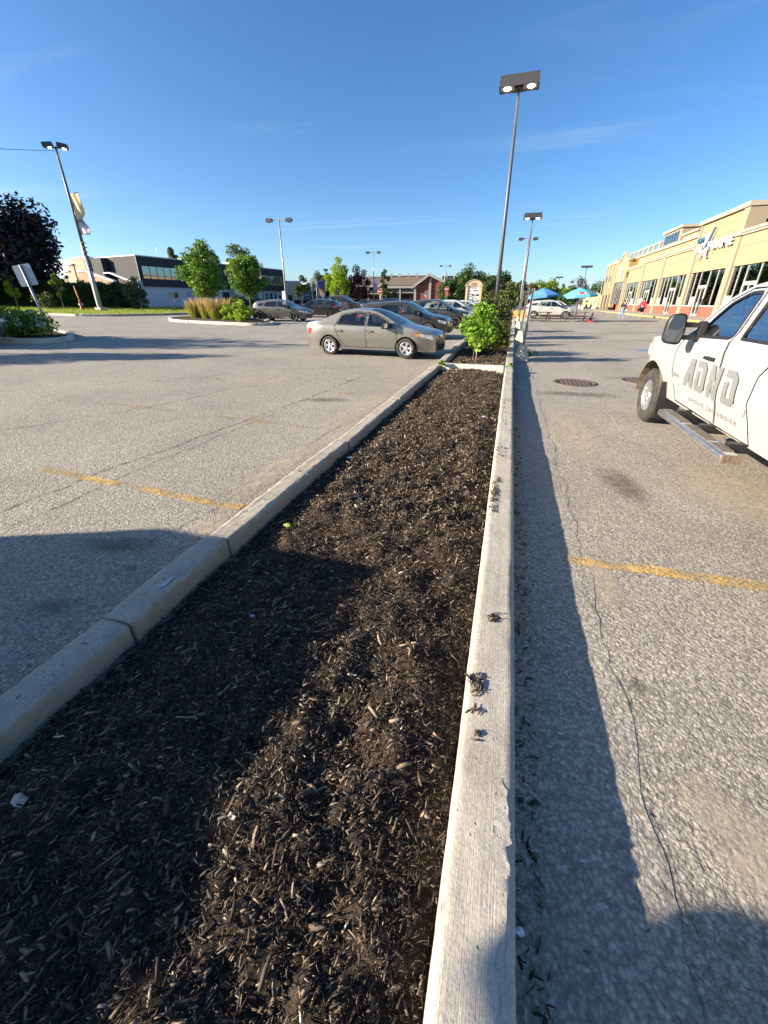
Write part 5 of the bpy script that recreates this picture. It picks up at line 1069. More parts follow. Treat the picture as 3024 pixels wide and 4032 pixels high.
for i, (lab, x, y, h, r_) in enumerate([('tall grey green poplar above the office roof, right of the two', -62.2, 90.8, 13.2, 3.9), ('tall grey green poplar above the office roof, left of the two', -67.5, 87, 12.0, 2.8), ('poplar top peeping over the office roof units', -73.2, 82.1, 11.2, 1.8)]):
    plant('poplar', lab, 'tree', x, y, h, r_, 4, 'oval', L_GREY, 4200, .42, 10+i, 26, .30, .25, 'poplars behind the office')
plant('sapling', 'yellow green staked sapling left of the leaning sign', 'tree', -50.3, 32.7, 3.7, .65, .95, 'oval', L_GOLD, 1600, .2, 20, 12, .4, .05, 'saplings on the verge', M_BARKP); plant('sapling', 'thin green sapling right of the leaning sign', 'tree', -44.9, 33.5, 3.5, .85, .8, 'round', L_YG, 800, .22, 21, 9, .3, .045, 'saplings on the verge', M_BARKP)
plant('round_shrub', 'yellowish shrub on the verge under the dark maple', 'shrub', -45.0, 31.7, 1.6, .95, .0, 'solid', L_YEW, 1100, .17, 22, 16, .4, .04); plant('round_shrub', 'loose grey green bush at the end of the hedge', 'shrub', -41.1, 39.4, 3.5, 1.5, .15, 'oval', L_GREY, 2600, .2, 23, 26, .34, .07)
# clipped cedar hedge
hg = thing('cedar_hedge', 'tall clipped cedar hedge in front of the stepped building', 'hedge', (0, 0, 0)); r_ = np.random.default_rng(5); n_ = 17000
u_ = r_.random(n_); A_h = np.array([-60.5, 30.5]); B_h = np.array([-43.3, 41.2]); dvec = (B_h-A_h)/np.linalg.norm(B_h-A_h); nv = np.array([dvec[1], -dvec[0]])
side = r_.random(n_); fr = r_.random(n_); pos = A_h+(B_h-A_h)*u_[:, None]; off = np.where(side < .6, .75+.12*r_.normal(size=n_), r_.uniform(-.75, .8, n_)); zz = np.where(side < .6, fr*2.55, 2.5+.12*r_.normal(size=n_))+.12*np.sin(u_*70)
pos = pos+nv*off[:, None]; P_ = np.column_stack([pos, zz+Zv(pos[:, 0], pos[:, 1])]); o = link('foliage', leaf_cloud('foliage', P_, .24, np.column_stack([np.tile(nv, (n_, 1))*1., np.full(n_, .5)]), 6, .5), L_DK, hg); o['kind'] = 'stuff'
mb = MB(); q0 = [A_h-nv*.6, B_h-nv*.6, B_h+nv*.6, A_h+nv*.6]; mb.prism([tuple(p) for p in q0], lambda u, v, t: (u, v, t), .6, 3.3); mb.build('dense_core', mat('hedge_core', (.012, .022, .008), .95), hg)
# trees beyond the lot
plant('young_tree', 'small round tree in front of the white building', 'tree', -32.1, 62.2, 5.0, 1.3, 1.4, 'oval', L_DK, 2200, .24, 30, 18, .36, .08, 'trees beyond the lot'); plant('willow', 'hazy grey green tree behind the purple banner', 'tree', -40.4, 86, 6.6, 2.4, .3, 'oval', L_GREY, 2200, .36, 31, 22, .34, .15, 'trees beyond the lot')
plant('spruce', 'dark spruce rising behind the yellow green tree', 'tree', -37.3, 84, 9.3, 2.6, .3, 'cone', L_CON, 3000, .4, 32, 60, .20, .18, 'trees beyond the lot'); plant('golden_tree', 'yellow green tree next to the purple leaved tree', 'tree', -28.7, 69.3, 8.4, 2.45, .7, 'oval', L_GOLD, 6500, .26, 33, 44, .28, .14, 'trees beyond the lot')
plant('plum_tree', 'purple leaved plum tree before the brick flats', 'tree', -25.7, 71.4, 6.9, 2.15, .4, 'oval', L_PURP, 5200, .26, 34, 40, .30, .13, 'trees beyond the lot'); plant('columnar_tree', 'narrow columnar tree with hanging foliage before the flats', 'tree', -22.6, 76.8, 7.7, .95, .5, 'column', L_DK, 2800, .26, 35, 40, .36, .12, 'trees beyond the lot')
plant('round_shrub', 'pale green shrub by the stop sign and columnar tree', 'shrub', -19.7, 72.4, 2.9, 1.0, .1, 'oval', L_YEW, 1100, .24, 36, 14, .38, .05)
for i, (lab, x, y, h, r_, m_, sh, n2) in enumerate([('large tree behind the shopping centre sign', -9.8, 104.5, 8.6, 4.6, L_DK, 'round', 5200), ('broad low tree left of the shopping centre sign', -12.6, 93, 5.0, 3.4, L_DK, 'round', 4200), ('dark tree behind the tall lamp post', -3.6, 109, 8.4, 3.4, L_DK, 'round', 3600), ('bushy tree between the sign and the lamp', -5.4, 88, 4.6, 2.2, L_YEW, 'oval', 2600),
        ('grey green conifer right of the tall lamp post', 2.1, 95, 7.0, 2.5, L_CON, 'cone', 2600), ('loose green tree between the lamp posts', -.6, 84, 4.6, 2.6, L_YEW, 'round', 3000), ('bright green tree above the blue parasols', 6.3, 99.8, 5.9, 3.3, L_MAPLE, 'round', 4200), ('low green bushes behind the right hand parasol', 10.6, 109, 4.2, 3.6, L_MAPLE, 'round', 3000), ('brown tinted tree right of the second lamp post', 3.4, 90, 5.0, 1.8, leafmat('leaf_bronze', [(0, (.06, .05, .012)), (1, (.20, .14, .04))]), 'oval', 1800),
        ('small distant spruce against the sky', 15.9, 159, 8.6, 1.5, L_CON, 'cone', 1300), ('distant dark red tree beside the shop end', 19.1, 148.8, 8.9, 3.6, L_DKP, 'round', 2600), ('distant dark tree row behind the yellow house', 23.2, 140, 6.8, 3.6, L_DK, 'round', 2400), ('tall dark tree at the corner of the shop building', 24.6, 128, 8.6, 3.2, L_DK, 'oval', 3000), ('blue green spruce by the yellow house', 13.6, 128, 4.6, 1.3, L_CON, 'cone', 1100), ('dark trees far beyond the parasols', 9, 150, 6, 5, L_DK, 'round', 2600)]):
    plant('lot_edge_tree', lab, 'tree', x, y, h, r_, .4, sh, m_, n2, .42, 40+i, 30 if sh == 'round' else 36, .30, .14, 'trees beyond the lot')
# a far belt of trees closes the horizon
fb = np.random.default_rng(77); cl = []
for q in range(150):
    a = R(-75+115*q/149)+fb.normal(0, .01); dd = fb.uniform(190, 260); xx, yy_ = -dd*math.sin(-a), dd*math.cos(a)
    hh = fb.uniform(3.5, 7.5); cl.append((xx, yy_, Z(min(xx, -2) if xx < 0 else 0, min(yy_, 190))*0+1.0+hh*.45, hh*.62))
cl = np.array(cl); P_, d_ = clump_points(cl, 26000, fb, .8); o = link('far_trees', leaf_cloud('far_trees', P_, 1.1, d_*.6+np.array([0, 0, .4]), 9), L_DK); tag(o, 'low belt of far trees along the horizon', 'trees', kind='stuff')
# verge: grass, kerb
VG = [(-90, 24.6), (-45, 25.0), (-36, 25.1), (-32.4, 25.2), (-30.6, 26.6), (-29.3, 30.3), (-28.6, 38), (-28.2, 47), (-28.8, 60), (-30, 72), (-33, 72), (-38, 56), (-41, 44.5), (-46, 42), (-56, 38), (-90, 37)]
M_GRASS, t_, p_, o_ = newmat('lawn'); v_ = wpos(t_)
t_.links.new(mixc(t_, .5, ramp(t_, noi(t_, v_, .8, 4), [(.3, (.17, .22, .03)), (.7, (.29, .32, .05))]), ramp(t_, noi(t_, v_, 30, 4, .8), [(.3, (.11, .15, .02)), (.7, (.36, .38, .07))])), p_.inputs['Base Color']); p_.inputs['Roughness'].default_value = .9; bump(t_, p_, noi(t_, v_, 22, 5, .8), 1., .06)
lw = panel(VG, [], lambda x, y: (x, y, G(x, y)+.14), 1.6); tag(link('grass_verge', lw, M_GRASS), kind='structure')
r_ = np.random.default_rng(8); pts = r_.uniform([-70, 25], [-28.5, 60], (60000, 2)); ok = np.array([inpoly(p, VG) for p in pts[:30000]]); pts = pts[:30000][ok]
bl = np.column_stack([pts, Gv(pts[:, 0], pts[:, 1])+.19]); tag(link('grass_blades', leaf_cloud('grass_blades', bl, .16, np.tile([1., .3, .1], (len(bl), 1)), 3, .25), leafmat('grass_blade', [(0, (0.119, 0.187, 0.020)), (.6, (0.255, 0.323, 0.043)), (1, (0.459, 0.493, 0.085))])), 'short sunlit grass on the verge across the lot', 'grass', kind='stuff')
kv = thing('verge_kerb', 'long concrete kerb edging the grass verge', 'kerb'); kv['kind'] = 'structure'
for i in range(1, 9): kerb_piece(kv, [VG[i], ((VG[i][0]+VG[i+1][0])/2, (VG[i][1]+VG[i+1][1])/2), VG[i+1]], .2, .15, M_KC if i in (2, 3) else M_KL, seed=60+i, step=.35, rough=.01)
# planting islands in the lot
def island(label, poly, mulch=True):
    t_o = thing('planting_island', label, 'island'); t_o['kind'] = 'structure'; pp = dens(rpoly(poly, 1.2, 6), .5); n = len(pp); k = 5
    for i in range(k): seg = pp[i*n//k:(i+1)*n//k+1] if i < k-1 else pp[i*n//k:]+[pp[0]]; kerb_piece(t_o, seg, .2, .16, M_KC, seed=80+i, step=.12, rough=.01)
    link('island_soil', panel(pp, [], lambda x, y: (x, y, G(x, y)+.10), .6), m_mu, t_o); return t_o
island('low concrete edged island with white flowering bush at left', [(-16.2, 11.5), (-16.8, 10.8), (-18.5, 10.6), (-21.5, 11.3), (-26, 13.8), (-26, 15.4), (-22, 14.9), (-18.4, 13.6), (-16.7, 12.4)])
island('concrete edged island with feather grasses in mid lot', [(-24.2, 25.6), (-22.0, 23.5), (-18, 23.1), (-15.4, 23.0), (-14.7, 23.8), (-15.3, 25.3), (-17, 27), (-19.5, 28.8), (-22.6, 29.2), (-24.6, 27.6)])
L_BUSH = leafmat('leaf_bush', [(0, (0.068, 0.135, 0.022)), (.6, (0.168, 0.282, 0.041)), (1, (0.338, 0.450, 0.080))])
fl = plant('flowering_bush', 'rounded green bush with white flower heads beside the leaning sign', 'shrub', -18.75, 12.0, 1.0, 1.05, .0, 'solid', L_BUSH, 5000, .13, 60, 34, .36, .03, z=G(-18.9, 12)+.1)
M_FLW = mat('white_petals', (.62, .60, .52), .8, var=.15)
r_ = np.random.default_rng(4)
for k in range(15):
    a = r_.uniform(-2.6, .6); e = r_.uniform(-.1, 1.0); c = Vector((1.0*math.cos(a)*math.cos(e), 1.0*math.sin(a)*math.cos(e), .45+.5*math.sin(e))); pp = c+Vector(r_.normal(0, .001, 3)); Pq = np.array([list(pp)])+r_.normal(0, .05, (22, 3))
    link('flower_head', leaf_cloud('flower_head', Pq, .07, None, k, .8), M_FLW, fl)
plant('round_shrub', 'low green bush at the left frame edge behind the black car', 'shrub', -22.6, 13.2, .8, 1.2, 0., 'solid', L_YG, 1800, .16, 61, 20, .4, .03)
plant('clipped_shrub', 'small bright green ball shrub on the mid lot island', 'shrub', -19.4, 26.0, 1.05, .56, .02, 'solid', L_GOLD, 1300, .11, 62, 16, .4, .03, 'ball shrubs on the island'); plant('clipped_shrub', 'larger bright green ball shrub at the island end', 'shrub', -17.7, 25.2, 1.3, .78, .02, 'solid', L_GOLD, 2200, .12, 63, 20, .38, .03, 'ball shrubs on the island'); plant('dark_shrub', 'dark green shrub behind the ball shrubs on the island', 'shrub', -20.2, 28.0, 1.75, .95, .05, 'solid', L_DK, 1900, .14, 64, 20, .38, .03, 'ball shrubs on the island')
M_GB = leafmat('feather_grass_blade', [(0, (0.182, 0.234, 0.026)), (.6, (0.351, 0.377, 0.065)), (1, (0.520, 0.494, 0.130))], .3); M_GP = leafmat('feather_grass_plume', [(0, (0.338, 0.221, 0.104)), (.6, (0.520, 0.351, 0.182)), (1, (0.676, 0.494, 0.286))], .3)
def feather(label, x, y, r, h, n, seed):
    t_o = thing('feather_grass', label, 'grass clump', (x, y, G(x, y)+.1), 0, 'feather grasses on the island'); q = np.random.default_rng(seed); a = q.uniform(0, 2*PI, n); rr = r*.55*np.sqrt(q.random(n)); bx_, by_ = rr*np.cos(a), rr*np.sin(a)
    hh = h*q.uniform(.45, 1., n); tx_ = bx_*(1+.9*hh/h)+q.normal(0, .08, n); ty_ = by_*(1+.9*hh/h)+q.normal(0, .08, n)
    def blades(sel, f0, f1, wd, m, nm):
        B = np.stack([bx_+(tx_-bx_)*f0, by_+(ty_-by_)*f0, hh*f0], 1)[sel]; T = np.stack([bx_+(tx_-bx_)*f1, by_+(ty_-by_)*f1, hh*f1], 1)[sel]; k = len(B); an = q.uniform(0, PI, k); sx = np.stack([np.cos(an), np.sin(an), 0*an], 1)*wd
        V = np.stack([B-sx, B+sx, (B+T)/2+sx*1.3, T+sx*.2, T-sx*.2, (B+T)/2-sx*1.3], 1).reshape(-1, 3); F = (np.arange(k)[:, None]*6+np.array([0, 1, 2, 5])[None]), (np.arange(k)[:, None]*6+np.array([5, 2, 3, 4])[None])
        o = link(nm, fast_mesh(nm, V, [F[0], F[1]]), m, t_o); o['kind'] = 'stuff'
    blades(np.arange(n) < n*.8, 0, .75, .012, M_GB, 'blades'); blades(np.arange(n) >= n*.68, .45, 1.0, .016, M_GP, 'plumes')
feather('single feather grass clump at the left end of the island', -23.0, 27.2, .85, 1.45, 1000, 1); feather('feather grass clump in the middle of the island', -21.7, 26.9, .85, 1.45, 1000, 2); feather('widest feather grass clump next to the ball shrubs', -20.6, 26.6, 1.0, 1.5, 1300, 3)
# shrubs in the planter
hy = plant('hydrangea_standard', 'bright green large leaved shrub on a thin pale stem in the planter', 'shrub', -.83, 12.3, 1.52, .60, .32, 'solid', L_HYD, 1500, .115, 65, 24, .36, .018, None, M_BARKP, z=.10, fat=.62, limbs=5)
MB().tube([(-.1, .05, 0), (-.02, .0, .6)], .012, 6).build('stake', M_BARKP, hy)
plant('clipped_shrub', 'low yellow green shrub at the foot of the thin stemmed shrub', 'shrub', -.72, 14.0, 1.05, .85, .0, 'solid', leafmat('leaf_low', [(0, (.04, .07, .010)), (.6, (.09, .13, .018)), (1, (.20, .20, .04))]), 4200, .075, 66, 30, .34, .02, None, z=.09)
plant('clipped_shrub', 'big clipped dark green shrub in front of the tall lamp post', 'shrub', -.72, 20.3, 2.12, .98, .0, 'solid', L_YEW, 7500, .085, 67, 40, .32, .04, None, z=.1)
plant('clipped_shrub', 'olive shrub behind the big clipped shrub in the planter', 'shrub', -.5, 24.8, 1.5, .8, .0, 'solid', L_YEW, 2600, .1, 68, 24, .34, .04, None, z=.1); plant('clipped_shrub', 'low dark shrub deep in the planter', 'shrub', -.5, 17.0, .9, .6, .0, 'solid', L_YEW, 1800, .08, 69, 20, .36, .03, None, z=.1)
# weeds at the foot of the sign bases
for i, (lab, x, y, h_) in enumerate([('green weeds beside the nearest concrete sign base', .72, 13.3, .28), ('few weeds against the kerb joint by the cross kerb', .14, 10.35, .10), ('tuft of weeds at the corner of the cross kerb', -1.5, 10.1, .12)]):
    plant('weeds', lab, 'weeds', x, y, h_, h_*.7, 0., 'solid', L_BUSH, 160, .06, 90+i, 8, .5, 0, None, z=(.15 if i else None))
# ------------------------------------------------------------------ lamps, signs, tables, people
M_POLE = mat('pole_dark_grey', (.10, .10, .105), .5, .3, var=.15); M_POLEG = mat('pole_galvanised', (.32, .33, .34), .5, .5, var=.15); M_HEAD = mat('lamp_housing', (.055, .055, .06), .55, .2); M_LENS = mat('lamp_lens', (.30, .29, .26), .3)
M_LIT = mat('lit_bulb', (1., .93, .80), .3, emit=9., var=.0)
def box_lamp(label, x, y, top, rz=0., wd=1.62, group='box headed lamp posts', lit=True, tilt=0.):
    z0 = G(x, y); t_o = thing('lamp_post', label, 'lamp post', (x, y, z0), rz, group); h = top-z0
    MB().tube([(0, 0, .0), (0, 0, h*.5), (0, 0, h-.35)], [.115, .085, .055], 10).build('pole', M_POLE, t_o); MB().lathe([(.0, .75), (.25, .75), (.28, .6), (.28, 0)], 16).build('concrete_base', M_KC, t_o)
    hd = MB(); hd.add([(-wd/2, -.34, h-.36), (wd/2, -.34, h-.36), (wd/2, .34, h-.36), (-wd/2, .34, h-.36), (-wd/2+.03, -.30, h), (wd/2-.03, -.30, h), (wd/2-.03, .30, h), (-wd/2+.03, .30, h)], [(0, 4, 5, 1)[::-1], (1, 5, 6, 2)[::-1], (2, 6, 7, 3)[::-1], (3, 7, 4, 0)[::-1], (4, 7, 6, 5)[::-1]])
    hd.box(-wd/2, wd/2, -.34, -.30, h-.39, h-.36); hd.box(-wd/2, wd/2, .30, .34, h-.39, h-.36); hd.box(-wd/2, -wd/2+.05, -.299, .299, h-.39, h-.36); hd.box(wd/2-.05, wd/2, -.299, .299, h-.39, h-.36)
    hh = hd.build('lamp_head', M_HEAD, t_o); MB().box(-wd/2+.06, wd/2-.06, -.28, .28, h-.35, h-.345).build('reflector', M_LENS, hh); MB().box(-.18, .18, -.2, .2, h-.45, h-.348).build('mount', M_HEAD, hh)
    for s_ in (-1, 1): MB().lathe([(0, -.07), (.07, -.055), (.12, 0)], 14, Matrix.Translation((s_*wd*.30, 0, h-.352)) @ Matrix.Diagonal((1.3, .9, 1, 1))).build('bulb', M_LIT if lit else M_LENS, hh)
    return t_o
box_lamp('tallest lamp post with a wide two bulb head above the clipped shrub', -.80, 22.8, 10.25)
box_lamp('box headed lamp post on a yellow base behind the sign posts', .79, 41, 8.35, R(4), 1.45); box_lamp('far box headed lamp post left of the shop building', 13.7, 99.1, 8.4, 0, 2.1, lit=False); box_lamp('farthest box headed lamp post above the right parasol', 12.6, 142.4, 8.6, 0, 2.1, lit=False)
def tee_lamp(label, x, y, top, rz=0., arm=.95, group='double arm lamp posts', banner=None, lit=False):
    z0 = G(x, y); t_o = thing('lamp_post', label, 'lamp post', (x, y, z0), rz, group); h = top-z0
    MB().tube([(0, 0, 0), (0, 0, h*.5), (0, 0, h-.1)], [.11, .08, .06], 8).build('pole', M_POLEG, t_o); MB().box(-arm, arm, -.04, .04, h-.16, h-.08).build('cross_arm', M_POLEG, t_o)
    for s_ in (-1, 1):
        hd = MB(); hd.add([(s_*arm-.32, -.2, h-.28), (s_*arm+.32, -.2, h-.28), (s_*arm+.32, .2, h-.28), (s_*arm-.32, .2, h-.28), (s_*arm-.26, -.17, h), (s_*arm+.26, -.17, h), (s_*arm+.26, .17, h), (s_*arm-.26, .17, h)], [(0, 3, 2, 1), (0, 1, 5, 4), (1, 2, 6, 5), (2, 3, 7, 6), (3, 0, 4, 7), (4, 5, 6, 7)]); hh = hd.build('lamp_head', M_HEAD, t_o)
        MB().lathe([(0, -.10), (.12, -.08), (.17, 0)], 12, Matrix.Translation((s_*arm, 0, h-.282))).build('bulb', M_LENS, hh)
    return t_o, h
tee_lamp('double arm lamp post behind the steel grey hatchback', -22.5, 40.1, 8.95, R(8), 1.0); l3, _ = tee_lamp('double arm lamp post before the left brick flats', -23.4, 72.3, 9.35, R(8)); l4, _ = tee_lamp('double arm lamp post before the brick gable', -16.7, 108.7, 9.8, R(8), 1.1); tee_lamp('thin double arm lamp post just left of the second box lamp', 1.0, 62, 9.2, R(5), .9)
thing_ = thing
def banner(label, x, y, z0, z1, wd, m, rz, pole=None):
    t_o = thing('banner', label, 'banner', (x, y, 0), rz); n, k = 12, 6; V = []; 
    for i in range(n+1):
        for j in range(k+1): f = i/n; V.append((.06+wd*j/k, .05*math.sin(f*5+j*.7), z0+(z1-z0)*f))
    F = [(i*(k+1)+j, i*(k+1)+j+1, (i+1)*(k+1)+j+1, (i+1)*(k+1)+j) for i in range(n) for j in range(k)]
    me = bpy.data.meshes.new('cloth'); me.from_pydata(V, [], F); me.polygons.foreach_set('use_smooth', [True]*len(F)); me.update(); o = link('cloth', me, m, t_o); md = o.modifiers.new('s', 'SOLIDIFY'); md.thickness = .01
    for z_ in (z0, z1): MB().tube([(0, 0, z_), (wd+.12, 0, z_)], .018, 6).build('rod', M_POLE, t_o)
    return t_o
def bandmat(name, stops, ax=2, lo=0., hi=1., nz=.0):
    m, t, p, o = newmat(name); s = N(t, 'ShaderNodeSeparateXYZ'); t.links.new(opos(t), s.inputs[0]); q = N(t, 'ShaderNodeMapRange'); q.inputs[1].default_value = lo; q.inputs[2].default_value = hi; t.links.new(s.outputs[ax], q.inputs[0])
    src = q.outputs[0]
    if nz: 
        a = N(t, 'ShaderNodeMath', operation='MULTIPLY_ADD'); t.links.new(noi(t, opos(t), 2.2, 2, .4), a.inputs[0]); a.inputs[1].default_value = nz; t.links.new(src, a.inputs[2]); src = a.outputs[0]
    t.links.new(ramp(t, src, stops), p.inputs['Base Color']); p.inputs['Roughness'].default_value = .8; return m
banner('purple and white street banner on the left double arm lamp', -23.35, 72.2, 3.5, 5.4, .6, bandmat('banner_purple', [(.2, (.30, .22, .50)), (.45, (.60, .50, .62)), (.6, (.35, .25, .55)), (.9, (.62, .60, .66))], 2, 3.5, 5.4, .5), R(8)); banner('pale pink street banner on the lamp before the brick gable', -17.6, 108.6, 4.4, 6.7, .9, bandmat('banner_pink', [(.1, (.60, .30, .32)), (.4, (.62, .56, .52)), (.8, (.52, .62, .45))], 2, 4.4, 6.7, .5), R(8))
banner('tall blue purple banner showing pale hands, by the lot edge', -30.9, 65.2, 1.9, 4.75, 1.35, bandmat('banner_blue', [(.08, (.05, .04, .22)), (.2, (.28, .2, .42)), (.3, (.05, .045, .24)), (.5, (.40, .38, .40)), (.62, (.48, .28, .2)), (.72, (.20, .09, .06)), (.86, (.06, .06, .22))], 2, 1.9, 4.75, .35), R(20))
MB_ = MB().tube([(-30.9, 65.2, 0), (-30.9, 65.2, 4.9)], .05, 6); tag(MB_.build('banner_pole', M_POLEG), 'thin pole carrying the blue purple banner', 'pole'); tag(MB().tube([(-27.1, 55.7, 0), (-27.1, 55.7, 4.6)], .06, 6).build('bare_pole', M_POLEG), 'bare grey pole left of the blue purple banner', 'pole'); tag(MB().tube([(19.2, 110.3, 0), (19.2, 110.3, 6.5)], .07, 6).build('bare_pole', M_POLEG), 'bare pole beside the far end of the shops', 'pole')
tag(MB().tube([(-38.3, 61, .2), (-38.3, 61, 6.6)], .08, 6).tube([(-38.9, 61, 6.2), (-37.7, 61, 6.2)], .04, 5).box(-38.6, -38.0, 60.8, 61.2, 4.9, 5.3).build('utility_pole', M_BARK), 'small utility pole with a transformer box beyond the office', 'pole')
# tall banner lamp on the left verge
LX, LY = -38.2, 32.05; lz = G(LX, LY)+.14; ll = thing('lamp_post', 'very tall lamp post with two heads and a twisted banner on the left verge', 'lamp post', (LX, LY, lz)); hL = 12.6
lean = Vector((-.012, 0, 1)); 
MB().tube([lean*0, lean*4.6], [.20, .15], 10).build('lower_pole', M_POLEG, ll); MB().tube([lean*4.5, lean*9, lean*hL], [.13, .11, .09], 10).build('upper_pole', M_POLE, ll); MB().box(-.35, .35, -.35, .35, -.1, .28).build('concrete_base', M_KC, ll)
MB().box(-.34, -.18, -.05, .05, .3, 5.6).build('conduit', M_WCAP, ll)
for k in range(10): MB().box(-.20, .165, -.17, .17, 2.4+k*.36, 2.46+k*.36).build('strap', M_TRIM, ll)
for (s_, dy) in ((-1, -.35), (1, .35)):
    M_ = Matrix.Translation(lean*hL+Vector((s_*.46, dy*.8, .1))) @ Matrix.Rotation(R(35), 4, 'Z') @ Matrix.Rotation(R(s_*8), 4, 'Y'); hd = MB().box(-.36, .36, -.26, .26, -.16, .17, M_, bev=.02).build('lamp_head', M_HEAD, ll); MB().lathe([(0, -.08), (.09, -.06), (.14, 0)], 14, M_ @ Matrix.Translation((.1, 0, -.16))).build('bulb', M_LIT, hd)
MB().box(-.8, .8, -.05, .05, hL-.08, hL+.02, Matrix.Translation((-.15, 0, 0)) @ Matrix.Rotation(R(30), 4, 'Z')).build('cross_arm', M_POLE, ll)
V = []; n, k = 24, 8
for i in range(n+1):
    f = i/n; z_ = 6.3+3.05*f; tw_ = math.exp(-((f-.36)/.2)**2)*1.15; wv = .95*(1-.45*math.exp(-((f-.38)/.14)**2))
    for j in range(k+1): q = wv*j/k; V.append((lean.x*z_+.14+q*math.cos(tw_*.8), q*math.sin(tw_*.8)*.9+.06*math.sin(f*9+j), z_))
me = bpy.data.meshes.new('banner_cloth'); F = [(i*(k+1)+j, i*(k+1)+j+1, (i+1)*(k+1)+j+1, (i+1)*(k+1)+j) for i in range(n) for j in range(k)]; me.from_pydata(V, [], F); me.polygons.foreach_set('use_smooth', [True]*len(F)); me.update()
o = link('banner_cloth', me, bandmat('banner_orange', [(.04, (.62, .16, .16)), (.12, (.60, .50, .52)), (.3, (.62, .55, .58)), (.4, (.22, .12, .25)), (.52, (.60, .56, .48)), (.8, (.60, .46, .26)), (1, (.60, .40, .22))], 2, 6.3, 9.35, .15), ll); o.modifiers.new('s', 'SOLIDIFY').thickness = .01
for z_ in (6.3, 9.38): MB().tube([lean*z_, lean*z_+Vector((1.15, 0, 0))], .025, 6).build('banner_rod', M_TRIM, ll)
tag(MB().tube([(LX-.2, LY, lz+hL-.25)]+[(LX-3-2*k, LY-2-1.5*k, lz+hL-.45-.06*k+.002*k*k) for k in range(14)], .018, 5).build('overhead_wire', M_TRIM), 'thin overhead wire running left from the very tall lamp', 'wire')
# leaning sign on the left island
ls = thing('leaning_sign', 'grey backed rectangular sign leaning left on its post in the left island', 'sign', (-18.5, 12.95, G(-18.5, 12.95)+.1)); ld = Vector((-.155, -.03, 1)).normalized()
MB().tube([ld*0, ld*2.62], .05, 6).build('post', M_POLEG, ls); M_ = Matrix.Translation(ld*2.25) @ Matrix.Rotation(R(22), 4, 'Z') @ Matrix.Rotation(-.155, 4, 'Y')
mb = MB(); mb.prism(rpoly([(-.34, -.38), (.34, -.38), (.34, .38), (-.34, .38)], .06), lambda u, v, t: M_ @ Vector((u, t, v)), .03, .045); mb.build('sign_plate', mat('sign_back_aluminium', (.42, .44, .46), .45, .4), ls)
# hydrant with marker stake
hy_ = thing('fire_hydrant', 'red fire hydrant with an orange marker stake on the verge', 'hydrant', (-40.4, 31.9, G(-40.4, 31.9)+.14)); M_HR = mat('hydrant_red', (.32, .02, .018), .5)
MB().lathe([(.0, .86), (.07, .84), (.13, .74), (.15, .68), (.13, .66), (.13, .12), (.18, .1), (.18, 0)], 14).build('barrel', M_HR, hy_)
for s_ in (-1, 1): MB().lathe([(.0, .24), (.07, .24), (.08, .1), (.08, 0)], 10, Matrix.Translation((0, 0, .5)) @ Matrix.Rotation(s_*R(90), 4, 'Y')).build('outlet', mat('hydrant_white', (.5, .5, .5), .5), hy_)
MB().tube([(-.1, .1, .2), (-.35, .1, 2.1)], .05, 8).build('marker_stake', mat('marker_orange', (.62, .25, .03), .6), hy_)
sm = thing('small_sign', 'small grey notice board on a thin post on the verge', 'sign', (-33.7, 36.9, G(-33.7, 36.9)+.1), R(40)); MB().tube([(0, 0, 0), (0, 0, 1.6)], .03, 6).build('post', M_TRIM, sm); boxo('board', mat('notice_grey', (.22, .23, .18), .6), sm, -.45, .45, -.03, .03, 1.2, 1.75); boxo('board_print', M_INT, sm, .1, .4, -.045, -.032, 1.25, 1.7)
# stop signs
def stop(label, x, y, zt, do_not=False, tab=False):
    t_o = thing('stop_sign', label, 'road sign', (x, y, G(x, y)), R(10), 'red road signs by the lot exit'); MB().tube([(0, 0, 0), (0, 0, zt)], .04, 6).build('post', M_POLEG, t_o); n = 8
    for (nm, r, t0, t1, m_) in (('rim', .46, -.06, -.03, M_WCAP), ('plate', .42, -.075, -.061, mat('road_sign_red', (.42, .02, .02), .5))): MB().prism([(r*math.cos(PI/8+k*PI/4), zt-.35+r*math.sin(PI/8+k*PI/4)) for k in range(n)], lambda u, v, t: (u, t, v), t0, t1).build(nm, m_, t_o)
    boxo('white_bar', M_WCAP, t_o, -.3, .3, -.085, -.077, zt-.43, zt-.27)
    if tab: boxo('lower_plate', mat('road_sign_orange', (.5, .12, .06), .5), t_o, -.3, .3, -.07, -.03, zt-1.4, zt-.85)
stop('red stop sign beside the columnar tree', -21.2, 68.8, 3.0); stop('red stop sign with an orange plate under it, right of the brick gable', -11.7, 79.2, 3.7, tab=True)
ws = thing('white_sign', 'small white sign on a post before the brick gable', 'sign', (-15.6, 80, G(-15.6, 80)), R(10)); MB().tube([(0, 0, 0), (0, 0, 2.9)], .035, 6).build('post', M_POLEG, ws); boxo('plate', M_WCAP, ws, -.3, .3, -.05, -.02, 2.1, 3.0); boxo('print', M_INT, ws, -.15, .15, -.06, -.052, 2.55, 2.65)
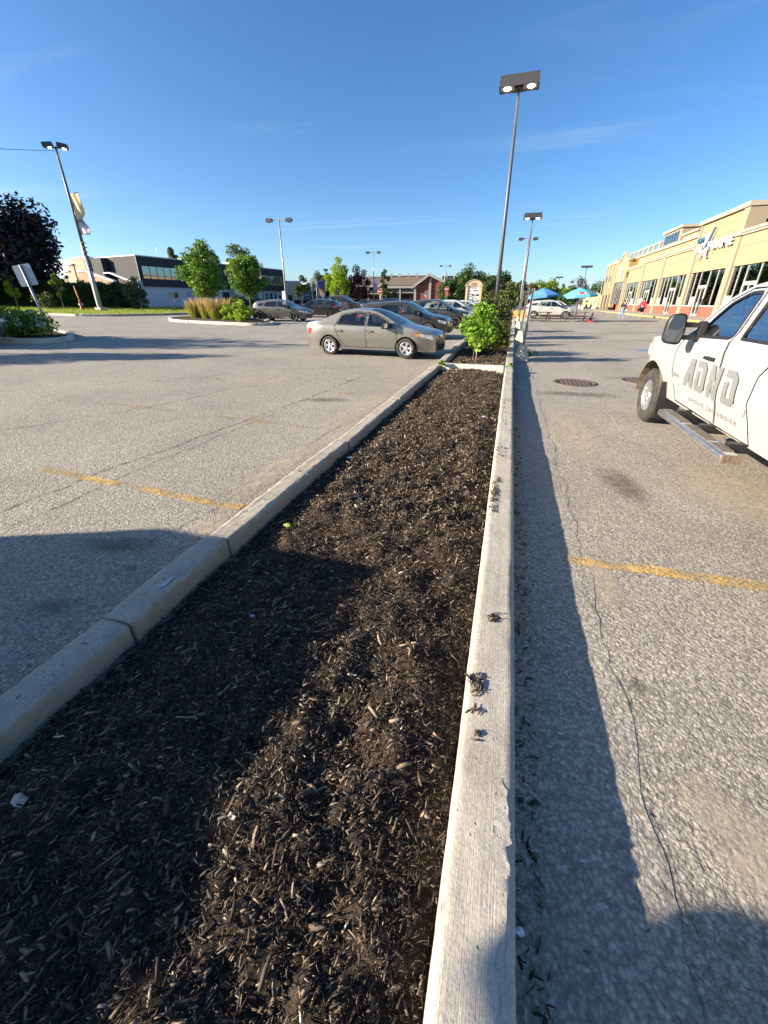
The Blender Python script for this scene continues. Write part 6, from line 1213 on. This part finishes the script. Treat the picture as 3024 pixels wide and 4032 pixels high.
# shopping centre pylon
py = thing('pylon_sign', 'arched cream shopping centre sign with rows of tenant panels', 'sign', (-5.2, 59.8, G(-5.2, 59.8)), R(4)); M_PC = mat('pylon_cream', (.55, .44, .26), .8)
for s_ in (-1, 1): boxo('pillar', M_PC, py, s_*.92-.14, s_*.92+.14, -.2, .2, 0, 3.3); boxo('pillar_cap', M_CREAM, py, s_*.98-.2, s_*.98+.2, -.26, .26, 3.305, 3.5)
arc = [(1.0*math.cos(a), 3.42+.62*math.sin(a)) for a in [PI*i/20 for i in range(21)]]; MB().prism(arc+[(-1., 3.3), (1., 3.3)], lambda u, v, t: (u, t, v), -.16, .16).build('arched_top', M_PC, py)
arc2 = [(1.12*math.cos(a), 3.42+.72*math.sin(a)) for a in [PI*i/20 for i in range(21)]]; MB().prism(arc2+arc[::-1], lambda u, v, t: (u, t, v), -.22, .22).build('arch_moulding', M_CREAM, py)
boxo('panel_back', M_WCAP, py, -.775, .775, -.1, .1, .6, 3.29)
M_TEAL = mat('panel_teal', (.10, .26, .28), .5); M_PK = mat('panel_black', (.03, .027, .032), .5); M_PB = mat('panel_brown', (.07, .045, .035), .5); M_PT = mat('panel_text_brown', (.22, .13, .06), .6); M_PG = mat('panel_text_grey', (.16, .16, .15), .6)
for (u0, u1, z0, z1, m_) in ((-.74, .74, 2.12, 2.4, M_PK), (-.74, -.05, 1.68, 2.04, M_TEAL), (-.74, -.05, 1.38, 1.66, M_TEAL), (.02, .74, 1.42, 1.68, M_PK), (.02, .74, 1.08, 1.36, M_PB), (.02, .74, .7, 1.02, M_PB)): boxo('tenant_panel', m_, py, u0, u1, -.125, -.105, z0, z1)
for (u0, u1, z0, z1, m_) in ((-.36, .30, 3.68, 3.75, M_PT), (-.46, .38, 3.53, 3.61, M_PT), (-.40, .30, 3.38, 3.44, M_PT), (-.45, .40, 3.10, 3.17, M_PG), (-.10, .55, 2.75, 2.88, M_PG), (-.6, -.5, 2.7, 2.9, M_PG), (-.62, -.15, 2.18, 2.30, M_WCAP), (.05, .52, 2.28, 2.34, M_WCAP), (.05, .40, 2.18, 2.23, M_WCAP), (-.5, -.1, 1.76, 1.96, M_WCAP), (-.7, -.12, 1.46, 1.56, M_WCAP), (.1, .42, 1.82, 1.9, M_PG), (.1, .62, 1.50, 1.60, M_WCAP), (.08, .65, 1.18, 1.25, M_WCAP), (.08, .5, .8, .92, M_WCAP)): boxo('panel_lettering', m_, py, u0, u1, -.19 if z0 > 3.3 else -.14, -.165 if z0 > 3.3 else -.128, z0, z1)
# sign posts in concrete bases along the planter
M_SB_ = concrete('sign_base_concrete', (.55, .48, .36), 0, grime=.3)
def base_post(label, x, y, post_h, lean=(0, 0), plate=None, s=1., yellow=False, cat='sign post', group='posts in concrete bases'):
    z0 = G(x, y); t_o = thing('sign_post', label, cat, (x, y, z0), R(-12), group); h = .46*s
    b_, t_ = .19*s, .085*s; mb = MB(); P = [(sx*b_, sy*b_*1.0, 0) for sx, sy in ((-1, -1), (1, -1), (1, 1), (-1, 1))]+[(sx*b_*.97, sy*b_*.97, .04) for sx, sy in ((-1, -1), (1, -1), (1, 1), (-1, 1))]+[(sx*t_, sy*t_, h) for sx, sy in ((-1, -1), (1, -1), (1, 1), (-1, 1))]
    mb.add(P, [(0, 1, 5, 4), (1, 2, 6, 5), (2, 3, 7, 6), (3, 0, 4, 7), (4, 5, 9, 8), (5, 6, 10, 9), (6, 7, 11, 10), (7, 4, 8, 11), (8, 9, 10, 11)]); mb.build('concrete_base', M_KY if yellow else M_SB_, t_o)
    if post_h:
        a = Vector((.0, 0, h-.1)); b = Vector((lean[0], lean[1], post_h)); d = (b-a)
        for (u0, u1, v0, v1) in ((-.035, -.027, -.02, .02), (.027, .035, -.02, .02), (-.0265, .0265, .012, .02)): 
            m2 = MB(); m2.add([(a.x+q, a.y+w_, a.z) for q, w_ in ((u0, v0), (u1, v0), (u1, v1), (u0, v1))]+[(b.x+q, b.y+w_, b.z) for q, w_ in ((u0, v0), (u1, v0), (u1, v1), (u0, v1))], [(0, 1, 5, 4), (1, 2, 6, 5), (2, 3, 7, 6), (3, 0, 4, 7), (4, 5, 6, 7), (3, 2, 1, 0)]); m2.build('channel_post', M_POLEG, t_o)
    return t_o
base_post('nearest galvanised post in a sloped concrete base beside the kerb', .46, 12.95, 1.95, (.07, 0)); base_post('second galvanised post in a concrete base beside the kerb', .48, 18.7, 2.1, (.10, 0)); base_post('third galvanised post in a concrete base beside the kerb', .50, 27.4, 2.2, (.05, 0)); base_post('sloped concrete base without a clear post, fourth along the kerb', .58, 36, 1.2, (0, 0))
yb = thing('yellow_block', 'yellow painted concrete block round the second lamp foot', 'block', (.72, 39.2, G(.72, 39.2))); boxo('block', mat('yellow_block_paint', (.58, .38, .06), .7, dirt=.3), yb, -.55, .55, -.3, .3, 0, .85, bev=.05); boxo('pad', M_SB_, yb, -.7, .7, -.45, -.301, 0, .25)
for i, (x, y, h_) in enumerate([(14.9, 109.5, 1.7), (14.7, 105.3, 1.6), (16.0, 105.7, 1.6), (16.4, 102.3, 1.9), (16.3, 98.8, 1.7), (15.9, 95.4, 1.8), (13.2, 92, 1.8)]):
    t_o = base_post('low post in a concrete base in the row before the far shops, '+('leftmost', 'second from left', 'third from left', 'fourth from left', 'fifth from left', 'sixth from left', 'nearest')[i], x, y, h_, s=1.7)
    if i in (1, 2, 4): MB().lathe([(0, .02), (.32, .02), (.32, -.02), (0, -.02)], 14, Matrix.Translation((0, -.06, h_-.1)) @ Matrix.Rotation(R(90), 4, 'X')).build('round_plate', M_WCAP, t_o)
# manholes
def manhole(label, x, y, r):
    t_o = thing('manhole_cover', label, 'manhole cover', (x, y, G(x, y)+.006)); M_IR = mat('rusty_iron', (.15, .115, .095), .7, .3, var=.3, scale=8, bmp=.5, bscale=60)
    MB().lathe([(r-.03, .006), (r-.02, .014), (r+.05, .014), (r+.06, -.01)], 40).build('ring', M_IR, t_o); MB().lathe([(0, .004), (r-.035, .004)], 40).build('lid', M_DARK, t_o)
    q = .085; k = int(r/q)
    for i in range(-k, k+1):
        for j in range(-k, k+1):
            if math.hypot(i*q, j*q) < r-.07: piece('stud', t_o, M_IR, .056, .056, .012, (i*q-.028, j*q-.028, .0045))
manhole('rusty iron manhole cover with a stud grid on the right lane', 1.5, 9.5, .40); manhole('iron manhole cover partly hidden by the white pickup', 2.95, 10.1, .38)
# picnic tables with parasols
M_WOOD = mat('stained_wood', (.10, .055, .035), .8, var=.3, scale=4, bmp=.3); M_CYAN = mat('parasol_cyan', (.10, .38, .55), .8, var=.05); M_CY2 = mat('parasol_blue', (.06, .22, .48), .8, var=.05)
def table(label, x, y, rz):
    t_o = thing('picnic_table', label, 'picnic table', (x, y, G(x, y)), rz, 'wooden picnic tables')
    for k in range(5): boxo('top_plank', M_WOOD, t_o, -.95, .95, -.37+k*.15, -.37+k*.15+.135, .70, .745)
    for s_ in (-1, 1):
        for k in range(2): boxo('bench_plank', M_WOOD, t_o, -.95, .95, s_*.72-.14+k*.145, s_*.72-.14+k*.145+.13, .42, .46)
    for u in (-.7, .7):
        for s_ in (-1, 1): 
            mb = MB(); mb.prism([(s_*.20, .70), (s_*.30, .70), (s_*.72, 0), (s_*.60, 0)][::s_], lambda a, b, t: (t, a, b), u-.02, u+.03); mb.build('leg', M_WOOD, t_o)
        boxo('bench_beam', M_WOOD, t_o, u+.031, u+.07, -.85, .85, .33, .419); boxo('top_beam', M_WOOD, t_o, u+.031, u+.07, -.36, .36, .61, .699)
    return t_o
def parasol(label, x, y, h, r, m, tilt, rz, logo=()):
    z0 = G(x, y); t_o = thing('parasol', label, 'parasol', (x, y, z0), rz, 'blue parasols over the tables'); M_ = Matrix.Translation((0, 0, h-.55)) @ Matrix.Rotation(tilt, 4, 'Y'); n = 8
    MB().tube([(0, 0, 0), (0, 0, h-.5)], .022, 8).build('pole', M_POLEG, t_o); V = [M_ @ Vector((0, 0, .58))]; 
    for k in range(n): a = 2*PI*k/n; V += [M_ @ Vector((r*.5*math.cos(a), r*.5*math.sin(a), .34)), M_ @ Vector((r*math.cos(a), r*math.sin(a), 0.)), M_ @ Vector((r*1.01*math.cos(a), r*1.01*math.sin(a), -.16))]
    for k in range(n):
        c = (k+1) % n; mb = MB(); mb.add([V[0], V[1+3*k], V[2+3*k], V[3+3*k], V[1+3*c], V[2+3*c], V[3+3*c]], [(0, 1, 4), (1, 2, 5, 4), (2, 3, 6, 5)]); o = mb.build('canopy_panel', m, t_o); o.modifiers.new('s', 'SOLIDIFY').thickness = .006
        MB().tube([M_ @ Vector((0, 0, .50)), V[2+3*k]+Vector((0, 0, -.02))], .008, 4).build('rib', M_POLEG, t_o)
    for (k, m1, rr) in logo:
        a = 2*PI*(k+.5)/n; A_ = M_ @ Vector((0, 0, .58)); mid = (V[1+3*k]+V[1+3*((k+1) % n)])*.25+(V[2+3*k]+V[2+3*((k+1) % n)])*.25; u_ = (V[2+3*((k+1) % n)]-V[2+3*k]).normalized(); v2 = (A_-mid).normalized(); nn = u_.cross(v2).normalized(); nn = nn if nn.z > 0 else -nn
        for (q, mm, of) in ((rr, M_WCAP, .012), (rr*.72, m1, .018)): mb = MB(); mb.add([mid+nn*of+u_*q*1.25*math.cos(b)+v2*q*math.sin(b) for b in [2*PI*i/18 for i in range(18)]], [tuple(range(18))]); mb.build('round_emblem', mm, t_o)
    return t_o
table('left picnic table under the darker blue parasol', 2.3, 38.3, R(8)); table('right picnic table under the pale blue parasol', 5.15, 38.7, R(-6))
M_ER = mat('emblem_red', (.40, .03, .06), .5); M_EB = mat('emblem_blue', (.03, .05, .3), .5)
parasol('darker blue parasol with a small round emblem over the left table', 2.35, 38.4, 2.55, 1.3, M_CY2, R(-6), R(10), [(5, M_EB, .12)]); parasol('pale blue parasol with a large round red emblem over the right table', 5.2, 38.8, 2.55, 1.4, M_CYAN, R(-4), R(25), [(5, M_ER, .26), (6, M_ER, .14)])
cn = thing('traffic_cone', 'crooked red traffic cone beside the right picnic table', 'cone', (6.45, 39.2, G(6.45, 39.2))); M_CO = mat('cone_red', (.50, .035, .02), .6); boxo('foot', M_CO, cn, -.19, .19, -.19, .19, 0, .04); MB().lathe([(.16, .04), (.10, .34), (.03, .72), (0, .73)], 16, Matrix.Rotation(R(9), 4, 'Y')).build('cone_body', M_CO, cn); MB().lathe([(.116, .28), (.083, .45)], 16, Matrix.Rotation(R(9), 4, 'Y') @ Matrix.Diagonal((1.03, 1.03, 1, 1))).build('collar', M_WCAP, cn)
bn = thing('bench', 'red brown bench against the shop front far along the pavement', 'bench', (17.0, 86, .3), R(90)); 
for k in range(3): boxo('seat_slat', mat('bench_red', (.30, .09, .04), .7), bn, -.9, .9, -.25+k*.16, -.12+k*.16, .44, .48)
for k in range(3): boxo('back_slat', mat('bench_red', (.30, .09, .04), .7), bn, -.9, .9, -.33, -.29, .58+k*.14, .69+k*.14)
for u in (-.8, .75): boxo('leg', M_TRIM, bn, u, u+.06, -.34, .2, 0, .439)

# people: one skinned body each, clothes as shells over it
def skin_body(name, joints, edges, m, parent, sub=2):
    me = bpy.data.meshes.new(name); names = list(joints); me.from_pydata([joints[n][0] for n in names], [(names.index(a), names.index(b)) for a, b in edges], []); o = bpy.data.objects.new(name, me); COL.objects.link(o)
    o.modifiers.new('skin', 'SKIN').use_smooth_shade = True; md = o.modifiers.new('sub', 'SUBSURF'); md.levels = sub; md.render_levels = sub
    for i, n in enumerate(names): sv = me.skin_vertices[0].data[i]; r = joints[n][1]; sv.radius = r if hasattr(r, '__len__') else (r, r); sv.use_root = (i == 0)
    bpy.context.view_layer.update(); e = bpy.data.meshes.new_from_object(o.evaluated_get(bpy.context.evaluated_depsgraph_get())); bpy.data.objects.remove(o); e.name = name; e.polygons.foreach_set('use_smooth', [True]*len(e.polygons)); e.materials.clear(); return link(name, e, m, parent)
M_SKIN = mat('skin', (.45, .28, .20), .6, var=.05); M_HAIR = mat('dark_hair', (.03, .02, .015), .7)
def person(label, x, y, rz, h, top_m, leg_m, shoe_m, step, shorts=False, bag=False, hood=False):
    t_o = thing('person', label, 'person', (x, y, G(x, y)+.01), rz, 'people walking before the shops'); s = h/1.75
    V3 = lambda a, b, c: (a*s, b*s, c*s)
    st_ = step; J = {'pelvis': (V3(0, 0, .95), (.15*s, .11*s)), 'waist': (V3(0, 0, 1.10), (.13*s, .10*s)), 'chest': (V3(.02, 0, 1.32), (.16*s, .115*s)), 'neckb': (V3(.01, 0, 1.47), .07*s), 'neck': (V3(.02, 0, 1.53), .05*s), 'head': (V3(.035, 0, 1.62), (.078*s, .09*s)), 'crown': (V3(.03, 0, 1.70), (.072*s, .085*s))}
    E_ = [('pelvis', 'waist'), ('waist', 'chest'), ('chest', 'neckb'), ('neckb', 'neck'), ('neck', 'head'), ('head', 'crown')]
    for sg, nm in ((1, 'l'), (-1, 'r')):
        f = st_*sg
        J.update({nm+'hip': (V3(0, .09*sg, .90), .095*s), nm+'knee': (V3(.16*f+.04, .095*sg, .50), .062*s), nm+'ankle': (V3(.30*f-.05, .09*sg, .10+(.05 if f < 0 else 0)), .042*s), nm+'toe': (V3(.30*f+.13, .10*sg, .045), (.042*s, .03*s))})
        E_ += [('pelvis', nm+'hip'), (nm+'hip', nm+'knee'), (nm+'knee', nm+'ankle'), (nm+'ankle', nm+'toe')]
        J.update({nm+'sh': (V3(.0, .185*sg, 1.43), .062*s), nm+'el': (V3(-.05-.10*f, .25*sg, 1.17), .046*s), nm+'wr': (V3(.08-.16*f, .235*sg, .97), .033*s), nm+'palm': (V3(.11-.17*f, .23*sg, .89), (.042*s, .022*s))})
        E_ += [('chest', nm+'sh'), (nm+'sh', nm+'el'), (nm+'el', nm+'wr'), (nm+'wr', nm+'palm')]
        for q in range(4): J[nm+'f%d' % q] = (V3(.125-.17*f+(q-1.5)*.018, .225*sg, .81+.006*abs(q-1.5)), .009*s); E_.append((nm+'palm', nm+'f%d' % q))
        J[nm+'th'] = (V3(.16-.17*f, .215*sg, .875), .010*s); E_.append((nm+'palm', nm+'th'))
    b_ = skin_body('body', J, E_, M_SKIN, t_o)
    # face and hair
    fc = MB(); fc.lathe([(0, .02), (.012, .012), (.014, 0)], 8, Matrix.Translation(V3(.125, 0, 1.63)) @ Matrix.Rotation(R(90), 4, 'Y')); fc.build('nose', M_SKIN, b_)
    for sg in (1, -1): MB().lathe([(0, .01), (.012, .008), (.014, 0)], 8, Matrix.Translation(V3(.112, .032*sg, 1.655)) @ Matrix.Rotation(R(90), 4, 'Y')).build('eye', M_TRIM, b_); MB().lathe([(0, .02), (.022, .012), (.024, 0)], 8, Matrix.Translation(V3(.03, .082*sg, 1.64)) @ Matrix.Rotation(-sg*R(90), 4, 'X')).build('ear', M_SKIN, b_)
    MB().box(.115*s, .127*s, -.025*s, .025*s, 1.585*s, 1.595*s).build('mouth', mat('lips', (.3, .12, .1), .6), b_)
    HJ = {'c': (V3(.0, 0, 1.66), (.098*s, .10*s)), 'd': (V3(.01, 0, 1.725), (.088*s, .092*s)), 'e': (V3(-.05, 0, 1.60), (.06*s, .075*s))}; skin_body('hair', HJ, [('c', 'd'), ('c', 'e')], M_HAIR, t_o)
    g = 1.18
    TJ = {k: (J[k][0], tuple(np.array(J[k][1] if hasattr(J[k][1], '__len__') else (J[k][1],)*2)*g+.012*s)) for k in ('pelvis', 'waist', 'chest', 'neckb', 'lsh', 'lel', 'lwr', 'rsh', 'rel', 'rwr')}; TJ['pelvis'] = (V3(0, 0, 1.0), (.165*s, .13*s))
    skin_body('jacket', TJ, [('chest', 'waist'), ('waist', 'pelvis'), ('chest', 'neckb'), ('chest', 'lsh'), ('lsh', 'lel'), ('lel', 'lwr'), ('chest', 'rsh'), ('rsh', 'rel'), ('rel', 'rwr')], top_m, t_o)
    if hood: skin_body('hood', {'a': (V3(-.09, 0, 1.47), .10*s), 'b': (V3(-.12, 0, 1.36), .08*s)}, [('a', 'b')], top_m, t_o)
    ks = ('pelvis', 'lhip', 'lknee', 'rhip', 'rknee')+(() if shorts else ('lankle', 'rankle')); LJ = {k: (J[k][0], tuple(np.array(J[k][1] if hasattr(J[k][1], '__len__') else (J[k][1],)*2)*1.12+.010*s)) for k in ks}
    skin_body('trousers' if not shorts else 'shorts', LJ, [('pelvis', 'lhip'), ('lhip', 'lknee'), ('pelvis', 'rhip'), ('rhip', 'rknee')]+([] if shorts else [('lknee', 'lankle'), ('rknee', 'rankle')]), leg_m, t_o)
    for nm in ('l', 'r'): a, t = J[nm+'ankle'][0], J[nm+'toe'][0]; skin_body('shoe', {'a': ((a[0]-.04*s, a[1], a[2]-.055*s), .045*s), 'b': ((a[0]+.04*s, a[1], a[2]-.05*s), .048*s), 'c': ((t[0]+.01, t[1], t[2]-.0), (.045*s, .032*s))}, [('a', 'b'), ('b', 'c')], shoe_m, t_o)
    return t_o
M_BLKC = mat('black_cloth', (.015, .014, .016), .9); M_JEAN = mat('light_denim', (.14, .27, .48), .9); M_REDC = mat('red_cloth', (.50, .02, .025), .8); M_SHOE = mat('white_shoe', (.6, .6, .6), .7); M_BAGC = mat('black_bag', (.012, .012, .013), .8)
person('person in a black jacket and light blue jeans striding towards the shops', 10.6, 47.5, R(20), 1.66, M_BLKC, M_JEAN, M_SHOE, .95)
pr = person('person in a red hooded jacket and black shorts walking to the shops', 12.4, 48.0, R(50), 1.80, M_REDC, M_BLKC, M_SHOE, .35, shorts=True, hood=True)
bgd = thing('duffel_bag', 'black duffel bag carried by the person in red', 'bag', (12.12, 47.85, G(12.1, 47.9)+.62), R(20)); skin_body('bag_body', {'a': ((-.24, 0, .17), .14), 'b': ((0, 0, .15), .17), 'c': ((.24, 0, .17), .14)}, [('b', 'a'), ('b', 'c')], M_BAGC, bgd); MB().tube([(-.16, 0, .3), (-.1, .05, .42), (0, .1, .62), (.1, .05, .42), (.16, 0, .3)], .012, 6).build('strap', M_BAGC, bgd)

# ------------------------------------------------------------------ things just outside the frame that shade it
vn = thing('parked_van', 'grey box van standing out of view to the left', 'van', (-6.8, -3.32, G(-7, -2)), R(90)); M_VN = mat('van_grey', (.35, .36, .38), .5)
mb = MB(); prof = rpoly([(-2.9, .3), (2.3, .3), (2.3, 1.15), (2.95, 1.0), (2.95, .3)], .01) ; mb.prism(rpoly([(-3.0, .35), (-3.0, .95), (-2.1, 1.1), (-1.5, 1.98), (2.98, 2.02), (2.98, .35)], .12), lambda u, v, t: (u, t, v), -.95, .95); mb.build('body', M_VN, vn)
for s_ in (-1, 1):
    for u in (-2.0, 2.0): add_wheel(vn, u, s_*.96, .34, .22, 'ten')
    boxo('side_window', M_INT, vn, -1.3, -.3, min(s_*.951, s_*.956), max(s_*.951, s_*.956), 1.15, 1.75)
boxo('windscreen', M_INT, vn, -2.1, -1.6, -.8, .8, 1.2, 1.9); 
fsn = thing('shadow_plate', 'added plate on a thin post out of view to the left, shaped to cast a shadow', 'sign', (-3.19, -1.315, G(-3.2, -1.4)), R(SUN_AZ)); MB().tube([(0, 0, 0), (0, 0, 1.58)], .022, 8).build('post', M_POLEG, fsn)  # added unseen plate, shaped to throw the rounded shadow at lower right
MB().prism(rpoly([(-.36, 1.41), (.28, 1.41), (.33, 1.51), (.24, 1.60), (-.36, 1.60)], .06), lambda u, v, t: (t, u, v), .02, .03).build('plate', M_WCAP, fsn)
for i, (x, y, h_, r_) in enumerate([(-28, 6.0, 7.6, 2.1), (-33, 4.6, 7.8, 2.3), (-25.5, 2.6, 6.2, 1.8), (-38, 3.0, 7.6, 2.2)]):
    plant('street_tree', 'street tree out of view to the left, '+('tallest', 'second', 'third', 'lowest')[i]+' of four', 'tree', x, y, h_, r_, h_*.35, 'oval', L_MAPLE, 1800, .3, 300+i, 26, .34, .12, 'trees out of view to the left')
